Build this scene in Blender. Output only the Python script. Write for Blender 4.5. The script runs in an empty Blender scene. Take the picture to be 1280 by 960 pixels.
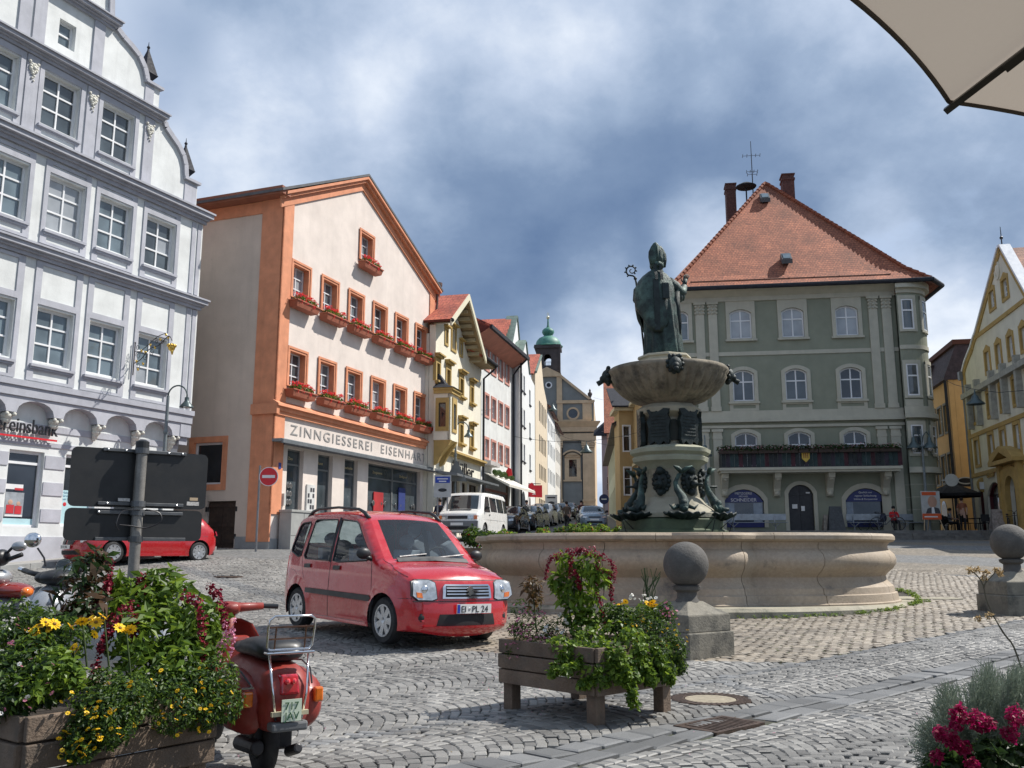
import bpy,math,random
import numpy as np
from mathutils import Vector,Matrix
from mathutils.geometry import delaunay_2d_cdt
random.seed(7);RNG=np.random.default_rng(11)
SC=bpy.context.scene
COL=SC.collection
R=math.radians
# ------------------------------------------------------------------ camera
FPX=1136.0;PITCH=R(10.4);EYE=1.25
cd=bpy.data.cameras.new('camera');cam=bpy.data.objects.new('camera',cd);COL.objects.link(cam)
cam.location=(0,0,EYE);cam.rotation_euler=(R(90)+PITCH,0,0)
cd.sensor_width=36;cd.lens=36*FPX/1280;cd.clip_start=.05;cd.clip_end=3000
SC.camera=cam
# ------------------------------------------------------------------ light
SUN_AZ,SUN_EL=R(72),R(50)          # azimuth clockwise from the camera's forward (+Y)
SUN=Vector((math.sin(SUN_AZ)*math.cos(SUN_EL),math.cos(SUN_AZ)*math.cos(SUN_EL),math.sin(SUN_EL)))
sl=bpy.data.lights.new('sun','SUN');sl.energy=4.3;sl.angle=R(.5);sl.color=(1,.95,.88)
so=bpy.data.objects.new('sun',sl);COL.objects.link(so);so.rotation_euler=SUN.to_track_quat('Z','Y').to_euler()
SC.view_settings.view_transform='Standard';SC.view_settings.look='None';SC.view_settings.gamma=1
SC.view_settings.use_curve_mapping=False;SC.view_settings.exposure=0.5
W=bpy.data.worlds.new('World');SC.world=W;W.use_nodes=True
def pixdir(u,v):
 x=(u-640)/FPX;z=(480-v)/FPX
 return Vector((x,math.cos(PITCH)-z*math.sin(PITCH),math.sin(PITCH)+z*math.cos(PITCH))).normalized()
def build_sky():
 nt=W.node_tree;N=nt.nodes;L=nt.links;N.clear()
 out=N.new('ShaderNodeOutputWorld');bg=N.new('ShaderNodeBackground');bg.inputs[1].default_value=.1
 sky=N.new('ShaderNodeTexSky');sky.sky_type='NISHITA';sky.sun_disc=False
 sky.sun_elevation=SUN_EL;sky.sun_rotation=SUN_AZ;sky.air_density=1.0;sky.dust_density=1.2;sky.ozone_density=1.5
 tc=N.new('ShaderNodeTexCoord')
 def mth(op,a,b=None,c=None):
  n=N.new('ShaderNodeMath');n.operation=op
  for i,q in enumerate((a,b,c)):
   if q is None:continue
   if isinstance(q,(int,float)):n.inputs[i].default_value=q
   else:L.new(q,n.inputs[i])
  return n.outputs[0]
 sep=N.new('ShaderNodeSeparateXYZ');L.new(tc.outputs['Generated'],sep.inputs[0])
 den=mth('ADD',mth('MAXIMUM',sep.outputs[2],0),.55)
 cx=mth('DIVIDE',sep.outputs[0],den);cy=mth('DIVIDE',sep.outputs[1],den)
 comb=N.new('ShaderNodeCombineXYZ');L.new(cx,comb.inputs[0]);L.new(cy,comb.inputs[1])
 def noise(scale,det,rough,off=0.,dist=0.):
  m=N.new('ShaderNodeVectorMath');m.operation='ADD';L.new(comb.outputs[0],m.inputs[0]);m.inputs[1].default_value=(off,off*.7,off*.3)
  n=N.new('ShaderNodeTexNoise');n.inputs['Scale'].default_value=scale;n.inputs['Detail'].default_value=det
  n.inputs['Roughness'].default_value=rough;n.inputs['Distortion'].default_value=dist
  L.new(m.outputs[0],n.inputs['Vector']);return n.outputs[0]
 def blob(u,v,deg):                       # a cloud mass or a gap at its place in the sky, fading out over deg
  d=pixdir(u,v);dp=N.new('ShaderNodeVectorMath');dp.operation='DOT_PRODUCT'
  L.new(tc.outputs['Generated'],dp.inputs[0]);dp.inputs[1].default_value=d
  mr=N.new('ShaderNodeMapRange');mr.interpolation_type='SMOOTHSTEP';L.new(dp.outputs['Value'],mr.inputs[0])
  mr.inputs[1].default_value=math.cos(R(deg));mr.inputs[2].default_value=1.0
  mr.inputs[3].default_value=0;mr.inputs[4].default_value=1;return mr.outputs[0]
 big=noise(1.9,4,.5,3.1,.2);fine=noise(4.6,9,.56,8.3,.1);wisp=noise(13.0,8,.6,1.7,.1)
 base=mth('ADD',mth('MULTIPLY',big,.44),mth('ADD',mth('MULTIPLY',fine,.58),mth('MULTIPLY',wisp,.20)))
 # brightness of the cloud layer
 lum=mth('SUBTRACT',base,.035)
 for (u,v,d,k) in ((690,125,7,.10),(560,60,14,.05),(850,30,9,.06),(190,200,11,.18),(380,150,8,.12),(880,290,4.2,.26),(1090,300,4,.12),(750,345,4,.12),(745,490,7,.30),(1190,420,6,.28),(420,60,8,.08),
       (1120,90,9,.12),(310,90,8,-.06),(600,330,13,-.10),(720,290,12,-.09),(640,400,9,-.05),(900,190,11,-.08),(1080,220,11,-.08),(820,250,7,-.05)):
  lum=mth('ADD',lum,mth('MULTIPLY',blob(u,v,d),k))
 ramp=N.new('ShaderNodeValToRGB');L.new(lum,ramp.inputs[0]);cr=ramp.color_ramp
 cols=((.22,(.12,.19,.33)),(.40,(.185,.265,.41)),(.54,(.30,.39,.54)),(.67,(.47,.555,.70)),(.80,(.72,.78,.87)),(.94,(.98,.99,1.02)))
 while len(cr.elements)<len(cols):cr.elements.new(.5)
 for e,(p,c) in zip(cr.elements,cols):e.position=p;e.color=(*c,1)
 sc=N.new('ShaderNodeVectorMath');sc.operation='SCALE';L.new(ramp.outputs[0],sc.inputs[0]);sc.inputs['Scale'].default_value=8.3
 # gaps of blue
 gap=mth('ADD',mth('MULTIPLY',fine,.75),mth('MULTIPLY',wisp,.35))
 for (u,v,d,k) in ((185,60,6,.17),(400,180,4,.16),(215,100,5,.12),(1150,230,12,.16)):
  gap=mth('ADD',gap,mth('MULTIPLY',blob(u,v,d),k))
 gm=N.new('ShaderNodeMapRange');gm.interpolation_type='SMOOTHSTEP';L.new(gap,gm.inputs[0]);gm.inputs[1].default_value=.68;gm.inputs[2].default_value=1.02
 mix=N.new('ShaderNodeMix');mix.data_type='RGBA';L.new(gm.outputs[0],mix.inputs[0]);L.new(sc.outputs[0],mix.inputs[6]);
 sk2=N.new('ShaderNodeVectorMath');sk2.operation='MULTIPLY';L.new(sky.outputs[0],sk2.inputs[0]);sk2.inputs[1].default_value=(1.0,1.0,1.0)
 L.new(sk2.outputs[0],mix.inputs[7])
 L.new(mix.outputs[2],bg.inputs[0]);L.new(bg.outputs[0],out.inputs[0])
build_sky()
# ------------------------------------------------------------------ ground height and placing
def smo(t):
 t=np.clip(t,0,1);return t*t*(3-2*t)
GY=[-10,9,14.5,20,24,30,37,45,57,120,250];GZ=[0,0,.17,.46,.72,1.2,1.62,1.95,2.6,6.3,13]
def gz(x,y):
 b=np.interp(y,GY,GZ)
 return b+.15*smo((-x-3)/6)*smo((y-14)/8)*(1-smo((y-28)/6))-.2*smo((x-4)/6)*smo((y-18)/12)*(1-smo((y-60)/20))
def ground(u,v):                              # where the line of sight through a point of the photograph meets the ground
 r=pixdir(u,v);o=Vector((0,0,EYE));t=2.
 while t<260:
  p=o+r*t
  if p.z<=float(gz(p.x,p.y)):return Vector((p.x,p.y,float(gz(p.x,p.y))))
  t+=.01
 return o+r*100
# ------------------------------------------------------------------ objects
def tag(o,label=None,cat=None,group=None,kind=None):
 if label:o['label']=label
 if cat:o['category']=cat
 if group:o['group']=group
 if kind:o['kind']=kind
 return o
def empty(name,loc=(0,0,0),rz=0,label=None,cat=None,group=None,parent=None):
 o=bpy.data.objects.new(name,None);COL.objects.link(o);o.location=loc;o.rotation_euler=(0,0,rz)
 if parent:o.parent=parent
 return tag(o,label,cat,group)
def link(name,me,parent=None,loc=None,rot=None,scale=None):
 o=bpy.data.objects.new(name,me);COL.objects.link(o)
 if parent is not None:o.parent=parent
 if loc is not None:o.location=loc
 if rot is not None:o.rotation_euler=rot
 if scale is not None:o.scale=scale
 return o
KIDS={}
def copy_tree(o,parent=None):
 c=o.copy();COL.objects.link(c);c.parent=parent
 for ch in list(o.children):copy_tree(ch,c)
 return c
class MB:
 def __init__(s):s.V=[];s.Fc=[];s.M=[];s.mi=0;s.T=None
 def v(s,p):
  if s.T is not None:p=s.T @ Vector(p)
  s.V.append(tuple(p));return len(s.V)-1
 def f(s,idx):s.Fc.append(tuple(idx));s.M.append(s.mi)
 def face(s,pts):s.f([s.v(p) for p in pts])
 def box(s,x0,x1,y0,y1,z0,z1):
  if x0>x1:x0,x1=x1,x0
  if y0>y1:y0,y1=y1,y0
  if z0>z1:z0,z1=z1,z0
  a=[s.v(p) for p in ((x0,y0,z0),(x1,y0,z0),(x1,y1,z0),(x0,y1,z0),(x0,y0,z1),(x1,y0,z1),(x1,y1,z1),(x0,y1,z1))]
  for q in ((0,3,2,1),(4,5,6,7),(0,1,5,4),(1,2,6,5),(2,3,7,6),(3,0,4,7)):s.f([a[i] for i in q])
 def tube(s,pts,rad,n=8,caps=True):
  pts=[Vector(p) for p in pts]
  if not hasattr(rad,'__len__'):rad=[rad]*len(pts)
  rings=[];up=None
  for i,p in enumerate(pts):
   d=(pts[min(i+1,len(pts)-1)]-pts[max(i-1,0)])
   if d.length<1e-9:d=Vector((0,0,1))
   d.normalize()
   if up is None:up=Vector((0,0,1)) if abs(d.z)<.9 else Vector((1,0,0))
   a=d.cross(up)
   if a.length<1e-6:a=d.cross(Vector((1,.3,0)))
   a.normalize();b=a.cross(d).normalized();up=b
   rings.append([s.v(p+(a*math.cos(t)+b*math.sin(t))*rad[i]) for t in [2*math.pi*k/n for k in range(n)]])
  for i in range(len(rings)-1):
   for k in range(n):s.f((rings[i][k],rings[i][(k+1) % n],rings[i+1][(k+1) % n],rings[i+1][k]))
  if caps:s.f(rings[0][::-1]);s.f(rings[-1])
 def lathe(s,prof,n=24,c=(0,0,0),rf=None,caps=True):
  rings=[]
  for (r,z) in prof:
   rings.append([s.v((c[0]+r*(rf(t,z) if rf else 1)*math.cos(t),c[1]+r*(rf(t,z) if rf else 1)*math.sin(t),c[2]+z)) for t in [2*math.pi*k/n for k in range(n)]])
  for i in range(len(rings)-1):
   for k in range(n):s.f((rings[i][k],rings[i][(k+1) % n],rings[i+1][(k+1) % n],rings[i+1][k]))
  if caps:s.f(rings[0][::-1]);s.f(rings[-1])
 def rings(s,rg,closed=True,caps=True):
  ids=[[s.v(p) for p in r] for r in rg];n=len(ids[0])
  for i in range(len(ids)-1):
   for k in range(n if closed else n-1):s.f((ids[i][k],ids[i][(k+1) % n],ids[i+1][(k+1) % n],ids[i+1][k]))
  if caps and closed:s.f(ids[0][::-1]);s.f(ids[-1])
 def ball(s,c,r,n=12,m=8,sx=1,sy=1,sz=1):
  prof=[(r*math.sin(math.pi*(i+.02)/(m+.04)),-r*math.cos(math.pi*(i+.02)/(m+.04))) for i in range(m+1)]
  rg=[[(c[0]+q*sx*math.cos(2*math.pi*k/n),c[1]+q*sy*math.sin(2*math.pi*k/n),c[2]+z*sz) for k in range(n)] for q,z in prof]
  s.rings(rg)
 def slab(s,outer,holes=(),y0=0.,y1=.3,back=False,plane='xz'):
  """plate with the outline outer (x,z) and holes; front at y0 (towards -Y), back at y1"""
  P=lambda x,z,y:(x,y,z) if plane=='xz' else ((y,x,z) if plane=='yz' else (x,z,y))
  def area(l):return sum(l[i-1][0]*l[i][1]-l[i][0]*l[i-1][1] for i in range(len(l)))/2
  outer=list(outer) if area(outer)>0 else list(outer)[::-1]
  loops=[outer]+[list(h) if area(h)<0 else list(h)[::-1] for h in holes]
  vs=[];es=[]
  for l in loops:
   b=len(vs);vs+=[Vector((p[0],p[1])) for p in l];es+=[(b+i,b+(i+1) % len(l)) for i in range(len(l))]
  r=delaunay_2d_cdt(vs,es,[],1,1e-5)
  def inside(x,z,l):
   c=False
   for i in range(len(l)):
    a,b=l[i-1],l[i]
    if (a[1]>z) != (b[1]>z) and x<(b[0]-a[0])*(z-a[1])/(b[1]-a[1])+a[0]:c=not c
   return c
  fr=[s.v(P(p.x,p.y,y0)) for p in r[0]]
  bk=[s.v(P(p.x,p.y,y1)) for p in r[0]] if back else None
  for t in r[2]:
   cx=sum(r[0][i].x for i in t)/len(t);cz=sum(r[0][i].y for i in t)/len(t)
   if not inside(cx,cz,outer) or any(inside(cx,cz,h) for h in loops[1:]):continue
   s.f([fr[i] for i in t])
   if back:s.f([bk[i] for i in reversed(t)])
  for l in loops:
   a=[s.v(P(p[0],p[1],y0)) for p in l];b=[s.v(P(p[0],p[1],y1)) for p in l]
   for i in range(len(l)):j=(i+1) % len(l);s.f((a[i],b[i],b[j],a[j]))
 def mesh(s,name,mats,smooth=False):
  me=bpy.data.meshes.new(name);me.from_pydata(s.V,[],s.Fc)
  mats=mats if isinstance(mats,(list,tuple)) else [mats]
  for m in mats:me.materials.append(m)
  if len(mats)>1:me.polygons.foreach_set('material_index',s.M)
  if smooth:me.polygons.foreach_set('use_smooth',[True]*len(me.polygons))
  me.update();return me
 def build(s,name,mats,parent=None,smooth=False,bevel=0,auto=0,**k):
  me=s.mesh(name,mats,smooth);o=link(name,me,parent,**k)
  if bevel:
   b=o.modifiers.new('bevel','BEVEL');b.width=bevel;b.segments=2;b.limit_method='ANGLE';b.angle_limit=R(40)
  if auto:me.set_sharp_from_angle(angle=R(auto))
  return o
def part(name,mats,parent,fn,**k):
 b=MB();fn(b);return b.build(name,mats,parent,**k)
def arch(x0,x1,z0,z1,rise,n=8):           # outline with a segmental head; z1 is the crown
 w=(x1-x0)/2;pts=[(x0,z0),(x1,z0)]
 if rise<.01:return pts+[(x1,z1),(x0,z1)]
 rise=min(rise,w);rr=(w*w+rise*rise)/(2*rise);a=math.asin(min(1,w/rr))
 for i in range(n+1):
  t=a-2*a*i/n;pts.append(((x0+x1)/2+rr*math.sin(t),z1-rr+rr*math.cos(t)))
 return pts
def rect(x0,x1,z0,z1):return [(x0,z0),(x1,z0),(x1,z1),(x0,z1)]
# ------------------------------------------------------------------ materials
MATS={}
def _new(name):
 m=bpy.data.materials.new(name);m.use_nodes=True;nt=m.node_tree
 return m,nt,nt.nodes,nt.links,nt.nodes['Principled BSDF']
def S(c):                                      # sRGB 0-255 to linear
 return tuple(((v/255)/12.92 if v/255<=.04045 else ((v/255+.055)/1.055) ** 2.4) for v in c)
def mat(name,col,rough=.7,var=.12,scale=3.,bump=.0,bscale=40.,metal=0.,spec=.5,streak=0.,coat=0.,tint=None,fine=0.,coord='Object',objvar=0.,stain=None):
 if name in MATS:return MATS[name]
 m,nt,N,L,P=_new(name)
 P.inputs['Roughness'].default_value=rough;P.inputs['Metallic'].default_value=metal;P.inputs['Specular IOR Level'].default_value=spec
 P.inputs['Coat Weight'].default_value=coat;P.inputs['Coat Roughness'].default_value=.03
 tc=N.new('ShaderNodeTexCoord');src=tc.outputs[coord]
 def noise(sc,det=5,rg=.6,vec=None):
  n=N.new('ShaderNodeTexNoise');n.inputs['Scale'].default_value=sc;n.inputs['Detail'].default_value=det;n.inputs['Roughness'].default_value=rg
  L.new(vec or src,n.inputs['Vector']);return n.outputs[0]
 def mixc(fac,a,b,mode='MIX'):
  x=N.new('ShaderNodeMix');x.data_type='RGBA';x.blend_type=mode
  if isinstance(fac,(int,float)):x.inputs[0].default_value=fac
  else:L.new(fac,x.inputs[0])
  for i,q in ((6,a),(7,b)):
   if isinstance(q,tuple):x.inputs[i].default_value=(*q[:3],1)
   else:L.new(q,x.inputs[i])
  return x.outputs[2]
 def rng(v,a,b,c=0.,d=1.):
  r=N.new('ShaderNodeMapRange');L.new(v,r.inputs[0])
  for i,q in enumerate((a,b,c,d)):r.inputs[i+1].default_value=q
  return r.outputs[0]
 dark=tuple(c*(1-var*1.6) for c in col);lite=tuple(min(1,c*(1+var)) for c in col)
 out=mixc(rng(noise(scale),.3,.7),dark,lite)
 if tint:out=mixc(rng(noise(scale*.37,4),.45,.7,0,.8),out,tint)
 if fine:out=mixc(rng(noise(scale*14,3,.7),.35,.65),tuple(c*(1-fine) for c in (1,1,1)),(1,1,1),'MIX') if False else mixc(rng(noise(scale*14,3,.7),.35,.7,fine,0),out,tuple(c*.45 for c in col))
 if streak:
  mp=N.new('ShaderNodeMapping');mp.inputs['Scale'].default_value=(1,1,.07);L.new(src,mp.inputs[0])
  out=mixc(rng(noise(2.6,6,.7,mp.outputs[0]),.52,.8,0,streak),out,tuple(c*.45 for c in col))
 if stain:                                  # (colour, scale, low, high)
  out=mixc(rng(noise(stain[1],6,.7),stain[2],stain[3],0,.85),out,stain[0])
 if objvar:
  oi=N.new('ShaderNodeObjectInfo');hv=N.new('ShaderNodeHueSaturation');L.new(out,hv.inputs['Color'])
  L.new(rng(oi.outputs['Random'],0,1,1-objvar,1+objvar),hv.inputs['Value']);out=hv.outputs[0]
 L.new(out,P.inputs['Base Color'])
 if rough>.15:L.new(rng(noise(scale*2.3,3),.3,.7,max(.05,rough-.1),min(1,rough+.08)),P.inputs['Roughness'])
 if bump:
  b=N.new('ShaderNodeBump');b.inputs['Strength'].default_value=bump;b.inputs['Distance'].default_value=.02
  L.new(noise(bscale,4,.65),b.inputs['Height']);L.new(b.outputs[0],P.inputs['Normal'])
 MATS[name]=m;return m
def glassmat(name,col,rough=.04,var=.3,sc=1.3):
 if name in MATS:return MATS[name]
 m,nt,N,L,P=_new(name)
 tc=N.new('ShaderNodeTexCoord');oi=N.new('ShaderNodeObjectInfo');n=N.new('ShaderNodeTexNoise');n.inputs['Scale'].default_value=sc;n.inputs['Detail'].default_value=2
 ad=N.new('ShaderNodeVectorMath');ad.operation='ADD';L.new(tc.outputs['Object'],ad.inputs[0]);L.new(oi.outputs['Location'],ad.inputs[1]);L.new(ad.outputs[0],n.inputs['Vector'])
 r=N.new('ShaderNodeMapRange');L.new(n.outputs[0],r.inputs[0]);r.inputs[1].default_value=.35;r.inputs[2].default_value=.65
 x=N.new('ShaderNodeMix');x.data_type='RGBA';L.new(r.outputs[0],x.inputs[0]);x.inputs[6].default_value=(*[c*(1-var) for c in col],1);x.inputs[7].default_value=(*[min(1,c*(1+var)) for c in col],1)
 L.new(x.outputs[2],P.inputs['Base Color']);P.inputs['Roughness'].default_value=rough;P.inputs['Specular IOR Level'].default_value=1.0;P.inputs['IOR'].default_value=1.5
 b=N.new('ShaderNodeBump');b.inputs['Strength'].default_value=.12;b.inputs['Distance'].default_value=.05
 n2=N.new('ShaderNodeTexNoise');n2.inputs['Scale'].default_value=.9;L.new(ad.outputs[0],n2.inputs['Vector']);L.new(n2.outputs[0],b.inputs['Height']);L.new(b.outputs[0],P.inputs['Normal'])
 MATS[name]=m;return m
def clearglass(name,tint=(.75,.82,.85),a=.55):
 if name in MATS:return MATS[name]
 m,nt,N,L,P=_new(name);out=N['Material Output']
 P.inputs['Base Color'].default_value=(.25,.30,.34,1);P.inputs['Roughness'].default_value=.25
 tr=N.new('ShaderNodeBsdfTransparent');tr.inputs[0].default_value=(*tint,1);gl=N.new('ShaderNodeBsdfGlossy');gl.inputs['Roughness'].default_value=.02
 lw=N.new('ShaderNodeLayerWeight');lw.inputs[0].default_value=.34
 mx=N.new('ShaderNodeMixShader');L.new(lw.outputs['Fresnel'],mx.inputs[0]);L.new(tr.outputs[0],mx.inputs[1]);L.new(gl.outputs[0],mx.inputs[2])
 m2=N.new('ShaderNodeMixShader');m2.inputs[0].default_value=.07;L.new(mx.outputs[0],m2.inputs[1]);L.new(P.outputs[0],m2.inputs[2]);L.new(m2.outputs[0],out.inputs[0])  # thin grey-blue haze mixed in, standing for dust and reflection
 MATS[name]=m;return m
def leafmat(name,c1,c2,rough=.45,trans=.35):
 if name in MATS:return MATS[name]
 m,nt,N,L,P=_new(name);out=N['Material Output']
 tc=N.new('ShaderNodeTexCoord');n=N.new('ShaderNodeTexNoise');n.inputs['Scale'].default_value=14;n.inputs['Detail'].default_value=3;L.new(tc.outputs['Object'],n.inputs['Vector'])
 at=N.new('ShaderNodeAttribute');at.attribute_name='rnd'
 ad=N.new('ShaderNodeMath');ad.operation='MULTIPLY_ADD';L.new(at.outputs['Fac'],ad.inputs[0]);ad.inputs[1].default_value=.6;
 ml=N.new('ShaderNodeMath');ml.operation='MULTIPLY';L.new(n.outputs[0],ml.inputs[0]);ml.inputs[1].default_value=.45;L.new(ml.outputs[0],ad.inputs[2])
 x=N.new('ShaderNodeMix');x.data_type='RGBA';L.new(ad.outputs[0],x.inputs[0]);x.inputs[6].default_value=(*c1,1);x.inputs[7].default_value=(*c2,1)
 L.new(x.outputs[2],P.inputs['Base Color']);P.inputs['Roughness'].default_value=rough;P.inputs['Specular IOR Level'].default_value=.35
 tl=N.new('ShaderNodeBsdfTranslucent');hs=N.new('ShaderNodeHueSaturation');L.new(x.outputs[2],hs.inputs['Color']);hs.inputs['Value'].default_value=1.9;hs.inputs['Hue'].default_value=.485;L.new(hs.outputs[0],tl.inputs[0])
 mx=N.new('ShaderNodeMixShader');mx.inputs[0].default_value=trans;L.new(P.outputs[0],mx.inputs[1]);L.new(tl.outputs[0],mx.inputs[2]);L.new(mx.outputs[0],out.inputs[0])
 MATS[name]=m;return m
def text_obj(name,s,size,mat_,parent,loc,rot=(R(90),0,0),depth=.01,sx=1.,align='LEFT',spacing=1.):
 c=bpy.data.curves.new(name+'_c','FONT');c.body=s;c.size=size;c.extrude=depth;c.align_x=align;c.space_character=spacing;c.resolution_u=3
 t=bpy.data.objects.new('t',c);COL.objects.link(t);dg=bpy.context.evaluated_depsgraph_get()
 me=bpy.data.meshes.new_from_object(t.evaluated_get(dg));bpy.data.objects.remove(t);me.materials.clear();me.materials.append(mat_)
 return link(name,me,parent,loc,rot,(sx,1,1))
M={}
def defmats():
 M['white_frame']=mat('white window frame',(.74,.75,.76),.4,.04,2)
 M['metal_dark']=mat('dark metal',(.03,.03,.034),.45,.2,5,metal=.3)
 M['metal_grey']=mat('grey metal',(.24,.25,.26),.45,.15,4,metal=.6,streak=.3)
 M['chrome']=mat('chrome',(.75,.75,.76),.12,.05,4,metal=1.)
 M['rubber']=mat('rubber',(.018,.018,.019),.75,.25,9,bump=.2)
 M['black_plastic']=mat('black plastic',(.02,.021,.023),.45,.2,6)
 M['glass_sky']=glassmat('window glass with sky and curtain tint',(.12,.155,.175))  # blue-grey base colour stands for sky reflection as well as pale curtains
 M['glass_dark']=glassmat('dark window glass',(.018,.022,.028))
 M['glass_mid']=glassmat('window glass with dim room',(.06,.075,.085))
 M['glass_curtain']=glassmat('window glass with white curtain',(.30,.32,.34),var=.2)
 M['zinc']=mat('zinc sheet',(.20,.22,.235),.45,.15,2,metal=.4,streak=.2)
 M['slate']=mat('dark slate metal',(.03,.032,.04),.75,.2,5,spec=.25)
 M['brick_dark']=mat('old red brick',(.11,.05,.042),.9,.3,9,bump=.4)
 M['wood_dark']=mat('dark brown wood',(.045,.026,.018),.7,.3,6,streak=.5,bump=.2)
defmats()
# ================================================================== GROUND
T_AZ=R(48.2);TA=Vector((math.sin(T_AZ),math.cos(T_AZ)));TN=Vector((-TA.y,TA.x));G0=Vector((1.8,7.66))
FC=Vector((3.42,19.6))                      # fountain centre
def ab(x,y):return (x-G0.x)*TA.x+(y-G0.y)*TA.y,(x-G0.x)*TN.x+(y-G0.y)*TN.y
def stonemat(name,c1,c2,rough=.55):
 m,nt,N,L,P=_new(name)
 at=N.new('ShaderNodeAttribute');at.attribute_name='rnd';oi=N.new('ShaderNodeObjectInfo')
 ad=N.new('ShaderNodeMath');ad.operation='ADD';L.new(at.outputs['Fac'],ad.inputs[0]);L.new(oi.outputs['Random'],ad.inputs[1])
 fr=N.new('ShaderNodeMath');fr.operation='FRACT';L.new(ad.outputs[0],fr.inputs[0])
 x=N.new('ShaderNodeMix');x.data_type='RGBA';L.new(fr.outputs[0],x.inputs[0]);x.inputs[6].default_value=(*c1,1);x.inputs[7].default_value=(*c2,1)
 gp=N.new('ShaderNodeNewGeometry');n=N.new('ShaderNodeTexNoise');n.inputs['Scale'].default_value=.7;n.inputs['Detail'].default_value=6;L.new(gp.outputs['Position'],n.inputs['Vector'])
 r=N.new('ShaderNodeMapRange');L.new(n.outputs[0],r.inputs[0]);r.inputs[1].default_value=.35;r.inputs[2].default_value=.7;r.inputs[3].default_value=1.15;r.inputs[4].default_value=.66
 n2=N.new('ShaderNodeTexNoise');n2.inputs['Scale'].default_value=130;n2.inputs['Detail'].default_value=4;L.new(gp.outputs['Position'],n2.inputs['Vector'])
 r2=N.new('ShaderNodeMapRange');L.new(n2.outputs[0],r2.inputs[0]);r2.inputs[1].default_value=.3;r2.inputs[2].default_value=.7;r2.inputs[3].default_value=.78;r2.inputs[4].default_value=1.15
 mu=N.new('ShaderNodeMath');mu.operation='MULTIPLY';L.new(r.outputs[0],mu.inputs[0]);L.new(r2.outputs[0],mu.inputs[1])
 s=N.new('ShaderNodeVectorMath');s.operation='SCALE';L.new(x.outputs[2],s.inputs[0]);L.new(mu.outputs[0],s.inputs['Scale']);L.new(s.outputs[0],P.inputs['Base Color'])
 P.inputs['Roughness'].default_value=rough;P.inputs['Specular IOR Level'].default_value=.4
 b=N.new('ShaderNodeBump');b.inputs['Strength'].default_value=.35;b.inputs['Distance'].default_value=.006;L.new(n2.outputs[0],b.inputs['Height']);L.new(b.outputs[0],P.inputs['Normal'])
 return m
M['cob_grey']=stonemat('grey granite cobble',(.145,.142,.135),(.285,.278,.26))
M['cob_warm']=stonemat('tan cobble',(.17,.145,.115),(.32,.275,.215))
M['cob_dark']=stonemat('blue grey basalt stone',(.12,.122,.122),(.20,.203,.203),.6)
M['kerb']=mat('granite kerb',(.30,.30,.29),.7,.2,3,bump=.3)
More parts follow.
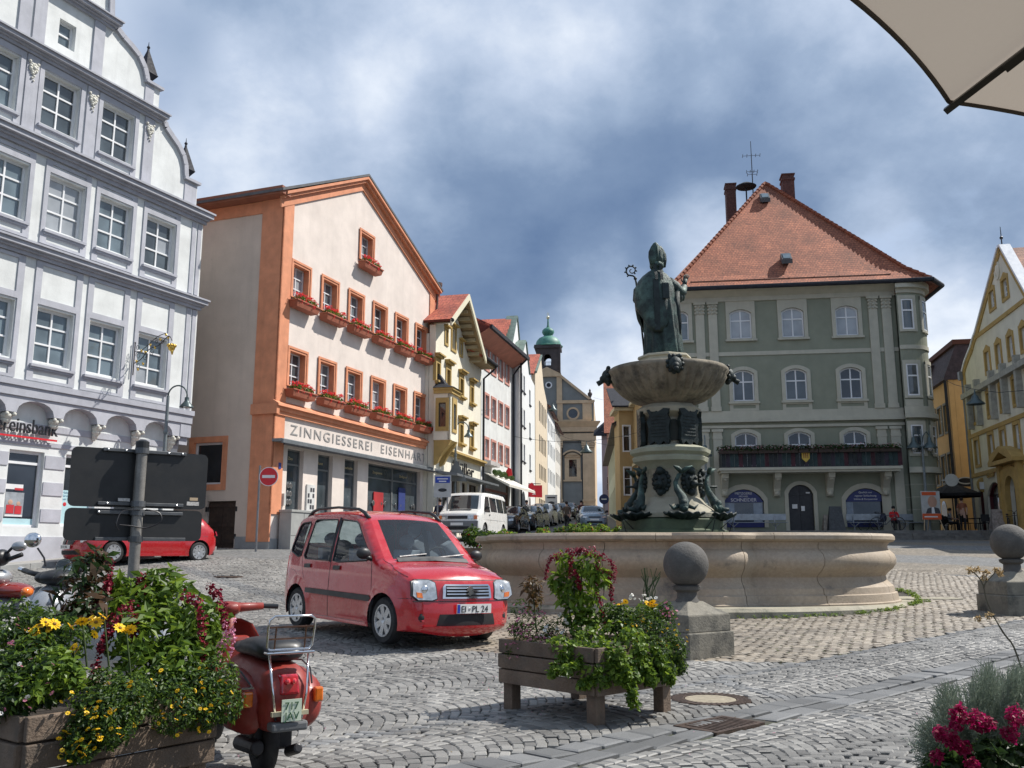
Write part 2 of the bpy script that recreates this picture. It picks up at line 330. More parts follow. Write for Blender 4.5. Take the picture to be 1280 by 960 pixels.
def groundmat():
 m,nt,N,L,P=_new('ground of the square');gp=N.new('ShaderNodeNewGeometry')
 def mr(v,a,b,c=0,d=1):
  r=N.new('ShaderNodeMapRange');L.new(v,r.inputs[0])
  for i,q in enumerate((a,b,c,d)):r.inputs[i+1].default_value=q
  return r.outputs[0]
 def mx(f,a,b):
  x=N.new('ShaderNodeMix');x.data_type='RGBA';L.new(f,x.inputs[0])
  for i,q in ((6,a),(7,b)):
   if isinstance(q,tuple):x.inputs[i].default_value=(*q,1)
   else:L.new(q,x.inputs[i])
  return x.outputs[2]
 sp=N.new('ShaderNodeSeparateXYZ');L.new(gp.outputs['Position'],sp.inputs[0])
 n=N.new('ShaderNodeTexNoise');n.inputs['Scale'].default_value=1.3;n.inputs['Detail'].default_value=7;L.new(gp.outputs['Position'],n.inputs['Vector'])
 joint=mx(mr(n.outputs[0],.5,.68),(.055,.05,.042),(.06,.085,.03))
 vo=N.new('ShaderNodeTexVoronoi');vo.inputs['Scale'].default_value=8.5;vo.inputs['Randomness'].default_value=.75;L.new(gp.outputs['Position'],vo.inputs['Vector'])
 ve=N.new('ShaderNodeTexVoronoi');ve.feature='DISTANCE_TO_EDGE';ve.inputs['Scale'].default_value=8.5;ve.inputs['Randomness'].default_value=.75;L.new(gp.outputs['Position'],ve.inputs['Vector'])
 grey=mx(vo.outputs['Color'],(.12,.124,.128),(.23,.23,.225));tan=mx(vo.outputs['Color'],(.155,.135,.108),(.28,.245,.20))
 d=N.new('ShaderNodeVectorMath');d.operation='DISTANCE';L.new(gp.outputs['Position'],d.inputs[0]);d.inputs[1].default_value=(-6,2,0)
 n3=N.new('ShaderNodeTexNoise');n3.inputs['Scale'].default_value=.25;L.new(gp.outputs['Position'],n3.inputs['Vector'])
 ad=N.new('ShaderNodeMath');ad.operation='MULTIPLY_ADD';L.new(n3.outputs[0],ad.inputs[0]);ad.inputs[1].default_value=2.;L.new(d.outputs['Value'],ad.inputs[2])
 sn=N.new('ShaderNodeMath');sn.operation='SINE';ml=N.new('ShaderNodeMath');ml.operation='MULTIPLY';L.new(ad.outputs[0],ml.inputs[0]);ml.inputs[1].default_value=.85;L.new(ml.outputs[0],sn.inputs[0])
 right=mr(sp.outputs[0],5,9)
 fac=N.new('ShaderNodeMath');fac.operation='MULTIPLY';L.new(mr(sn.outputs[0],-.2,.3),fac.inputs[0]);L.new(right,fac.inputs[1])
 far=mx(fac.outputs[0],grey,tan);far=mx(mr(ve.outputs['Distance'],.0,.09),(.09,.088,.08),far)
 road=mx(mr(n.outputs[0],.3,.7),(.13,.13,.127),(.20,.195,.185));far=mx(mr(sp.outputs[1],45,60),far,road)
 L.new(mx(mr(sp.outputs[1],25.5,26.5),joint,far),P.inputs['Base Color']);P.inputs['Roughness'].default_value=.8;P.inputs['Specular IOR Level'].default_value=.3
 b=N.new('ShaderNodeBump');b.inputs['Strength'].default_value=.35;b.inputs['Distance'].default_value=.02;L.new(ve.outputs['Distance'],b.inputs['Height']);L.new(b.outputs[0],P.inputs['Normal'])
 return m
def np_mesh(name,V,Q,mats,mi=None,rnd=None,smooth=False):
 me=bpy.data.meshes.new(name);nq=len(Q);k=Q.shape[1]
 me.vertices.add(len(V));me.vertices.foreach_set('co',V.astype(np.float32).ravel())
 me.loops.add(nq*k);me.loops.foreach_set('vertex_index',Q.astype(np.int32).ravel())
 me.polygons.add(nq);me.polygons.foreach_set('loop_start',np.arange(0,nq*k,k,dtype=np.int32));me.polygons.foreach_set('loop_total',np.full(nq,k,dtype=np.int32))
 for m in (mats if isinstance(mats,(list,tuple)) else [mats]):me.materials.append(m)
 if mi is not None:me.polygons.foreach_set('material_index',mi.astype(np.int32))
 me.polygons.foreach_set('use_smooth',np.full(nq,smooth))
 me.update(calc_edges=True)
 if rnd is not None:
  a=me.attributes.new('rnd','FLOAT','POINT');a.data.foreach_set('value',rnd.astype(np.float32))
 return me
def build_ground():
 def axis(a):return np.array(sorted(set(np.round(a,3))))
 xs=axis(np.concatenate([-np.geomspace(26,900,22),np.arange(-25,40,.5),np.geomspace(40,900,22)]))
 ys=axis(np.concatenate([[-400,-200,-100,-50,-25,-12],np.arange(-8,34,.4),np.arange(34,80,1.),np.geomspace(80,1500,30)]))
 X,Y=np.meshgrid(xs,ys);Z=gz(X,Y)-.022*(1-smo((Y-25.2)/1.6))
 V=np.stack([X.ravel(),Y.ravel(),Z.ravel()],1);nx=len(xs);ny=len(ys)
 i=(np.arange(ny-1)[:,None]*nx+np.arange(nx-1)[None]).ravel();Q=np.stack([i,i+1,i+1+nx,i+nx],1)
 return tag(link('ground',np_mesh('ground',V,Q,groundmat(),smooth=True)),kind='structure')
GROUND=build_ground()
def proj_np(x,y,z):
 d=y*math.cos(PITCH)+(z-EYE)*math.sin(PITCH);w=-y*math.sin(PITCH)+(z-EYE)*math.cos(PITCH)
 return 640+FPX*x/d,480-FPX*w/d
# stone unit: 4 bottom, 4 shoulder, 4 top corners
US=np.array([[-1,-1],[1,-1],[1,1],[-1,1]],float)
UQ=np.array([[0,1,5,4],[1,2,6,5],[2,3,7,6],[3,0,4,7],[4,5,9,8],[5,6,10,9],[6,7,11,10],[7,4,8,11],[8,9,10,11]])
def stones_np(cx,cy,th,hw,hd):
 n=len(cx);ct=np.cos(th)[:,None];st=np.sin(th)[:,None]
 V=np.zeros((n,12,3));jit=RNG.uniform(-.12,.12,(n,4,2));tilt=RNG.uniform(-.05,.05,(n,2));lift=RNG.uniform(-.004,.004,n)
 for l,(sc,dz) in enumerate(((1.0,-.03),(1.0,-.007),(.8,.0))):
  lx=(US[None,:,0]+jit[:,:,0])*hw[:,None]*sc;ly=(US[None,:,1]+jit[:,:,1])*hd[:,None]*sc
  x=cx[:,None]+lx*ct-ly*st;y=cy[:,None]+lx*st+ly*ct
  V[:,l*4:l*4+4,0]=x;V[:,l*4:l*4+4,1]=y
  V[:,l*4:l*4+4,2]=gz(x,y)+dz+(lift[:,None]+lx*tilt[:,:1]+ly*tilt[:,1:])*(l>0)
 Q=(UQ[None]+12*np.arange(n)[:,None,None]).reshape(-1,4)
 return V.reshape(-1,3),Q
def zone(x,y):
 a,b=ab(x,y);df=np.hypot(x-FC.x,y-FC.y)
 z=np.zeros(len(x),int)                                            # 0 grey arcs
 z[(b>1.16) & (df<9.2) & (x>-1.2+(y-12)*-.25)]=1         # tan rows round the fountain
 da,db=.34,-.94                                                    # cross strip of dark stones
 cr=np.abs((x-2.38)*.945+(y-8.2)*.327-0)
 z[(cr<.09) & (b<1.05) & (b>-.9)]=2
 z[(b>1.03) & (b<=1.16)]=2
 # far left gutter line
 cl=np.abs((x+8.76)*.817+(y-24.04)*.577);z[(cl<.22) & (y>11) & (x<-1)]=2
 dd=np.hypot(x+6,y-2);band=(np.sin(dd*.85+1.0)>0) & (x>5.5) & (y>16.5);z[band & (z==0)]=1
 z[(b>-.5) & (b<0)]=-1
 for (ux,uy,rr) in ((1.71,8.19,.33),(-1.2,13.2,.33),(-6.6,21.6,.35)):z[np.hypot(x-ux,y-uy)<rr]=-1
 z[(df<4.72)]=-1
 return z
def build_cobbles():
 fx=[];fy=[];ft=[];fw=[];fd=[];fz=[]
 # arcs: columns across TN, arcs stacked along TA
 Wc=1.24;pitch=.104;H=.34;n=12
 for c in range(-22,24):
  b0=c*Wc+.6
  ks=np.arange(-230,330);u=(np.arange(n)+.5)/n*2-1
  K,U=np.meshgrid(ks,u,indexing='ij');U=U+(K % 2)*.0+RNG.uniform(-.02,.02,U.shape)
  aa=K*pitch+H*(1-U*U)+RNG.uniform(-.006,.006,U.shape)+(c % 2)*.05
  bb=b0+U*Wc/2
  sl=np.arctan(-2*H*U/(Wc/2))       # slope da/db
  x=G0.x+aa*TA.x+bb*TN.x;y=G0.y+aa*TA.y+bb*TN.y
  th=math.atan2(TN.y,TN.x)-sl
  hw=Wc/n/2*.95/np.cos(sl);hd=pitch/2*.93*np.cos(sl)
  k=(y>4.6) & (y<26.4)
  fx.append(x[k]);fy.append(y[k]);ft.append(th[k]);fw.append(hw[k]);fd.append(hd[k]);fz.append(np.zeros(k.sum(),int))
 # rows: the tan area
 az=R(80);ux,uy=math.sin(az),math.cos(az);vx,vy=-uy,ux
 r=np.arange(-90,90);q=np.arange(-75,75);Rr,Qq=np.meshgrid(r,q,indexing='ij')
 s=Qq*.155+(Rr % 2)*.075+RNG.uniform(-.016,.016,Rr.shape);t=Rr*.118+.04*np.sin(Qq*.21)
 x=(FC.x+s*ux+t*vx).ravel();y=(FC.y+s*uy+t*vy).ravel();k=(y>4.6) & (y<26.4)
 m=k.sum();fx.append(x[k]);fy.append(y[k]);ft.append(np.full(m,math.atan2(uy,ux))+RNG.uniform(-.06,.06,m));fw.append(RNG.uniform(.062,.074,m));fd.append(RNG.uniform(.049,.056,m));fz.append(np.ones(m,int))
 x,y,th,hw,hd,fam=map(np.concatenate,(fx,fy,ft,fw,fd,fz))
 z=zone(x,y);keep=np.where(fam==1,z==1,(z==0) | (z==2))
 keep2=(fam==0) & (z==1) & (y>16.5) & (x>5.5) & (np.hypot(x-FC.x,y-FC.y)>=9.2);keep |= keep2
 keep &= ~((fam==1) & (z==1) & (np.hypot(x-FC.x,y-FC.y)>=9.2))
 u,v=proj_np(x,y,gz(x,y));keep &= (u>-60) & (u<1340) & (v<1030)
 keep &= ~((x>-8.9-.7) & (x<-7.9) & (y>29))
 x,y,th,hw,hd,z=(q[keep] for q in (x,y,th,hw,hd,z))
 u,v=proj_np(x,y,gz(x,y))
 # the 300 nearest in clear view are single stones
 vis=(u>0) & (u<1280) & (v<957) & ~((u<390) & (v>700)) & ~((u>640) & (u<850) & (v>740) & (v<860)) & ~((u>1140) & (v>830))
 order=np.argsort(np.where(vis,y*1.0,1e9))[:300];single=np.zeros(len(x),bool);single[order]=True
 rest=~single;V,Q=stones_np(x[rest],y[rest],th[rest],hw[rest],hd[rest]);n=int(rest.sum())
 me=np_mesh('cobblestones',V,Q,[M['cob_grey'],M['cob_warm'],M['cob_dark']],np.repeat(z[rest],9),np.repeat(RNG.uniform(0,1,n),12))
 tag(link('cobble_paving',me,GROUND),kind='stuff')
 var=[]
 for zz in (0,1,2):
  for k in range(6):
   V,Q=stones_np(np.zeros(1),np.zeros(1),np.zeros(1),np.array([.05]),np.array([.05]));V[:,2] -= float(gz(0,0))
   var.append(np_mesh('cobblestone',V,Q,[M['cob_grey'],M['cob_warm'],M['cob_dark']][zz]))
 for i in order:
  link('cobblestone',var[z[i]*6+random.randrange(6)],GROUND,(x[i],y[i],float(gz(x[i],y[i]))),(0,0,th[i]),(hw[i]/.05,hd[i]/.05,1))
 # gutter: a row of upright slabs and a flat channel of long slabs
 def slabm(w,d):
  V,Q=stones_np(np.zeros(1),np.zeros(1),np.zeros(1),np.array([w]),np.array([d]));V[:,2] -= float(gz(0,0));return np_mesh('gutter_slab',V,Q,M['cob_dark'])
 s1=[slabm(.115,.125) for _ in range(5)];s2=[slabm(.17,.11) for _ in range(5)]
 ang=math.atan2(TA.y,TA.x)
 def ok(px,py):
  uu,vv=proj_np(px,py,float(gz(px,py)));return -40<uu<1330 and vv<1010 and py>4
 for k in range(-16,90):
  a=k*.245;p=G0+TA*a+TN*-.13
  if ok(p.x,p.y):link('gutter_slab',random.choice(s1),GROUND,(p.x,p.y,float(gz(p.x,p.y))),(0,0,ang+random.uniform(-.02,.02)))
 for k in range(-11,62):
  a=k*.355;p=G0+TA*a+TN*-.375
  if ok(p.x,p.y) and np.hypot(p.x-1.52,p.y-7.0)>.36:link('gutter_slab',random.choice(s2),GROUND,(p.x,p.y,float(gz(p.x,p.y))-.004),(0,0,ang+random.uniform(-.02,.02)))
build_cobbles()
# terrace in front of the green house, three steps
def build_terrace():
 t=empty('stone_terrace',(8,46.6,0),R(-4));tag(t,kind='structure')
 M['terr']=mat('terrace paving',(.17,.165,.155),.85,.25,2.5,bump=.3)
 M['step']=mat('worn stone step',(.15,.145,.135),.8,.25,3,bump=.3)
 part('terrace_floor',M['terr'],t,lambda b:b.box(.9,40,.85,36,.5,2.27))
 for i in range(3):
  x=.9
  while x<15.5+(2-i)*.8:
   w=random.uniform(1.6,2.1);part('step_stone',M['step'],t,lambda b:b.box(x+.01,x+w-.01,.3*i-.05,.3*i+.3,.8,1.85+.14*i),bevel=.015);x+=w
 part('terrace_edge',M['step'],t,lambda b:b.box(15.5,40,-.2,.85,.5,2.21))
 part('terrace_ramp',M['terr'],t,lambda b:(b.face([(17,-.2,2.214),(40,-.2,2.214),(40,-4.5,1.45),(17,-4.5,1.45)])))
build_terrace()
# ================================================================== BUILDING HELPERS
WCACHE={}
def window(parent,x,z,w,h,cols=2,rows=(.5,),rise=0.,y=.12,fm=None,glass=('glass_sky',),ft=.06,bt=.035,split=True,sill=None,name='window',open_=0,cx=None):
 """window with its outer lower left corner at (x, z) of the wall; frame mesh with panes as children"""
 fm=fm or M['white_frame'];key=(round(w,3),round(h,3),cols,tuple(rows),round(rise,3),fm.name,ft,bt,bool(sill),split)
 if key not in WCACHE:
  zs=[ft]+[h*r for r in rows]+[h-ft];xs=[ft]+[w*i/cols for i in range(1,cols)]+[w-ft]
  holes=[]
  for i in range(len(xs)-1):
   for j in range(len(zs)-1):
    a,b_,c,d=xs[i]+(bt/2 if i else 0),xs[i+1]-(bt/2 if i<len(xs)-2 else 0),zs[j]+(bt/2 if j else 0),zs[j+1]-(bt/2 if j<len(zs)-2 else 0)
    if rise and j==len(zs)-2:      # clip the top panes by the arch
     full=arch(ft,w-ft,0,h-ft,rise)[2:]
     def top(xx):
      p=sorted(full);
      for q in range(len(p)-1):
       if p[q][0]<=xx<=p[q+1][0]+1e-6:t=(xx-p[q][0])/max(1e-6,p[q+1][0]-p[q][0]);return p[q][1]*(1-t)+p[q+1][1]*t
      return p[-1][1]
     n=4;holes.append([(a,c),(b_,c)]+[(b_+(a-b_)*k/n,top(b_+(a-b_)*k/n)) for k in range(n+1)])
    else:holes.append(rect(a,b_,c,d))
  mb=MB();mb.slab(arch(0,w,0,h,rise) if rise else rect(0,w,0,h),holes,0,.07)
  if sill:mb.box(-.05,w+.05,-sill,.05,-.05,.0)
  fme=mb.mesh('window',fm)
  def pm(hs):
   m2=MB()
   for hl in hs:m2.slab([(px,pz) for px,pz in hl],[],.0,.012)
   return m2
  panes=[pm([hl]) for hl in holes] if split else [pm(holes)]
  WCACHE[key]=(fme,panes,{})
 fme,panes,pc=WCACHE[key]
 wo=link(name,fme,parent,(x,y,z))
 g=random.choice(glass)
 for i,pmb in enumerate(panes):
  gg=random.choice(glass) if split and random.random()<.12 else g
  if (i,gg) not in pc:pc[(i,gg)]=pmb.mesh('pane',M[gg])
  link('pane',pc[(i,gg)],wo,(0,.035+(random.uniform(-.004,.004)),0))
 return wo
def ring(b,outer,inner,y0,y1):b.slab(outer,[inner],y0,y1)
def house(name,o,az,label,cat='building',group=None):
 return empty(name,o,math.pi/2-R(az),label,cat,group)
def shade_box(b,x0,x1,y0,y1,z0,z1):b.box(x0,x1,y0,y1,z0,z1)
def leaf_cloud(name,parent,mats,centers,n,size,loc=(0,0,0),seed=1,flat=.5,aspect=.6,kind='stuff',droop=0.,rot=None):
 """n leaves spread through ellipsoids; centers: list of (c, (rx,ry,rz), weight)"""
 rg=np.random.default_rng(seed);w=np.array([c[2] for c in centers],float);w /= w.sum()
 ci=rg.choice(len(centers),n,p=w);C=np.array([c[0] for c in centers])[ci];Rr=np.array([c[1] for c in centers])[ci]
 d=rg.normal(size=(n,3));d /= np.linalg.norm(d,axis=1)[:,None];rad=rg.uniform(.35,1,n) ** .45
 P=C+d*Rr*rad[:,None]
 nrm=d*.8+rg.normal(size=(n,3))*.55+np.array([0,0,flat]);nrm /= np.linalg.norm(nrm,axis=1)[:,None]
 t=np.cross(nrm,rg.normal(size=(n,3)));t[:,2] -= droop;t -= nrm*(t*nrm).sum(1)[:,None];t /= np.linalg.norm(t,axis=1)[:,None]+1e-9;bt_=np.cross(nrm,t)
 s=size*rg.uniform(.55,1.3,n)[:,None]
 p0=P;p1=P+t*s*.5+bt_*s*aspect*.5+nrm*s*.1;p2=P+t*s*1.05-nrm*s*.12;p3=P+t*s*.5-bt_*s*aspect*.5+nrm*s*.1
 V=np.stack([p0,p1,p2,p3],1).reshape(-1,3);Q=np.arange(4*n).reshape(-1,4)
 tone=np.repeat(rg.uniform(0,1,n)*.7+.3*rg.uniform(0,1,len(centers))[ci],4)
 mats=mats if isinstance(mats,(list,tuple)) else [mats]
 me=np_mesh(name,V,Q,mats,rg.integers(0,len(mats),n) if len(mats)>1 else None,tone)
 o=link(name,me,parent,loc,rot);return tag(o,kind=kind) if kind else o
M['leaf_green']=leafmat('green leaves',(.030,.070,.010),(.11,.185,.022))
M['leaf_dark']=leafmat('dark green leaves',(.012,.034,.010),(.038,.075,.018))
M['leaf_lime']=leafmat('lime leaves',(.09,.165,.015),(.20,.29,.035))
M['red_flower']=leafmat('red flower petals',(.55,.02,.015),(.75,.09,.05),trans=.25)
M['crimson']=leafmat('crimson tassels',(.12,.004,.015),(.27,.012,.032),trans=.15)
M['yellow_flower']=leafmat('yellow petals',(.80,.50,.01),(.88,.70,.05),trans=.1)
M['pink_flower']=leafmat('pink petals',(.5,.14,.24),(.75,.4,.5),trans=.2)
M['white_flower']=leafmat('white petals',(.7,.7,.66),(.85,.85,.8),trans=.2)
M['silver_leaf']=leafmat('silver green leaves',(.10,.135,.10),(.22,.27,.215),trans=.15)
M['stem']=mat('green stem',(.06,.09,.03),.7,.3,20)
# ================================================================== BANK (pale stepped gable, far left)
M['bank_white']=mat('white rendered wall',(.67,.69,.68),.85,.09,1.4,bump=.25,bscale=25,streak=.32)
M['bank_grey']=mat('lavender grey render',(.43,.44,.485),.85,.10,1.8,bump=.25,bscale=30,streak=.38)
M['bank_corn']=mat('grey moulding',(.38,.39,.435),.8,.10,2.4,bump=.15,streak=.3)
def bank():
 o=(-10.475,28.95,1.213)
 t=house('bank_house',o,25.5,'tall white bank house with lavender grey bands and stepped scroll gable','building');t.scale=(.965,)*3
 XL=-17;CX=-8.75
 cols=[-16.0,-14.28,-12.56,-10.84,-9.1,-7.3,-5.44,-3.72,-1.92]
 # gable outline of the upper wall, right side then mirrored
 right=[(-.12,4.15),(-.12,8.2),(-.12,11.3),(-.5,11.45),(-.5,12.35),(-1.05,12.35),(-1.08,12.55),(-1.12,12.85),(-1.25,13.15),(-1.5,13.42),(-1.8,13.62),(-2.05,13.8),(-2.12,13.95),
    (-2.4,14.1),(-2.4,14.95),(-2.95,14.95),(-3.0,15.15),(-3.1,15.4),(-3.35,15.7),(-3.7,15.88),(-4.0,16.0),(-4.25,16.15),(-4.5,16.4),(-4.55,17.0),(-4.9,17.5),(-5.4,18.0),(-6.0,18.6),(-7.0,19.6),(-8.0,20.1)]
 outl=right+[(2*CX-x,z) for x,z in reversed(right)]
 holes=[]
 wins=[]
 for c in cols:
  wins.append((c,9.0,10.6,1.2));wins.append((c,5.15,6.72,1.16))
 for c in (-15.6,-13.6,-11.55,-9.9,-7.9,-5.92,-3.9):wins.append((c,11.98,13.56,1.18))
 for c in (-11.7,-8.8,-5.93):wins.append((c,14.6,15.4,.56))
 def hole(w):return rect(w[0]-w[3]/2,w[0]+w[3]/2,w[1],w[2])
 YU=-.32                                     # the upper floors stand proud of the shop floor
 part('upper_wall',M['bank_white'],t,lambda b:b.slab(outl,[hole(w) for w in wins],YU,YU+.4))
 part('gable_back',M['bank_white'],t,lambda b:b.slab(outl,[],YU+.41,YU+1.0,back=True))
 part('body',M['bank_white'],t,lambda b:b.box(XL-.3,-.14,.7,12,-2,11.3))
 part('roof',mat('bank roof tiles',(.16,.07,.05),.8,.3,6),t,lambda b:(b.face([(-.12,.7,11.35),(-.12,12,11.35),(CX,12,19),(CX,.7,19)]),b.face([(XL-.3,12,11.35),(XL-.3,.7,11.35),(CX,.7,19),(CX,12,19)])))
 for w in wins:
  rows=(.36,.68) if w[3]>.8 else (.5,)
  wo=window(t,w[0]-w[3]/2,w[1],w[3],w[2]-w[1],2 if w[3]>.8 else 1,rows,0,YU+.15,glass=('glass_sky','glass_sky','glass_mid','glass_curtain') if w[1]<12 else ('glass_sky','glass_mid'),ft=.075,bt=.05,sill=.03)
 # grey surrounds with inset white panels
 for c in cols:
  for (a,b2,w0,w1) in ((8.52,11.0,9.0,10.6),(4.62,8.0,5.15,6.72)):
   hs=[rect(c-.62,c+.62,w0-.06,w1+.06),rect(c-.56,c+.56,w1+.24,b2-.1),rect(c-.56,c+.56,a+.08,w0-.24)]
   part('window_surround',M['bank_grey'],t,lambda b:b.slab(rect(c-.76,c+.76,a,b2),hs,YU-.035,YU+.01))
   part('window_sill',M['bank_corn'],t,lambda b:(b.box(c-.7,c+.7,YU-.12,YU-.03,w0-.14,w0-.07),b.box(c-.68,c+.68,YU-.08,YU-.03,w0-.2,w0-.14)))
 for c in (-13.6,-11.55,-9.9,-7.9,-5.92,-3.9):
  hs=[rect(c-.62,c+.62,11.93,13.61),rect(c-.56,c+.56,11.62,11.78)]
  part('window_surround',M['bank_grey'],t,lambda b:b.slab(rect(c-.76,c+.76,11.5,13.8),hs,YU-.035,YU+.01))
  part('window_sill',M['bank_corn'],t,lambda b:b.box(c-.7,c+.7,YU-.11,YU-.03,11.84,11.91))
 for c in (-10.8,-8.9,-6.91,-4.91,-2.72):
  part('pilaster',M['bank_grey'],t,lambda b:(b.box(c-.19,c+.19,YU-.05,YU+.005,11.5,13.8)))
  def orn(b):
   for k in range(9):
    an=k/9*6.28;b.ball((c+.10*math.cos(an),YU-.07,13.42+.11*math.sin(an)),.055,6,4)
   for k in range(4):b.ball((c+(k % 2-.5)*.05,YU-.07,13.26-.07*k),.05-.007*k,6,4)
   b.ball((c,YU-.09,13.42),.07,6,5);b.ball((c-.13,YU-.07,13.58),.05,6,4);b.ball((c+.13,YU-.07,13.58),.05,6,4)
  part('stucco_ornament',mat('cream stucco',(.66,.65,.58),.8,.1,5),t,orn,smooth=True)
 for c in (-11.3,-9.9,-7.3,-6.85,-4.87):part('pilaster',M['bank_grey'],t,lambda b:b.box(c-.19,c+.19,YU-.05,YU+.005,14.3,16.1))
 for (xa,xb,za,zb) in ((-.62,-.44,4.62,8.0),(-.36,-.2,4.62,8.0),(-.62,-.44,8.52,11.0),(-.36,-.2,8.52,11.0),(-3.0,-2.65,14.25,14.9),(-1.08,-.55,11.6,12.3)):
  part('corner_strip',M['bank_grey'],t,lambda b:b.box(xa,xb,YU-.03,YU+.005,za,zb))
 # cornices: stepped mouldings
 def cornice(z,x0,x1,h=.36,out=.34):
  def f(b):
   for k,(o_,a,c_) in enumerate(((.10,0,.3),(.18,.3,.5),(.30,.5,.85),(.36,.85,1.0))):
    b.box(x0-o_*.6,x1+o_*.6,YU-out*o_/.36,YU+.002,z+h*a,z+h*c_)
   b.face([(x0-.22,YU-out,z+h+.001),(x1+.22,YU-out,z+h+.001),(x1+.05,YU,z+h+.13),(x0-.05,YU,z+h+.13)])
  part('cornice',M['bank_corn'],t,f)
 cornice(8.02,XL,-.12);cornice(11.05,XL,-.12,.40,.36);cornice(13.82,2*CX+2.35,-2.35,.3);cornice(16.0,2*CX+4.5,-4.45,.28)
 part('ledge',M['bank_corn'],t,lambda b:(b.box(XL,-.06,YU-.1,YU+.003,4.42,4.58),b.box(XL,-.09,YU-.05,YU+.002,4.15,4.42)))
 # scroll copings of the gable
 for seg in (right[5:14],right[15:24]):
  def cop(b):
   for (x0,z0),(x1,z1) in zip(seg,seg[1:]):
    d=Vector((x1-x0,z1-z0)).normalized();n=Vector((-d.y,d.x))*-1
    q=[(x0-n.x*.11,z0-n.y*.11),(x1-n.x*.11,z1-n.y*.11),(x1+n.x*.07,z1+n.y*.07),(x0+n.x*.07,z0+n.y*.07)]
    b.slab(q,[],YU-.1,YU+1.05,back=True)
  part('scroll_coping',M['bank_corn'],t,cop)
 for (x,z) in ((-.8,12.35),(-2.68,14.95)):
  part('pedestal_cap',M['bank_corn'],t,lambda b:(b.box(x-.36,x+.36,YU-.12,YU+1.0,z,z+.09)))
  def fin(b):
   yc=YU+.35;b.rings([[(x+sx*r,yc+sy*r,z+hh) for sx,sy in ((-1,-1),(1,-1),(1,1),(-1,1))] for r,hh in ((.17,.09),(.14,.2),(.11,.24),(.13,.3),(.26,.5),(.24,.54),(.03,1.35),(.025,1.42))])
   b.ball((x,yc,z+1.48),.055,8,6);b.tube([(x,yc,z+1.5),(x,yc,z+1.68)],[.02,.006],6)
  part('gable_finial',M['slate'],t,fin)
 # shop floor: wall with big windows, blind arches on corbels
 sw=[(-5.68,.66,2.74,1.06),(-3.9,.72,2.76,1.1),(-2.1,.72,2.76,1.1),(-7.9,.66,2.74,1.06),(-10,.66,2.74,1.06),(-12.2,.66,2.74,1.06)]
 part('shop_wall',M['bank_white'],t,lambda b:b.slab(rect(XL,-.3,-2,4.15),[hole(w) for w in sw],0,.4))
 part('shop_back',mat('dim room',(.06,.06,.06),.9),t,lambda b:b.box(XL,-.3,.45,.69,-2,4.1))
 for w in sw:window(t,w[0]-w[3]/2,w[1],w[3],w[2]-w[1],1,(.84,),0,.12,glass=('glass_dark',),ft=.08,bt=.07,sill=.06)
 edges=[XL]+sorted([w[0]-w[3]/2-.03 for w in sw]+[w[0]+w[3]/2+.03 for w in sw])+[-.3]
 for i in range(0,len(edges)-1,2):
  for k in range(3):
   z=.82+k*.74
   part('rustication_band',M['bank_grey'],t,lambda b:b.box(edges[i],edges[i+1],-.025,.002,z,z+.36))
 part('plinth',M['bank_grey'],t,lambda b:b.box(XL,-.28,-.05,.001,-2,.42))
 part('sign_band',M['bank_grey'],t,lambda b:b.box(XL,-.3,-.03,.001,2.9,3.02))
 part('sign_band',M['bank_grey'],t,lambda b:b.box(XL,-.3,-.028,.001,3.32,3.5))
 cor=[-.7-1.45*k for k in range(0,12)]
 def arches(b):
  lo=[(XL,4.15),(-.12,4.15),(-.12,3.86)]
  pts=[]
  for c in cor:
   pts.append((c+.16,3.78));pts.append((c+.16-.001,3.70));pts.append((c-.16,3.70));
   x1,x0=c-.16,c-1.45+.16
   for k in range(9):
    a=math.pi*k/8;pts.append(((x0+x1)/2+(x1-x0)/2*math.cos(a),3.74+.33*math.sin(a)))
  pts=[p for p in pts if p[0]>XL+.1]
  b.slab(lo+pts+[(XL,3.74)],[],YU,0.0)
 part('blind_arches',M['bank_grey'],t,arches)
 for c in cor[:8]:
  def cb(b):
   for (o_,z,w_) in ((.30,3.60,.15),(.24,3.49,.13),(.15,3.40,.11),(.08,3.33,.08)):b.ball((c,-.14+(.3-o_)*.4,z),.11,8,6,w_/.11,o_/.2,1.0)
   b.ball((c-.11,-.3,3.64),.055,8,6);b.ball((c+.11,-.3,3.64),.055,8,6)
  part('corbel',mat('cream stucco',(.66,.65,.58),.8,.1,5),t,cb,smooth=True)
 part('side_corbel',M['bank_corn'],t,lambda b:(b.box(-.55,-.1,-.34,.5,3.7,4.1),b.box(-.5,-.15,-.25,.4,3.45,3.7)))
 # writing
 M['letter_black']=mat('black letters',(.015,.016,.02),.4,.1,5)
 M['letter_red']=mat('red enamel',(.62,.02,.03),.4,.05,5)
 def fit(o_,width):
  k=width/max(1e-3,max(v.co.x for v in o_.data.vertices)-min(v.co.x for v in o_.data.vertices));o_.scale.x=k
 tx=text_obj('bank_lettering','HypoVereinsbank',.56,M['letter_black'],t,(-8.0,-.16,3.2),depth=.02,sx=1)
 bpy.context.view_layer.update();fit(tx,3.05)
 part('sign_line',M['letter_red'],t,lambda b:b.box(-8.0,-4.9,-.14,-.12,3.06,3.11))
 # posters and the light blue stripe in the shop windows
 pb=mat('pale blue foil',(.42,.62,.66),.4,.05,3);pr=mat('poster red',(.5,.03,.04),.5,.1,6);pw=mat('poster white',(.7,.7,.7),.5,.05,4);pg=mat('poster grey',(.3,.33,.36),.5,.2,6)
 part('window_foil',pb,t,lambda b:b.box(-6.15,-5.2,.15,.155,.74,.9))
 part('window_foil',pb,t,lambda b:b.box(-4.4,-3.42,.15,.155,.8,1.75))
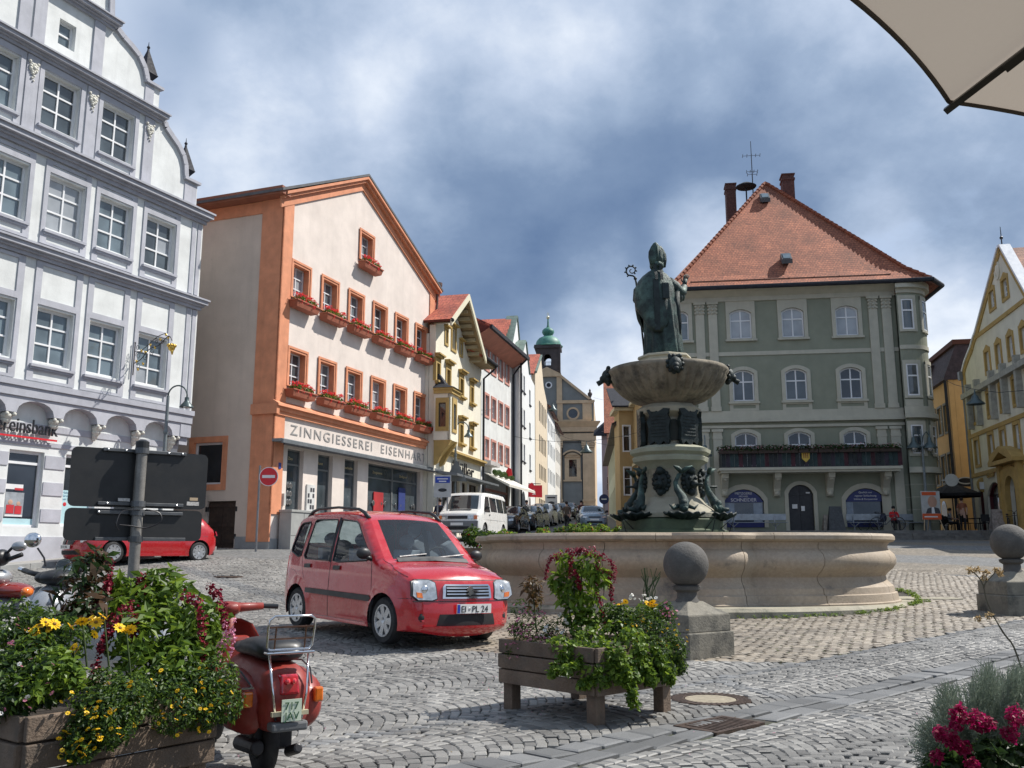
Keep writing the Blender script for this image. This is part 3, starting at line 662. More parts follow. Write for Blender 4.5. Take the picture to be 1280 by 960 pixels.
 def poster(b):
  b.mi=0;b.box(-6.1,-5.55,.14,.15,.94,1.6);b.mi=1;b.box(-6.05,-5.83,.13,.139,1.03,1.26);b.box(-5.8,-5.6,.13,.139,1.02,1.24);b.mi=2;b.box(-6.08,-5.57,.13,.138,.95,1.0);b.mi=3;b.ball((-5.94,.138,1.33),.07,8,6,1,.1,1);b.ball((-5.7,.138,1.3),.06,8,6,1,.1,1)
 part('window_poster',[pg,pr,pw,mat('poster skin',(.5,.3,.22),.6)],t,poster)
 part('window_poster',[pw,pr],t,lambda b:(b.box(-6.12,-5.6,.14,.15,1.68,1.82),setattr(b,'mi',1),b.box(-5.85,-5.6,.132,.139,1.66,1.72)))
 part('round_sticker',pr,t,lambda b:b.ball((-4.25,.148,1.35),.06,10,6,1,.1,1))
 tx=text_obj('foil_writing','Mehr\nService\nfuer Sie',.09,mat('poster ink',(.1,.2,.3),.6),t,(-4.35,.148,1.65),depth=.002)
 return t
BANK=bank()
# sidewalk along the bank
def sidewalk():
 o=empty('sidewalk',(-10.475,28.95,1.213),math.pi/2-R(25.5));tag(o,kind='structure')
 m=mat('pale sidewalk slabs',(.33,.32,.30),.8,.15,2,bump=.2)
 k=0;x=-14.
 while x<0:
  z=lambda xx:float(gz(-10.475+math.sin(R(25.5))*xx+1,28.95+math.cos(R(25.5))*xx-.4))-1.212+.13
  part('paving_slab',m,o,lambda b:b.rings([[(x+.004,-1.05,z(x)-.2),(x+.79,-1.05,z(x+.8)-.2),(x+.79,-.05,z(x+.8)-.2),(x+.004,-.05,z(x)-.2)],[(x+.004,-1.05,z(x)),(x+.79,-1.05,z(x+.8)),(x+.79,-.05,z(x+.8)),(x+.004,-.05,z(x))]]))
  part('kerb_stone',M['kerb'],o,lambda b:b.rings([[(x+.004,-1.22,z(x)-.3),(x+.79,-1.22,z(x+.8)-.3),(x+.79,-1.055,z(x+.8)-.3),(x+.004,-1.055,z(x)-.3)],[(x+.004,-1.22,z(x)-.005),(x+.79,-1.22,z(x+.8)-.005),(x+.79,-1.055,z(x+.8)),(x+.004,-1.055,z(x))]]))
  x+=.8
sidewalk()
# ================================================================== ORANGE TRIMMED PEWTER SHOP
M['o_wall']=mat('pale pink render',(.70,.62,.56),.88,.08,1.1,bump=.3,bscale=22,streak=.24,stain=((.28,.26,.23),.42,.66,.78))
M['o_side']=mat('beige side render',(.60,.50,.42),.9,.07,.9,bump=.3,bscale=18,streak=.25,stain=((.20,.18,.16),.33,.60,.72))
M['o_orange']=mat('orange painted trim',(.65,.265,.14),.75,.12,2.2,bump=.2,streak=.35)
M['o_brown']=mat('terracotta flower box',(.36,.115,.065),.7,.12,4)
M['o_grey']=mat('grey stone base',(.30,.31,.31),.8,.12,2,bump=.2)
def shop():
 o=(-7.929,30,1.39)
 t=house('pewter_shop_house',o,20.5,'pink gabled shop house with orange corner strips and red flower boxes','building')
 WD=12.15;AP=5.25;Z0=12.1;ZA=14.78;Z1=12.0
 outl=[(0,-1.6),(WD,-1.6),(WD,Z1),(AP,ZA),(0,Z0)]
 wc=[1.17+1.93*k for k in range(6)]
 wins=[(c,8.6,9.8,.98) for c in wc]+[(c,5.46,6.68,.98) for c in wc]+[(5.72,11.38,12.5,.95)]
 sw=[(.86,1.84,1.14,3.3),(2.76,3.76,1.0,3.3),(4.6,5.58,1.0,3.3),(6.4,11.05,.55,3.3)]
 part('front_wall',M['o_wall'],t,lambda b:b.slab(outl,[rect(c-w/2,c+w/2,a,z) for c,a,z,w in wins]+[rect(a,b_,c,d) for a,b_,c,d in sw],0,.35))
 sd=[(1.98,3.22,2.05,3.52),(1.35,2.5,-.05,1.5)]
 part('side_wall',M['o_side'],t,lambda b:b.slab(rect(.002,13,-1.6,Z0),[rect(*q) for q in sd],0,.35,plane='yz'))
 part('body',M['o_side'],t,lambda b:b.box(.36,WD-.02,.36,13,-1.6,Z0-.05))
 for c,a,z,w in wins:
  window(t,c-w/2,a,w,z-a,2,(.33,.66),0,.2,glass=('glass_mid','glass_sky','glass_curtain'),ft=.06,bt=.04,split=False)
  part('window_surround',M['o_orange'],t,lambda b:(b.slab(rect(c-w/2-.1,c+w/2+.1,a-.04,z+.1),[rect(c-w/2+.02,c+w/2-.02,a+.0,z-.02)],-.04,.19),b.slab(rect(c-w/2-.14,c+w/2+.14,a-.04,z+.14),[rect(c-w/2-.06,c+w/2+.06,a+.0,z+.06)],-.065,-.03)))
 # trims
 def rake(b,d0,d1,th,y0,y1):
  q=[]
  for (xa,za),(xb,zb) in (((-.25,12.05),(AP,ZA)),((AP,ZA),(WD+.25,Z1-.1))):
   s_=(zb-za)/(xb-xa)
   b.slab([(xa,za-d1),(xb,zb-d1),(xb,zb-d0),(xa,za-d0)],[],y0,y1,back=True)
 part('rake_trim',M['o_orange'],t,lambda b:(rake(b,.0,.52,0,-.07,.01)))
 part('rake_moulding',M['o_orange'],t,lambda b:(rake(b,-.02,.2,0,-.2,-.07),rake(b,-.04,.07,0,-.3,-.2)))
 part('corner_strip',M['o_orange'],t,lambda b:(b.box(-.05,.55,-.05,.01,1.05,4.35),b.box(-.05,.55,-.05,.01,4.8,Z0),b.box(-.05,.002,-.05,.85,.15,Z0)))
 part('corner_strip',M['o_orange'],t,lambda b:(b.box(WD-.5,WD+.02,-.05,.01,.4,4.35),b.box(WD-.5,WD+.02,-.05,.01,4.8,Z1-.2)))
 part('eave_board',mat('brown soffit',(.30,.115,.07),.75,.12,3),t,lambda b:(b.box(-.5,-.001,-.25,13,11.95,12.22),))
 part('eave_trim',M['o_orange'],t,lambda b:(b.box(-.04,.001,.85,13,11.5,11.94)))
 M['o_roof']=mat('grey roof edge',(.10,.10,.105),.6,.2,5)
 def roof(b):
  for (xa,za),(xb,zb) in (((-.55,12.0),(AP,ZA+.06)),((AP,ZA+.06),(WD+.35,Z1-.08))):
   b.rings([[(xa,-.32,za),(xb,-.32,zb),(xb,-.32,zb+.1),(xa,-.32,za+.1)],[(xa,13,za),(xb,13,zb),(xb,13,zb+.1),(xa,13,za+.1)]])
 part('roof',M['o_roof'],t,roof)
 part('string_course',M['o_orange'],t,lambda b:(b.box(-.1,WD+.1,-.10,.003,4.35,4.48),b.box(-.12,WD+.12,-.16,.002,4.48,4.62),b.rings([[(-.14,-.26,4.62),(WD+.14,-.26,4.62),(WD+.14,.0,4.62),(-.14,.0,4.62)],[(-.14,-.24,4.7),(WD+.14,-.24,4.7),(WD+.14,.0,4.84),(-.14,.0,4.84)]]),b.box(-.16,.0,-.2,.85,4.35,4.7)))
 tx=text_obj('shop_lettering','ZINNGIESSEREI  EISENHART',.5,mat('grey letters',(.30,.29,.28),.7,.1,4),t,(.95,-.012,3.78),depth=.008,spacing=1.25)
 tx.scale.x=10.6/(max(v.co.x for v in tx.data.vertices)-min(v.co.x for v in tx.data.vertices))
 part('awning_cassette',M['zinc'],t,lambda b:(b.box(-.1,WD+.05,-.42,-.02,3.42,3.52),b.box(-.1,WD+.05,-.48,-.40,3.36,3.5)),bevel=.01)
 part('awning_rail',M['metal_dark'],t,lambda b:b.box(-.08,WD,-.52,-.46,3.3,3.36))
 part('plinth',M['o_grey'],t,lambda b:(b.box(.0,.85,-.04,.002,-1.6,.25),b.box(.55,6.35,-.05,.003,-1.6,.95),b.box(6.3,WD,-.05,.003,-1.6,.5),b.box(-.03,.0,-.03,1.3,-1.6,.32),b.box(-.03,.001,2.55,13,-1.6,.2)))
 dg=mat('shop frame grey',(.16,.17,.17),.5,.1,4);
 for a,b_,c,d in sw[:3]:
  window(t,a,c,b_-a,d-c,1,(.76,),0,.16,fm=dg,glass=('glass_mid',),ft=.05,bt=.06,split=True)
 for k in range(2):window(t,6.4+k*2.33,.55,2.32,2.75,1,(.80,),0,.16,fm=dg,glass=('glass_mid',),ft=.05,bt=.06,split=True)
 gl=mat('gilt letters',(.5,.42,.25),.5)
 for x,s_ in ((1.1,'Zinn'),(2.95,'Kunst'),(4.75,'Geschenke'),(7.0,'Zinngiesserei'),(9.3,'Zinnfiguren')):text_obj('window_writing',s_,.15,gl,t,(x,.14,2.93),depth=.004)
 part('window_display',mat('display red',(.42,.03,.035),.6),t,lambda b:(b.box(7.15,7.95,.14,.17,1.2,2.2)))
 part('window_display',mat('display blue',(.03,.05,.2),.6),t,lambda b:(b.box(9.3,9.9,.14,.17,1.5,2.5)))
 def disp(b):
  for k in range(24):x=random.choice([random.uniform(6.6,8.5),random.uniform(9.0,10.9)]);z=random.choice([.75,1.3,1.75]);b.ball((x,.145,z),random.uniform(.05,.11),8,5,1,.1,random.uniform(.6,1.6))
  for k in range(6):b.ball((1.2+.15*(k % 2),.145,1.5+.28*(k // 2)),.1,10,5,1,.1,1)
 part('pewter_ware',mat('pewter',(.3,.3,.3),.3,metal=.8),t,disp,smooth=True)
 part('notice_board',[mat('notice paper',(.62,.62,.6),.7),mat('notice ink',(.05,.05,.06),.7)],t,lambda b:(b.box(2.05,2.55,-.06,-.0,.98,2.15),setattr(b,'mi',1),[b.box(2.1+.15*i,2.2+.15*i,-.07,-.061,1.1+.2*j,1.24+.2*j) for i in range(3) for j in range(5) if (i+j) % 3 != 1]))
 part('door_bell_panel',mat('panel',(.5,.5,.48),.5),t,lambda b:(b.box(.62,.74,-.1,-.0,1.35,1.75)))
 part('house_number',mat('enamel blue',(.04,.07,.3),.3),t,lambda b:b.box(.3,.42,-.07,-.05,2.55,2.75))
 window_r=part('side_window',[M['white_frame'],M['glass_dark'],M['o_orange']],t,lambda b:(
  b.slab(rect(1.98,3.22,2.05,3.52),[rect(2.07,3.13,2.14,3.43)],.12,.2,plane='yz'),setattr(b,'mi',1),b.box(.16,.17,2.07,3.13,2.14,3.43),setattr(b,'mi',2),
  b.slab(rect(1.8,3.4,1.87,3.7),[rect(2.0,3.2,2.07,3.5)],-.03,.1,plane='yz')))
 part('cellar_door',M['wood_dark'],t,lambda b:(b.box(.1,.15,1.36,1.92,-.05,1.49),b.box(.1,.15,1.93,2.49,-.05,1.49),[b.box(.07,.1,1.36+.57*i,1.92+.57*i,zz,zz+.12) for i in (0,1) for zz in (.1,.65,1.3)]))
 part('door_hinge',M['metal_dark'],t,lambda b:[b.box(-.02,.1,y,y+.06,z,z+.16) for y in (1.28,2.5) for z in (.25,1.15)])
 part('drain_pipe',mat('rain pipe',(.13,.075,.06),.5),t,lambda b:(b.tube([(WD+.12,-.12,12.0),(WD+.12,-.12,11.4),(WD+.1,-.1,11.1),(WD+.1,-.1,.3)],.055,8),b.lathe([(.12,0),(.2,.3),(.2,.42)],10,(WD+.12,-.15,11.9))))
 return t,wc
SHOP,WCS=shop()
def flowerbox():
 box=MB();box.rings([[(-.66,-.36,.02),(.66,-.36,.02),(.66,-.06,.0),(-.66,-.06,.0)],[(-.72,-.42,.24),(.72,-.42,.24),(.72,-.06,.24),(-.72,-.06,.24)]]);box.box(-.74,.74,-.44,-.06,.22,.26)
 bm_=box.mesh('window_box',M['o_brown']);root=SHOP.matrix_world
 bpy.context.view_layer.update();Mx=SHOP.matrix_world.copy();rz=SHOP.rotation_euler.z
 tmpl=[]
 for k in range(3):
  lf=leaf_cloud('foliage',None,M['leaf_green'],[((x,-.26,.34),(.16,.13,.12),1) for x in (-.5,-.25,0,.25,.5)],420,.09,seed=40+k)
  fl=leaf_cloud('blossoms',None,M['red_flower'],[((x,-.28,.42+.05*((i*7+k) % 3)),(.09,.09,.07),1) for i,x in enumerate((-.6,-.42,-.25,-.08,.1,.28,.45,.62))]+[((x,-.42,.22),(.05,.04,.08),.5) for x in (-.3,.2,.5)],420,.06,seed=50+k)
  tmpl.append((lf.data,fl.data));bpy.data.objects.remove(lf);bpy.data.objects.remove(fl)
 order=['nearest the orange corner strip','second from the corner strip','third from the corner strip','fourth from the corner strip','fifth from the corner strip','farthest from the corner strip, above the rain pipe side']
 spots=[(c,8.16,'upper row window box of red geraniums, ' +order[i]) for i,c in enumerate(WCS)]+[(c,5.02,'lower row window box of red geraniums, ' +order[i]) for i,c in enumerate(WCS)]+[(5.72,10.94,'terracotta window box of red geraniums alone high under the gable')]
 for i,(x,z,lab) in enumerate(spots):
  p=Mx @ Vector((x,0,z));w=link('window_box',bm_,None,p,(0,0,rz));tag(w,lab.replace(', above the rain pipe side',''),'flower box','window boxes on the pink shop house')
  a,b=tmpl[i % 3];s_=1 if i % 2 else -1
  tag(link('foliage',a,w,scale=(s_,1,1)),kind='stuff');tag(link('blossoms',b,w,scale=(s_,1,1)),kind='stuff')
flowerbox()
# ================================================================== STREET: LEFT ROW
CREAM=mat('cream render',(.74,.70,.58),.88,.06,1.2,bump=.2,streak=.15);M['cream']=CREAM
M['ochre_trim']=mat('ochre trim',(.42,.29,.10),.8,.1,2.5)
M['tile_red']=None
def tilemat(name,c1,c2,rows=3.2,cols=4.5,strength=.9):
 """clay tiles: rows up the slope and staggered joints from the object's own coordinates (UV map 'UVMap' in metres)"""
 m,nt,N,L,P=_new(name);uv=N.new('ShaderNodeUVMap');uv.uv_map='UVMap'
 br=N.new('ShaderNodeTexBrick');br.inputs['Scale'].default_value=1;br.inputs['Brick Width'].default_value=1/cols;br.inputs['Row Height'].default_value=1/rows
 br.inputs['Mortar Size'].default_value=.012;br.inputs['Mortar Smooth'].default_value=.5;br.inputs['Color1'].default_value=(*c1,1);br.inputs['Color2'].default_value=(*c2,1);br.inputs['Mortar'].default_value=(*[c*.35 for c in c1],1)
 L.new(uv.outputs[0],br.inputs['Vector'])
 n=N.new('ShaderNodeTexNoise');n.inputs['Scale'].default_value=.55;n.inputs['Detail'].default_value=7;n.inputs['Roughness'].default_value=.65;L.new(uv.outputs[0],n.inputs['Vector'])
 r=N.new('ShaderNodeMapRange');L.new(n.outputs[0],r.inputs[0]);r.inputs[1].default_value=.35;r.inputs[2].default_value=.7;r.inputs[3].default_value=1.25;r.inputs[4].default_value=.55
 n2=N.new('ShaderNodeTexNoise');n2.inputs['Scale'].default_value=9;n2.inputs['Detail'].default_value=3;L.new(uv.outputs[0],n2.inputs['Vector'])
 r2=N.new('ShaderNodeMapRange');L.new(n2.outputs[0],r2.inputs[0]);r2.inputs[1].default_value=.3;r2.inputs[2].default_value=.7;r2.inputs[3].default_value=.62;r2.inputs[4].default_value=1.35
 mu=N.new('ShaderNodeMath');mu.operation='MULTIPLY';L.new(r.outputs[0],mu.inputs[0]);L.new(r2.outputs[0],mu.inputs[1])
 s=N.new('ShaderNodeVectorMath');s.operation='SCALE';L.new(br.outputs['Color'],s.inputs[0]);L.new(mu.outputs[0],s.inputs['Scale']);L.new(s.outputs[0],P.inputs['Base Color'])
 P.inputs['Roughness'].default_value=.8
 sp=N.new('ShaderNodeSeparateXYZ');L.new(uv.outputs[0],sp.inputs[0]);m1=N.new('ShaderNodeMath');m1.operation='MULTIPLY';L.new(sp.outputs[1],m1.inputs[0]);m1.inputs[1].default_value=rows
 f=N.new('ShaderNodeMath');f.operation='FRACT';L.new(m1.outputs[0],f.inputs[0]);iv=N.new('ShaderNodeMath');iv.operation='SUBTRACT';iv.inputs[0].default_value=1;L.new(f.outputs[0],iv.inputs[1])
 b=N.new('ShaderNodeBump');b.inputs['Strength'].default_value=strength;b.inputs['Distance'].default_value=.06;L.new(iv.outputs[0],b.inputs['Height']);L.new(b.outputs[0],P.inputs['Normal'])
 return m
M['tile_red']=tilemat('red clay tiles',(.25,.078,.04),(.35,.12,.06),5.5,5.5)
M['tile_pan']=tilemat('red pantiles',(.34,.075,.045),(.42,.11,.06),2.6,3.4)
M['tile_old']=tilemat('old brown tiles',(.20,.09,.06),(.30,.15,.10),4,4)
def roofplane(name,m,parent,pts,th=.12,world=False):
 """tiled plane through 3 or 4 points (eave left, eave right, top right, top left) with UVs in metres and thickness"""
 pts=[Vector(p) for p in pts];ex=(pts[1]-pts[0]).normalized();nn=(pts[1]-pts[0]).cross(pts[-1]-pts[0]).normalized();ey=nn.cross(ex)
 b=MB();lo=[p-nn*th for p in pts];n=len(pts)
 a=[b.v(p) for p in pts];c=[b.v(p) for p in lo];b.f(a);b.f(c[::-1])
 for i in range(n):j=(i+1) % n;b.f((a[i],c[i],c[j],a[j]))
 me=b.mesh(name,m);uvl=me.uv_layers.new(name='UVMap')
 for l in me.loops:v=me.vertices[l.vertex_index].co-pts[0];uvl.data[l.index].uv=(v.dot(ex),v.dot(ey))
 return link(name,me,parent)
M['frame_brown']=mat('brown window frame',(.07,.045,.03),.5,.2,4)
def trimbox(b,x0,x1,z0,z1,w,y0=-.05,y1=.02):b.slab(rect(x0-w,x1+w,z0-w,z1+w),[rect(x0,x1,z0,z1)],y0,y1)
def simple_wall(t,m,outl,wins,th=.3,name='front_wall',fm=None,glass=('glass_mid','glass_sky'),cols=2,rows=(.33,.66),trim=None,tw=.12,split=False,frame=True,recess=.12,sill=None,arches=None,y=0,ft=.05):
 part(name,m,t,lambda b:b.slab(outl,[arch(x0,x1,z0,z1,(arches or 0)) if arches else rect(x0,x1,z0,z1) for x0,x1,z0,z1 in wins],y,y+th))
 for x0,x1,z0,z1 in wins:
  window(t,x0,z0,x1-x0,z1-z0,cols,rows,arches or 0,y+recess,fm=fm,glass=glass,ft=ft,bt=.04,split=split)
  if trim:
   part('window_surround',trim,t,lambda b:b.slab(arch(x0-tw,x1+tw,z0-tw,z1+tw,arches) if arches else rect(x0-tw,x1+tw,z0-tw,z1+tw),[arch(x0+.01,x1-.01,z0+.01,z1-.01,arches) if arches else rect(x0+.01,x1-.01,z0+.01,z1-.01)],y-.05,y+.06))
  if sill:part('window_sill',sill,t,lambda b:b.box(x0-.1,x1+.1,y-.12,y+.01,z0-.1,z0-.01))
def oriel_house():
 t=house('oriel_house',(-3.48,40.5,2.06),13.7,'cream gabled house with ochre window trims and a small corner oriel','building')
 WD=7.75;outl=[(0,-1.6),(WD,-1.6),(WD,8.95),(5.3,8.95),(2.55,11.15),(0,9.4)]
 up=[(.1,.55,6.85,7.65),(1.6,2.15,6.8,7.65),(3.75,4.3,6.75,7.6),(5.65,6.1,6.7,7.5)]
 lo=[(3.8,4.3,4.42,5.3),(5.7,6.15,4.42,5.25)]
 gb=[(1.35,1.65,8.85,9.5),(2.35,2.95,8.8,9.85),(3.75,4.05,8.8,9.4)]
 shopw=[(.9,2.3,.5,2.5),(2.5,3.9,.5,2.5),(4.2,5.2,-.1,2.5),(5.4,7.2,.5,2.5)]
 simple_wall(t,CREAM,outl,up+lo+gb+shopw,fm=M['frame_brown'],glass=('glass_dark','glass_mid'),rows=(.7,),sill=None)
 for x0,x1,z0,z1 in up+lo:
  part('window_surround',M['ochre_trim'],t,lambda b:(b.slab(rect(x0-.14,x1+.14,z0-.05,z1+.24),[rect(x0+.01,x1-.01,z0+.01,z1-.01)],-.05,.1),b.box(x0-.24,x1+.24,-.26,-.0,z1+.34,z1+.41),b.box(x0-.2,x1+.2,-.18,-.0,z1+.25,z1+.34),b.box(x0-.2,x1+.2,-.2,-.0,z0-.14,z0-.05),b.box(x0-.15,x1+.15,-.13,-.0,z0-.2,z0-.14)))
 for x0,x1,z0,z1 in gb:part('window_surround',M['ochre_trim'],t,lambda b:(trimbox(b,x0,x1,z0,z1,.12),b.box(x0-.2,x1+.2,-.2,0,z1+.12,z1+.2)))
 part('body',CREAM,t,lambda b:b.box(.01,WD,.32,9,-1.6,9.0))
 # oriel on the corner
 M['or_side']=CREAM
 D=-.78;X0,X1=-.15,.95
 part('oriel',CREAM,t,lambda b:(b.slab(rect(X0,X1,4.05,6.2),[rect(.2,.62,4.55,5.75)],D,D+.12),b.slab(rect(D,0,4.05,6.2),[rect(-.6,-.22,4.62,5.75)],X0,X0+.1,plane='yz'),b.box(X1-.1,X1,D+.001,0,4.05,6.2)))
 part('oriel_window',[M['ochre_trim'],M['glass_dark'],M['frame_brown']],t,lambda b:(b.slab(rect(.08,.74,4.42,6.0),[rect(.2,.62,4.57,5.73)],D-.05,D+.04),b.slab(rect(-.72,-.1,4.45,5.95),[rect(-.58,-.24,4.64,5.73)],X0-.05,X0+.04,plane='yz'),setattr(b,'mi',1),b.box(.2,.62,D+.05,D+.06,4.55,5.75),b.box(X0+.05,X0+.06,-.6,-.22,4.6,5.75),setattr(b,'mi',2),b.slab(rect(-.6,-.22,4.6,5.75),[rect(-.54,-.28,4.67,5.68)],X0+.02,X0+.05,plane='yz'),b.box(.39,.43,D+.02,D+.05,4.55,5.75)))
 part('oriel_eave',M['ochre_trim'],t,lambda b:(b.box(X0-.08,X1+.1,D-.1,0,6.15,6.3),b.box(X0-.14,X1+.16,D-.17,0,6.3,6.4)))
 part('oriel_roof',M['slate'],t,lambda b:b.rings([[(X0-.2,D-.22,6.4),(X1+.2,D-.22,6.4),(X1+.2,0,6.4),(X0-.2,0,6.4)],[(.05,-.45,6.62),(.75,-.45,6.62),(.75,0,6.62),(.05,0,6.62)],[(.3,-.08,7.15),(.5,-.08,7.15),(.5,0,7.15),(.3,0,7.15)]]))
 part('oriel_console',M['ochre_trim'],t,lambda b:(b.rings([[(X0,D,4.05),(X1,D,4.05),(X1,0,4.05),(X0,0,4.05)],[(.05,-.5,3.8),(.8,-.5,3.8),(.8,0,3.8),(.05,0,3.8)],[(.15,-.08,3.3),(.7,-.08,3.3),(.7,0,3.3),(.15,0,3.3)]])))
 for x in (X0+.12,X1-.12):part('oriel_bracket',M['ochre_trim'],t,lambda b:b.slab([(D-.03,4.05),(-.02,4.05),(-.02,2.95),(-.2,3.05),(-.4,3.45),(-.7,3.82)],[],x-.1,x+.1,back=True,plane='yz'))
 part('string_course',M['ochre_trim'],t,lambda b:(b.box(1.0,WD+.05,-.2,.01,3.58,3.72),b.box(1.0,WD+.1,-.32,.01,3.72,3.82)))
 tx=text_obj('shop_lettering','Müller',.95,M['letter_black'],t,(2.5,-.1,2.78),depth=.02,sx=1.45)
 part('shop_canopy',M['zinc'],t,lambda b:(b.rings([[(.3,-1.0,2.5),(WD,-1.0,2.5),(WD,0,2.62),(.3,0,2.62)],[(.3,-1.0,2.6),(WD,-1.0,2.6),(WD,0,2.75),(.3,0,2.75)]])))
 for x in (1.0,2.4,4.05,5.3,7.3):part('shop_pillar',M['white_frame'],t,lambda b:b.box(x-.07,x+.07,-.06,.0,0,2.5))
 # roof: deep verge with soffit, gutter ends
 V=M['cream'];F_=-.8
 ap=(2.5,11.5);lt=(-.3,9.55);rt=(5.65,8.98)
 roofplane('roof',M['tile_pan'],t,[(lt[0],9,lt[1]),(lt[0],F_,lt[1]),(ap[0],F_,ap[1]),(ap[0],9,ap[1])])
 roofplane('roof',M['tile_pan'],t,[(rt[0],F_,rt[1]),(rt[0],9,rt[1]),(ap[0],9,ap[1]),(ap[0],F_,ap[1])])
 roofplane('roof',M['tile_pan'],t,[(5.3,-.75,9.05),(WD+.15,-.75,9.05),(WD+.15,3.2,11.2),(3.2,3.2,11.2)])
 def verge(b):
  for (xa,za),(xb,zb) in ((lt,ap),(ap,rt)):b.slab([(xa,za-.32),(xb,zb-.32),(xb,zb-.02),(xa,za-.02)],[],F_-.06,F_+.02,back=True)
 part('verge_board',mat('cream verge board',(.68,.64,.48),.7,.06,3),t,verge)
 def sof(b):
  for (xa,za),(xb,zb) in ((lt,ap),(ap,rt)):b.face([(xa,F_,za-.2),(xb,F_,zb-.2),(xb,0,zb-.2),(xa,0,za-.2)])
  b.box(5.4,WD+.1,-.72,0,8.8,8.98)
 part('soffit',mat('brown soffit boards',(.30,.22,.12),.8,.15,4),t,sof)
 for k in range(9):
  f=(k+.5)/9;x=ap[0]+(rt[0]-ap[0])*f;z=ap[1]+(rt[1]-ap[1])*f-.35
  part('rafter_end',mat('cream rafter',(.42,.35,.22),.8),t,lambda b:b.box(x-.05,x+.05,F_+.2,0,z-.05,z+.12))
 part('gutter',M['slate'],t,lambda b:b.tube([(rt[0],-.82,9.0),(WD+.2,-.82,9.0)],.09,8));part('gutter',M['slate'],t,lambda b:b.tube([(-.3,-.85,lt[1]-.05),(lt[0]+.1,-.85,lt[1]-.05)],.09,8))
 part('drain_pipe',M['slate'],t,lambda b:b.tube([(WD+.1,-.8,8.95),(WD+.08,-.6,8.7),(WD+.05,-.12,8.3),(WD+.05,-.12,0)],.06,8))
oriel_house()
def pink_trim_house():
 t=house('pink_trim_house',(-1.75,53,2.45),14.3,'white four storey house with pink window trims and red awning shop','building')
 WD=7.1;xs=[(.5,1.3),(2.0,2.9),(3.65,4.55),(5.25,6.15)]
 wins=[(a,b,z0,z1) for a,b in xs for z0,z1 in ((9.6,11.0),(6.75,8.0),(4.25,5.35))]
 simple_wall(t,M['bank_white'],[(-2,-1.6),(WD,-1.6),(WD,11.2),(-2,11.2)],wins+[(.6,5.6,-.1,2.3)],glass=('glass_curtain','glass_sky','glass_curtain'),trim=mat('pink window trim',(.55,.27,.22),.8,.1,3),tw=.13)
 part('body',M['bank_white'],t,lambda b:b.box(-2,WD,.32,9,-1.6,11.1))
 part('soffit',mat('pink soffit',(.50,.22,.16),.8,.1,2),t,lambda b:b.face([(-2,0,10.85),(WD+.3,0,10.85),(WD+.3,-1.0,11.45),(-2,-1.0,11.45)]))
 part('eave_board',M['slate'],t,lambda b:b.box(-2,WD+.35,-1.15,-.98,11.4,11.62))
 roofplane('roof',M['tile_pan'],t,[(-2,-1.1,11.6),(WD+.3,-1.1,11.6),(WD+.3,4.8,14.6),(-2,4.8,14.6)])
 part('drain_pipe',M['slate'],t,lambda b:b.tube([(WD,-1.0,11.4),(WD-.05,-.5,10.9),(WD-.05,-.12,10.4),(WD-.05,-.12,0)],.06,8))
 part('shop_panel',mat('brown shop front',(.20,.14,.10),.7,.2,3),t,lambda b:(b.box(.3,.62,-.05,.0,0,2.9),b.box(5.5,5.9,-.05,.0,0,2.9)))
 part('awning',mat('white awning cloth',(.66,.64,.58),.8,.05,4),t,lambda b:b.rings([[(0.2,-.05,3.35),(6.9,-.05,3.35),(6.9,-.05,3.3),(.2,-.05,3.3)],[(.2,-1.6,2.6),(6.9,-1.6,2.6),(6.9,-1.6,2.45),(.2,-1.6,2.45)]]))
 part('balcony_box',mat('grey lamp canopy',(.45,.43,.42),.7),t,lambda b:b.box(.1,2.2,-.5,0,3.75,4.0))
 part('flower_swag',M['leaf_green'],t,lambda b:[b.ball((x,-.6,3.35+.06*math.sin(x*5)),.16,6,5) for x in np.arange(.6,5,.25)])
 part('red_hanging_sign',M['letter_red'],t,lambda b:b.slab([(-1.0,3.35),(-.7,3.3),(-.6,3.6),(-.75,3.85),(-.95,3.75)],[],3.2,3.26,back=True,plane='yz'))
pink_trim_house()
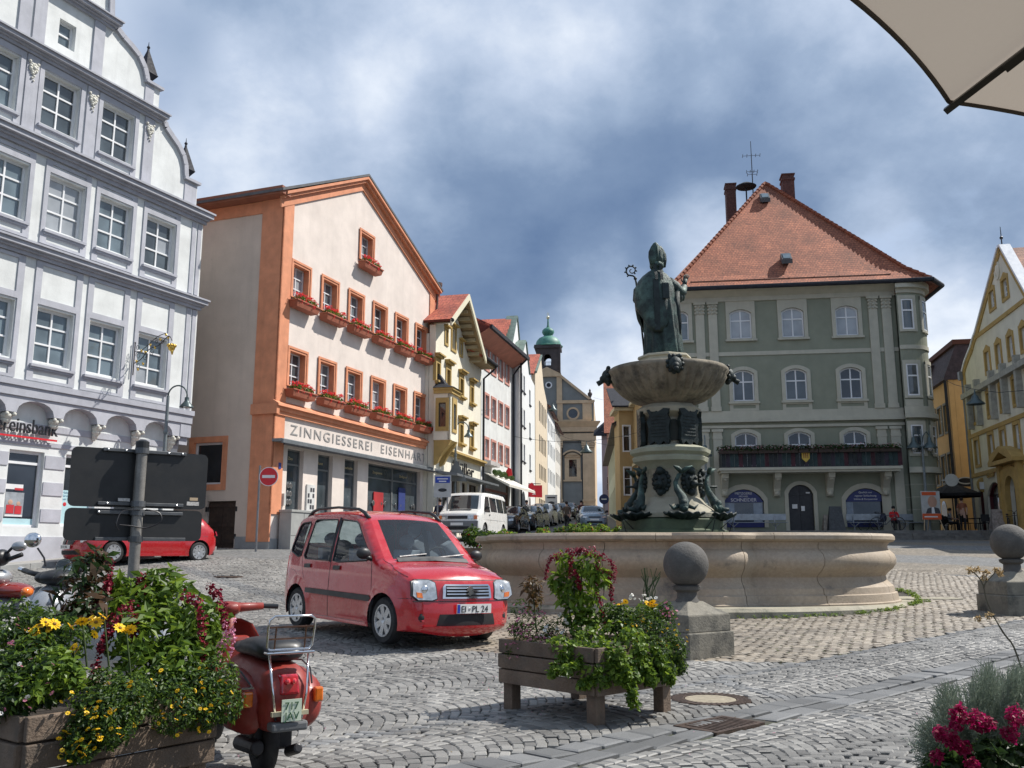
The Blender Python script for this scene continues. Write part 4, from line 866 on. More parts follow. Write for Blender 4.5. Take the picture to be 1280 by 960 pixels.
def white_double_gable():
 t=house('white_gable_house',(.52,60,2.61),9,'tall white house with two stepped street gables and green coping','building')
 wins=[]
 for z0,z1 in ((9.4,10.6),(7.0,8.2),(4.6,5.8)):wins+=[(.55,1.25,z0,z1),(1.75,2.45,z0,z1)] if z1>0 else []
 for z0,z1 in ((9.0,10.1),(6.6,7.7),(4.3,5.4)):wins+=[(4.6,5.3,z0,z1)]
 ar=[(.7,2.6,-.1,2.6),(4.3,5.2,-.1,2.4)]
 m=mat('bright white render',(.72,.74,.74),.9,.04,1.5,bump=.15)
 part('front_wall',m,t,lambda b:b.slab([(0,-1.6),(7.6,-1.6),(7.6,10.9),(4.6,11.2),(2.9,13.1),(2.4,13.1),(0,11.3)],[rect(*w) for w in wins]+[arch(a,b_,c,d,.9) for a,b_,c,d in ar],0,.3))
 for x0,x1,z0,z1 in wins:window(t,x0,z0,x1-x0,z1-z0,1,(.6,),0,.12,fm=mat('grey frame',(.3,.31,.32),.5),glass=('glass_mid',),split=False)
 for x0,x1,z0,z1 in wins:part('window_sill',M['slate'],t,lambda b:b.box(x0-.08,x1+.08,-.08,.01,z0-.08,z0))
 part('shop_doorway',M['glass_dark'],t,lambda b:b.box(.6,5.3,.25,.3,-.1,2.6))
 part('rear_gable',m,t,lambda b:b.slab([(-.4,9),(7.5,9),(7.5,10.9),(4.4,12.2),(2.7,14.9),(2.4,14.9),(.2,12.4),(-.4,12.0)],[],.6,1.2,back=True))
 part('side_wall',mat('white render with painted shade',(.42,.44,.46),.9,.06,1.5),t,lambda b:b.box(-.02,.3,.3,7,-1.6,11.3))  # wall in shade; the shade is put into this greyer colour
 part('body',m,t,lambda b:b.box(.3,7.6,.31,9,-1.6,10.8))
 gc=mat('green copper coping',(.16,.22,.19),.6,.2,3)
 part('coping',gc,t,lambda b:([b.slab([(xa,za),(xb,zb),(xb,zb+.14),(xa,za+.14)],[],y0,y1,back=True) for (xa,za),(xb,zb),y0,y1 in (((-.1,11.2),(2.4,13.1),-.1,.5),((2.9,13.1),(4.6,11.2),-.1,.5),((.0,12.3),(2.4,14.9),.5,1.3),((2.7,14.9),(4.5,12.1),.5,1.3))]))
 roofplane('roof',gc,t,[(-.6,.3,11.35),(-.6,8,11.35),(2.3,8,13.0),(2.3,.3,13.0)])
 roofplane('roof',M['tile_pan'],t,[(-2.4,.9,11.4),(-2.4,8,11.4),(2.3,8,14.7),(2.3,.9,14.7)])
 part('drain_pipe',M['slate'],t,lambda b:b.tube([(-.1,-.1,11.2),(-.1,-.1,0)],.07,8))
white_double_gable()
def beige_long():
 t=house('beige_house',(2.0,72,3.0),8,'narrow beige house with three rows of close set windows','building')
 wins=[(1.5+1.15*k,2.2+1.15*k,z0,z1) for k in range(5) for z0,z1 in ((8.7,10.4),(6.2,7.6),(4.0,5.2))]
 m=mat('beige render',(.66,.56,.42),.9,.06,1.5)
 simple_wall(t,m,[(-1.2,-1.6),(8,-1.6),(8,11.2),(5.2,12.2),(3.2,14.4),(2.8,14.4),(-1.2,12.2)],wins+[(1.3+1.2*k,2.1+1.2*k,-.1,2.4) for k in range(5)],cols=1,rows=(.6,),fm=mat('grey frame',(.3,.31,.32),.5),glass=('glass_mid',))
 part('body',m,t,lambda b:b.box(-1.19,8,.31,8,-1.6,11.0))
 roofplane('roof',M['tile_pan'],t,[(-2.2,.0,11.8),(-2.2,8,11.8),(2.7,8,14.4),(2.7,.0,14.4)])
 part('coping',mat('green copper coping',(.16,.22,.19)),t,lambda b:b.slab([(-1.3,12.1),(2.9,14.35),(2.9,14.5),(-1.3,12.3)],[],-.15,.6,back=True))
beige_long()
def far_whites():
 for k,(s_,col,lab,hh) in enumerate(((8.2,(.70,.71,.70),'white house beyond the beige house, half hidden, nearer of two',10.6),(17,(.62,.60,.55),'pale grey house at the far end of the left row before the church',9.8))):
  a=R(8);o=(2.0+math.sin(a)*s_-.25*k,72+math.cos(a)*s_,3.3+.5*k)
  t=house('row_house',o,7,lab,'building');m=mat('far render %s' % ('white' if k==0 else 'pale'),col,.9,.05,2)
  wins=[(.8+1.7*j,1.6+1.7*j,z0,z0+1.3) for j in range(5) for z0 in (3.9,6.4,8.4)]
  simple_wall(t,m,[(0,-3),(9,-3),(9,hh),(0,hh)],wins,cols=1,rows=(.6,),glass=('glass_mid',))
  part('body',m,t,lambda b:b.box(0,9,.31,7,-3,hh-.1));roofplane('roof',M['tile_old'],t,[(-.1,-.4,hh),(9,-.4,hh),(9,4,hh+3),(-.1,4,hh+3)])
far_whites()
# ================================================================== CHURCH
def church():
 t=house('church',(5.15,118,6.16),96,'ochre and grey baroque church front with green domed tower at the end of the street','church')
 g=mat('dark grey render',(.20,.215,.21),.9,.08,.8,streak=.2);oc=mat('sandy ochre stone',(.56,.42,.27),.85,.10,1.2,streak=.25);dk=mat('dark church tower',(.065,.055,.055),.85,.2,1.0,streak=.3)
 cop=mat('green copper',(.055,.20,.15),.55,.25,1.6,tint=(.16,.34,.27),streak=.3)
 part('front_wall',g,t,lambda b:b.slab([(.3,-3),(5.5,-3),(5.5,14.4),(4.9,14.6),(.9,17.9),(-2.2,17.9),(-2.2,-3)],[rect(2.25,3.25,4.5,6.7)],0,.6))
 part('side_wall',oc,t,lambda b:b.box(5.4,5.6,.1,20,-3,14.2));part('nave',g,t,lambda b:b.box(-2,5.4,.62,22,-3,13.5))
 part('base',oc,t,lambda b:(b.box(.1,5.7,-.35,.0,-3,.5),b.box(-.1,5.8,-.3,.0,.5,.8)))
 for x0,x1 in ((.35,1.35),(4.05,5.55)):
  part('giant_pilaster',oc,t,lambda b:(b.box(x0,x1,-.3,.01,.6,8.2),b.box(x0-.1,x1+.1,-.4,.01,8.25,8.5),b.box(x0-.15,x1+.15,-.45,.01,8.55,9.2),[b.ball((x,-.42,8.85),.16,8,6) for x in np.linspace(x0,x1,4)],b.box(x0-.08,x1+.08,-.4,.01,1.3,1.6)))
 part('niche',[oc,M['glass_dark'],M['glass_mid']],t,lambda b:(b.slab(arch(1.7,3.75,4.1,7.6,.45),[rect(2.25,3.25,4.5,6.7)],-.2,.0),b.slab(arch(1.5,3.9,7.3,8.0,.5),[arch(1.65,3.75,7.0,7.8,.45)],-.35,.0),b.box(1.5,3.9,-.25,0,3.9,4.1),setattr(b,'mi',1),b.box(2.2,3.3,.3,.35,4.4,6.8),setattr(b,'mi',2),b.box(2.6,3.0,.2,.3,4.6,5.9)))
 part('frame_line',M['slate'],t,lambda b:(b.slab(rect(1.42,4.0,.75,8.95),[rect(1.48,3.94,.81,8.9)],-.05,.0)))
 part('entablature',oc,t,lambda b:(b.box(-.1,5.8,-.4,.01,9.2,10.1),b.box(-.2,5.95,-.55,.01,10.3,10.9),b.rings([[(-.2,-.5,10.9),(5.9,-.5,10.9),(5.9,0,10.9),(-.2,0,10.9)],[(-.5,-1.1,11.6),(6.4,-1.1,11.6),(6.4,0,11.6),(-.5,0,11.6)]]),b.slab([(-.4,11.6),(1.5,11.6),(.9,12.0),(.2,12.6),(-.4,12.7)],[],-.9,0,back=True)))
 part('attic_wall',oc,t,lambda b:(b.box(.3,5.2,-.15,.0,11.6,11.95),b.box(.8,1.5,-.15,.01,11.9,14.2),b.box(4.1,5.3,-.15,.01,11.9,14.2),b.box(.7,5.5,-.25,.01,14.1,14.5),b.box(5.3,5.7,-.3,.4,14.3,14.5)))
 part('round_window',[oc,M['glass_dark']],t,lambda b:(b.slab([(2.85+.85*math.cos(a),12.75+.85*math.sin(a)) for a in np.linspace(0,6.28,28)[:-1]],[[(2.85+.62*math.cos(a),12.75+.62*math.sin(a)) for a in np.linspace(0,6.28,28)[:-1]]],-.15,0),setattr(b,'mi',1),b.slab([(2.85+.63*math.cos(a),12.75+.63*math.sin(a)) for a in np.linspace(0,6.28,28)[:-1]],[],-.03,0)))
 part('gable_coping',oc,t,lambda b:(b.slab([(5.0,14.5),(.9,17.9),(.9,18.3),(5.3,14.65)],[],-.3,.6,back=True),b.box(.75,1.45,-.2,.0,14.5,17.9),b.slab([(-2.6,17.7),(1.6,17.7),(1.2,18.1),(-.5,19.0),(-2.6,18.1)],[],-.35,.3,back=True)))
 part('church_roof',M['slate'],t,lambda b:b.face([(5.6,.5,14.4),(5.6,22,14.4),(.5,22,18.6),(.5,.5,18.6)]))
 part('vase',dk,t,lambda b:b.lathe([(.35,0),(.2,.15),(.12,.3),(.3,.7),(.3,.9),(.1,1.1),(.14,1.25),(.03,1.5)],10,(5.1,-.05,14.5)),smooth=True)
 part('tower',dk,t,lambda b:(b.slab(rect(-2.0,1.05,15,22.2),[arch(-.95,.0,19.4,20.95,.45)],.6,.9),b.box(-2.0,-1.3,.9,3.4,15,22.2),b.box(.45,1.05,.9,3.4,15,22.2),b.slab(rect(-2.0,1.05,15,22.2),[arch(-.95,.0,19.4,20.95,.45)],3.4,3.6),b.box(-2,1.05,.9,3.4,15,19.3),b.box(-2.25,1.3,.35,3.8,21.75,22.2),b.box(-2.15,1.2,.45,3.7,18.5,18.7),b.box(1.0,1.25,.5,.9,16,21.8)))
 part('belfry_rail',M['white_frame'],t,lambda b:(b.box(-.95,.0,.7,.8,19.85,19.92),[b.box(x,x+.05,.7,.8,19.4,19.9) for x in np.linspace(-.93,-.06,6)]))
 c=(-.47,2.1,0)
 part('tower_dome',cop,t,lambda b:b.lathe([(1.95,22.15),(2.0,22.28),(1.75,22.38),(1.72,22.6),(1.6,23.0),(1.25,23.4),(.85,23.6),(.62,23.7),(.58,23.82),(.72,24.0),(.84,24.25),(.78,24.55),(.5,24.8),(.22,24.95),(.13,25.3),(.09,26.2)],16,c),smooth=True,auto=40)
 part('cross_ball',mat('gilded ball',(.75,.7,.5),.25,metal=.8),t,lambda b:(b.ball((c[0],c[1],26.35),.24,10,8),b.box(c[0]-.03,c[0]+.03,c[1]-.03,c[1]+.03,26.5,27.1),b.box(c[0]-.18,c[0]+.18,c[1]-.03,c[1]+.03,26.8,26.87)))
 part('clock',[M['white_frame'],M['slate']],t,lambda b:(b.slab([(-.3+.45*math.cos(a),16.6+.45*math.sin(a)) for a in np.linspace(0,6.28,21)[:-1]],[],-.1,0),setattr(b,'mi',1),b.slab([(-.3+.28*math.cos(a),16.6+.28*math.sin(a)) for a in np.linspace(0,6.28,21)[:-1]],[],-.13,-.1)))
church()
# ================================================================== STREET: RIGHT ROW
def right_row():
 def blk(name,lab,o,az,w,dp,h,m,wins,roof=None,**k):
  t=house(name,o,az,lab,'building');simple_wall(t,m,rect(0,w,-3,h),wins,**k);part('body',m,t,lambda b:b.box(0,w,.31,dp,-3,h-.02))
  return t
 lil=mat('lilac render',(.42,.37,.40),.9,.06,1.5);pk=mat('salmon pink render',(.46,.26,.20),.9,.1,1.2);lg=mat('pale green render',(.46,.48,.36),.9,.07,1.3,streak=.2);oc=mat('deep ochre render',(.40,.28,.13),.9,.1,1.2,streak=.2)
 t=blk('lilac_house','slim lilac house beside the church at the far right of the street',(10.3,104,5.4),96,5,7,9.4,lil,[(.5,.9,5.6,7.2),(.5,.9,2.6,4.2)],cols=1,rows=(.5,),glass=('glass_mid',))
 roofplane('roof',M['slate'],t,[(-.9,-.6,8.9),(2,-.6,8.9),(2,4,12.5),(-.9,4,10)])
 t=blk('pink_house','pink house with steep red tiled roof rising over the street',(10.4,99,5.2),96,9,9,8.8,pk,[(.8,1.4,5.4,7.3),(.8,1.4,2.4,4.3)],cols=1,rows=(.6,),glass=('glass_mid',),trim=M['white_frame'],tw=.15)
 roofplane('roof',M['tile_red'],t,[(-.3,-.5,8.7),(9,-.5,8.7),(9,4.5,15.6),(-.3,4.5,15.6)])
 part('gable',pk,t,lambda b:b.slab([(-.3,8.7),(9.5,8.7),(4.5,15.5)],[],.01,.2,back=True,plane='yz'))
 # long pale green house along the street, facade facing left (seen from far to near)
 a=4.4;o=(7.46+math.sin(R(a))*31,62+math.cos(R(a))*31,3.4)
 t=blk('long_green_house','long pale green house with many tall windows on the right side of the street',o,a+180,31,6,6.6,lg,[(1.5+3*k,2.7+3*k,z0,z0+1.9) for k in range(10) for z0 in (4.2,1.1)],cols=2,rows=(.6,),glass=('glass_mid',))
 roofplane('roof',M['slate'],t,[(0,-.55,6.5),(31,-.55,6.5),(31,3,8.5),(0,3,8.5)]);part('eave_board',M['frame_brown'],t,lambda b:b.box(0,31,-.6,0,6.35,6.52))
 t=blk('ochre_bay_house','ochre house with a projecting bay and tall windows behind the fountain column',(7.2,60.5,2.6),90,.95,3,8.0,oc,[(.25,.7,5.2,6.9),(.25,.7,2.3,4.1)],cols=1,rows=(.6,),glass=('glass_dark',),trim=M['white_frame'],tw=.06)
 part('bay_side',oc,t,lambda b:b.box(-.01,.0,0,2.5,-3,8));part('main_wall',oc,t,lambda b:b.slab(rect(-5.5,0,-3,8.2),[arch(-4.8,-3.9,.1,2.6,.4),arch(-3.2,-2.3,.1,2.6,.4),rect(-4.6,-4.0,4.9,6.6),rect(-3.0,-2.4,4.9,6.6)],.95,1.2,plane='yz'))
 part('body',M['glass_dark'],t,lambda b:b.box(1.21,7,-5.5,0,-3,8.0))
 part('cornice',mat('pale ochre cornice',(.50,.42,.26),.8),t,lambda b:(b.box(-.35,1.2,-.35,2.6,7.9,8.15),b.box(.6,1.0,-5.5,-.3,8.1,8.3),b.box(.75,1.0,-5.5,-.3,4.1,4.3)))
 roofplane('roof',M['slate'],t,[(-.5,-.5,8.2),(6,-.5,8.2),(6,3,10),(-.5,3,10)])
 part('shutter',mat('ochre shutter',(.5,.28,.04),.6),t,lambda b:(b.box(.9,.95,-4.95,-4.65,4.9,6.6),b.box(.9,.95,-3.95,-3.65,4.9,6.6)))
 t=blk('pink_side_house','pink plastered house showing between the fountain column and brown rain pipe',(7.95,56.2,2.5),180+2,4.8,.9,7.4,pk,[(1.6,2.3,4.2,5.8)],cols=1,rows=(.6,),glass=('glass_dark',))
 part('drain_pipe',M['frame_brown'],t,lambda b:b.tube([(.05,-.1,7.4),(.05,-.1,0)],.08,8))
right_row()
# ================================================================== GREEN CORNER HOUSE
def green_house():
 t=house('green_corner_house',(10,50,2.34),98,'sage green corner house with red tiled hip roof, long flower balcony and butcher shop','building')
 gr=mat('sage green render',(.245,.26,.20),.9,.08,1.0,bump=.2,streak=.12);cr=mat('cream stone trim',(.46,.445,.365),.85,.07,1.6,bump=.15,streak=.2);M['g_cream']=cr
 XL,XR=-.8,11.2
 cx=[2.87,5.7,8.6];wins=[]
 for i,c in enumerate(cx):wins+=[(c-.6,c+.6,10.6,12.28),(c-.58,c+.58,7.06,8.8),(c-.6,c+.6,3.45,5.3)]
 wins+=[(-.75,.0,10.6,12.28),(-.75,.0,7.06,8.8)]
 door=(4.95,6.25,-.1,2.42);shops=[(1.55,3.65,.15,2.2),(7.9,10.0,.15,2.2)]
 oh=[arch(a,b,c,d,.22) for a,b,c,d in wins]+[arch(*door,.5)]+[arch(*s,.65) for s in shops]
 part('front_wall',gr,t,lambda b:b.slab(rect(XL,XR,-1,13.0),oh,0,.35))
 part('body',gr,t,lambda b:(b.box(XL,XR+.6,.36,11,-1,12.9)))
 for a,b_,c,d in wins:
  up=c>10;mid=7<c<8
  window(t,a,c,b_-a,d-c,2 if b_-a>.9 else 1,(.62,),.2,.1,glass=('glass_sky','glass_mid','glass_curtain') if up else ('glass_mid','glass_dark') if mid else ('glass_dark','glass_dark'),ft=.075,bt=.07,split=True)
  part('window_surround',cr,t,lambda b:(b.slab(arch(a-.2,b_+.2,c-.05,d+.2,.3) if not up else rect(a-.2,b_+.2,c-.05,12.75),[arch(a,b_,c,d,.22)],-.06,.08),b.box(a-.26,b_+.26,-.14,0,c-.16,c-.05)))
  if mid:part('window_apron',cr,t,lambda b:b.slab(rect(a-.2,b_+.2,c-.55,c-.16),[rect(a-.02,b_+.02,c-.42,c-.24)],-.04,.01))
 # giant pilasters
 for (x0,x1) in ((.38,.87),(1.1,1.58),(9.76,10.22),(10.46,10.94)):
  part('pilaster',cr,t,lambda b:(b.box(x0,x1,-.1,.01,6.5,12.0),b.box(x0-.04,x1+.04,-.14,.01,6.5,6.75),b.box(x0+.02,x1-.02,-.09,.01,12.0,12.75),[b.ball((x,-.12,z),.075,6,5) for x in (x0+.03,(x0+x1)/2,x1-.03) for z in (12.1,12.3,12.5)],b.box(x0-.08,x1+.08,-.18,.01,12.6,12.75)))
  part('pilaster',cr,t,lambda b:(b.box(x0,x1,-.1,.01,-1,5.5),b.box(x0-.07,x1+.07,-.16,.01,5.35,5.5),b.box(x0-.03,x1+.03,-.12,.01,4.95,5.1),b.box(x0-.05,x1+.05,-.15,.01,-1,.5)))
 part('frieze',cr,t,lambda b:(b.box(XL,XR,-.11,.012,12.75,13.0),b.rings([[(XL-.1,-.12,13.0),(XR,-.12,13.0),(XR,.1,13.0),(XL-.1,.1,13.0)],[(XL-.5,-.6,13.35),(XR,-.6,13.35),(XR,.1,13.35),(XL-.5,.1,13.35)]])))
 part('string_course',cr,t,lambda b:[b.box(x0,x1,-.05,.01,9.62,9.84) for x0,x1 in ((XL,.38),(.87,1.1),(1.58,9.76),(10.22,10.46),(10.94,XR))])
 part('main_cornice',cr,t,lambda b:(b.box(XL,XR,-.08,.012,6.12,6.5),b.box(XL,XR,-.16,.011,5.98,6.12),b.box(XL,XR,-.24,.012,5.86,5.98),b.box(XL,XR,-.1,.011,5.55,5.7)))
 # rounded corner bay
 bc=(11.5,.85);br=1.42
 def ringpts(r,z,a0=-105,a1=50,n=20):return [(bc[0]+r*math.cos(R(a)),bc[1]+r*math.sin(R(a)),z) for a in np.linspace(a0,a1,n)]
 def bay(b):
  for z0,z1,rr in ((-1,3.0,1.28),(3.0,13.0,1.42)):
   b.rings([ringpts(rr,z0) ,ringpts(rr,z1)],closed=False)
  b.face([(bc[0],bc[1],3.0)]+ringpts(1.42,3.0))
 part('round_bay',gr,t,bay)
 def band(b,z0,z1,r):b.rings([ringpts(1.3,z0),ringpts(r,z0),ringpts(r,z1),ringpts(1.3,z1)],closed=False)
 for z0,z1,r,nm in ((12.75,13.0,1.5,'bay_frieze'),(9.62,9.84,1.47,'bay_band'),(6.12,6.5,1.5,'bay_cornice'),(5.86,6.1,1.68,'bay_cornice'),(2.95,3.25,1.62,'bay_cornice'),(13.0,13.35,1.72,'bay_cornice')):part(nm,cr,t,lambda b:band(b,z0,z1,r),smooth=True,auto=40)
 for a_ in (-84,-33,18):
  for (c,d) in ((10.7,12.4),(7.06,8.8),(3.95,5.5)):
   da=12.5
   def bw(b):
    def q(a,z,r):return (bc[0]+r*math.cos(R(a)),bc[1]+r*math.sin(R(a)),z)
    A=np.linspace(a_-da*1.5,a_+da*1.5,7);B=np.linspace(a_-da,a_+da,5)
    b.mi=0                                                        # surround ring
    b.rings([[q(x,c-.12,1.43) for x in A],[q(x,c-.12,1.5) for x in A],[q(x,c,1.5) for x in A]],closed=False)
    b.rings([[q(x,d,1.5) for x in A],[q(x,d+.2,1.5) for x in A],[q(x,d+.2,1.43) for x in A]],closed=False)
    for s_ in (0,1):
     x0,x1=(A[0],B[0]) if s_==0 else (B[-1],A[-1]);b.rings([[q(x0,c,1.43),q(x0,c,1.5),q(x1,c,1.5),q(x1,c,1.43)],[q(x0,d,1.43),q(x0,d,1.5),q(x1,d,1.5),q(x1,d,1.43)]],caps=False)
    b.mi=1;b.rings([[q(x,c,1.44) for x in B],[q(x,d,1.44) for x in B]],closed=False)
    b.mi=2
    for z0,z1 in ((c,c+.08),(d-.08,d),(c+(d-c)*.6,c+(d-c)*.6+.08)):b.rings([[q(x,z0,1.445) for x in B],[q(x,z0,1.475) for x in B],[q(x,z1,1.475) for x in B],[q(x,z1,1.445) for x in B]],closed=False)
    for x0,x1 in ((B[0],B[0]+3),(B[-1]-3,B[-1])):b.rings([[q(x0,c,1.44),q(x0,c,1.47),q(x1,c,1.47),q(x1,c,1.44)],[q(x0,d,1.44),q(x0,d,1.47),q(x1,d,1.47),q(x1,d,1.44)]],caps=False)
    if 7<c<8:b.mi=0;b.rings([[q(x,c-.55,1.43) for x in A],[q(x,c-.55,1.47) for x in A],[q(x,c-.2,1.47) for x in A]],closed=False)
   part('bay_window',[cr,M['glass_mid'],M['white_frame']],t,bw)
 # painted ashlar joints on the ground floor right
 jl=mat('pale joint line',(.34,.34,.27),.85)
 for k in range(4):part('joint_line',jl,t,lambda b:b.box(11.0,11.4,-.012,0,.35+.66*k,.4+.66*k));part('joint_line',jl,t,lambda b:b.rings([[(p[0],p[1],p[2]) for p in ringpts(1.29,.35+.66*k)],ringpts(1.29,.4+.66*k)],closed=False))
 # balcony
 part('balcony_slab',cr,t,lambda b:(b.box(1.35,10.5,-1.25,0,3.0,3.12),b.box(1.25,10.6,-1.35,0,3.12,3.26)))
 for x in (1.6,4.35,7.1,9.95):part('balcony_console',cr,t,lambda b:(b.slab([(-1.0,3.0),(0,3.0),(0,1.75),(-.16,1.8),(-.3,2.2),(-.7,2.6),(-.95,2.75)],[],x-.17,x+.17,back=True,plane='yz'),b.ball((x,-.22,1.95),.17,8,6),b.ball((x,-.75,2.72),.15,8,6)))
 bal=[mat('balcony cloth %d' % i,c,.8,.3,3,streak=.5) for i,c in enumerate(((.022,.028,.032),(.055,.016,.025),(.022,.045,.048),(.035,.028,.042)))]
 x=1.4;k=0
 while x<10.4:
  w=.225;part('balcony_panel',bal[(k*7+k // 3) % 4],t,lambda b:b.box(x,x+w-.012,-1.28-.012*(k % 2),-1.25,3.3,4.2));x+=w;k+=1
 for y0,y1 in ((-1.27,-.0),):[part('balcony_end',bal[0],t,lambda b:b.box(q,q+.03,y0,y1,3.27,4.2)) for q in (1.36,10.44)]
 part('balcony_rail',M['metal_dark'],t,lambda b:(b.box(1.32,10.5,-1.32,-1.24,4.2,4.26),b.box(1.32,10.5,-1.3,-1.26,3.26,3.3)))
 part('balcony_shield',[mat('gold paint',(.55,.38,.05),.5),mat('shield red',(.2,.03,.02),.6)],t,lambda b:(b.slab([(5.55,4.15),(5.55,3.7),(5.75,3.5),(5.95,3.7),(5.95,4.15)],[],-1.34,-1.3,back=True),setattr(b,'mi',1),b.box(5.63,5.67,-1.35,-1.341,3.72,3.98),b.box(5.73,5.77,-1.35,-1.341,3.72,3.98),b.box(5.83,5.87,-1.35,-1.341,3.72,3.98)))
 # shop arches
 blue=mat('navy blue sign',(.012,.02,.13),.4,.08,4);wt=mat('sign white',(.7,.7,.7),.5)
 for a,b_,c,d in shops:
  part('shop_surround',cr,t,lambda b:b.slab(arch(a-.2,b_+.2,c,d+.28,.78),[arch(a,b_,c,d,.65)],-.05,.05))
  part('shop_sign',blue,t,lambda b:(b.slab([p for p in arch(a+.03,b_-.03,1.5,d-.03,.62)],[],.06,.1)));part('shop_base',blue,t,lambda b:b.box(a,b_,.1,.12,.15,.45))
  part('shop_window',M['glass_dark'],t,lambda b:b.box(a,b_,.14,.15,.4,1.55));part('shop_poster',mat('pale blue poster',(.28,.33,.4),.6,.15,5),t,lambda b:(b.box(a+.05,a+.55,.12,.13,.45,1.48),b.box(b_-.55,b_-.08,.12,.13,.45,1.48)) if a<5 else b.box(a+.05,a+.4,.12,.13,.45,1.48))
 text_obj('shop_writing','METZGEREI',.18,wt,t,(2.6,.05,1.92),depth=.006,align='CENTER');text_obj('shop_writing','MICHAEL',.12,wt,t,(2.6,.05,1.78),depth=.006,align='CENTER');text_obj('shop_writing','SCHNEIDER',.26,wt,t,(2.6,.05,1.54),depth=.006,align='CENTER')
 for s_,z in (('Qualität aus',1.94),('eigener Schlachtung',1.76),('Imbiss & Partyservice',1.58)):text_obj('shop_writing',s_,.14,wt,t,(8.95,.05,z),depth=.006,align='CENTER')
 part('door_surround',cr,t,lambda b:b.slab(arch(4.75,6.45,-.1,2.62,.6),[arch(*door,.5)],-.05,.05))
 part('door',[M['metal_dark'],M['metal_dark'],wt],t,lambda b:(b.slab(arch(4.95,6.25,-.1,2.42,.5),[],.18,.2),setattr(b,'mi',1),b.box(5.57,5.63,.14,.18,-.1,2.4),b.box(4.95,6.25,.14,.18,1.85,1.92),setattr(b,'mi',2),b.box(5.15,5.42,.13,.14,1.15,1.38),b.box(5.62,5.8,.13,.14,1.02,1.28),b.box(5.9,6.1,.13,.14,1.95,2.03)))
 # roof
 tr=M['tile_red'];EL,EF=-1.3,-.75
 ap=(5.45,5.6,22.0);k_=.14
 def low(p):return tuple(p[i]*(1-k_)+ap[i]*k_-(.28 if i==2 else 0) for i in range(3))
 A,B_=(EL,EF,13.42),(11.3,EF,13.42);Cm=(12.9,-.95,13.38);C_=(13.75,.3,13.38);D_=(13.6,9,13.42);A2=(EL,12,13.42)
 a_,b2,m_,c_,d_=low(A),low(B_),low(Cm),low(C_),(12.2,9,14.3)
 rb=(5.45,12,22.0)
 roofplane('roof',tr,t,[A,B_,b2,a_]);roofplane('roof',tr,t,[a_,b2,ap])
 roofplane('roof',tr,t,[B_,Cm,m_,b2]);roofplane('roof',tr,t,[b2,m_,ap]);roofplane('roof',tr,t,[Cm,C_,c_,m_]);roofplane('roof',tr,t,[m_,c_,ap])
 roofplane('roof',tr,t,[C_,D_,d_,c_]);roofplane('roof',tr,t,[c_,d_,rb,ap]);roofplane('roof',tr,t,[A2,A,ap,rb])
 ht=mat('ridge tiles',(.26,.075,.035),.85,.25,7)
 def hips(b):
  for p,q in ((Vector(A),Vector(a_)),(Vector(a_),Vector(ap)),(Vector(Cm),Vector(m_)),(Vector(m_),Vector(ap)),(Vector(C_),Vector(c_)),(Vector(c_),Vector(ap))):
   n=max(1,int((q-p).length/.34))
   for i in range(n):
    u=p.lerp(q,i/n);v=p.lerp(q,(i+1.12)/n);b.tube([u+Vector((0,0,.05)),v+Vector((0,0,.02))],[.13,.10],6)
 o=part('ridge_tiles',ht,t,hips);tag(o,kind='stuff')
 part('gutter',M['slate'],t,lambda b:b.tube([(EL,8,13.36),(EL,EF-.1,13.36),(11.3,EF-.1,13.36),(12.95,-1.05,13.33),(13.85,.3,13.33),(13.7,8,13.36)],.13,8))
 def guard(b):
  s_=Vector(b2)-Vector(B_);y0=EF+.45;z0=13.62
  for dz in (.12,.3):b.tube([(.2,y0,z0+dz),(11.0,y0,z0+dz)],.022,5)
  for x in np.arange(.2,11.1,1.35):b.tube([(x,y0,z0-.1),(x,y0,z0+.34)],.025,5)
  for x in np.arange(.2,11.0,.27):b.tube([(x,y0,z0+.1),(x,y0,z0+.3)],.01,4)
 part('snow_guard',mat('brown snow guard',(.10,.05,.035),.7),t,guard)
 for x,f in ((5.2,.83),(5.65,.22)):
  p=Vector(((A[0]+B_[0])/2,EF,13.42)).lerp(Vector(ap),f);p.x=x
  part('skylight',[mat('lead skylight frame',(.08,.08,.085),.6),M['glass_sky']],t,lambda b:(b.rings([[(x-.3,p.y-.35,p.z-.35),(x+.3,p.y-.35,p.z-.35),(x+.3,p.y+.25,p.z+.1),(x-.3,p.y+.25,p.z+.1)],[(x-.28,p.y-.4,p.z-.1),(x+.28,p.y-.4,p.z-.1),(x+.28,p.y+.15,p.z+.42),(x-.28,p.y+.15,p.z+.42)]]),setattr(b,'mi',1),b.rings([[(x-.2,p.y-.36,p.z-.055),(x+.2,p.y-.36,p.z-.055),(x+.2,p.y+.08,p.z+.37),(x-.2,p.y+.08,p.z+.37)],[(x-.2,p.y-.37,p.z-.03),(x+.2,p.y-.37,p.z-.03),(x+.2,p.y+.07,p.z+.39),(x-.2,p.y+.07,p.z+.39)]])))
 for x,y,z0,z1,w in ((3.4,7.0,17.5,22.45,.31),(6.95,6.4,18.5,22.65,.36)):
  part('chimney',M['brick_dark'],t,lambda b:(b.box(x-w,x+w,y-.45,y+.45,z0,z1),b.box(x-w-.05,x+w+.05,y-.5,y+.5,z1-.35,z1-.22),b.box(x-w-.06,x+w+.06,y-.51,y+.51,z1,z1+.08)))
  part('chimney_flashing',M['slate'],t,lambda b:b.box(x-w-.02,x+w+.02,y-.47,y+.47,z0,z0+.5))
 part('siren_disc',M['slate'],t,lambda b:(b.lathe([(.05,0),(.62,.05),(.66,.12),(.3,.32),(.08,.38)],16,(4.3,6.0,21.9)),b.tube([(4.3,6.0,20.3),(4.3,6.0,22)],.05,6)),smooth=True,auto=40)
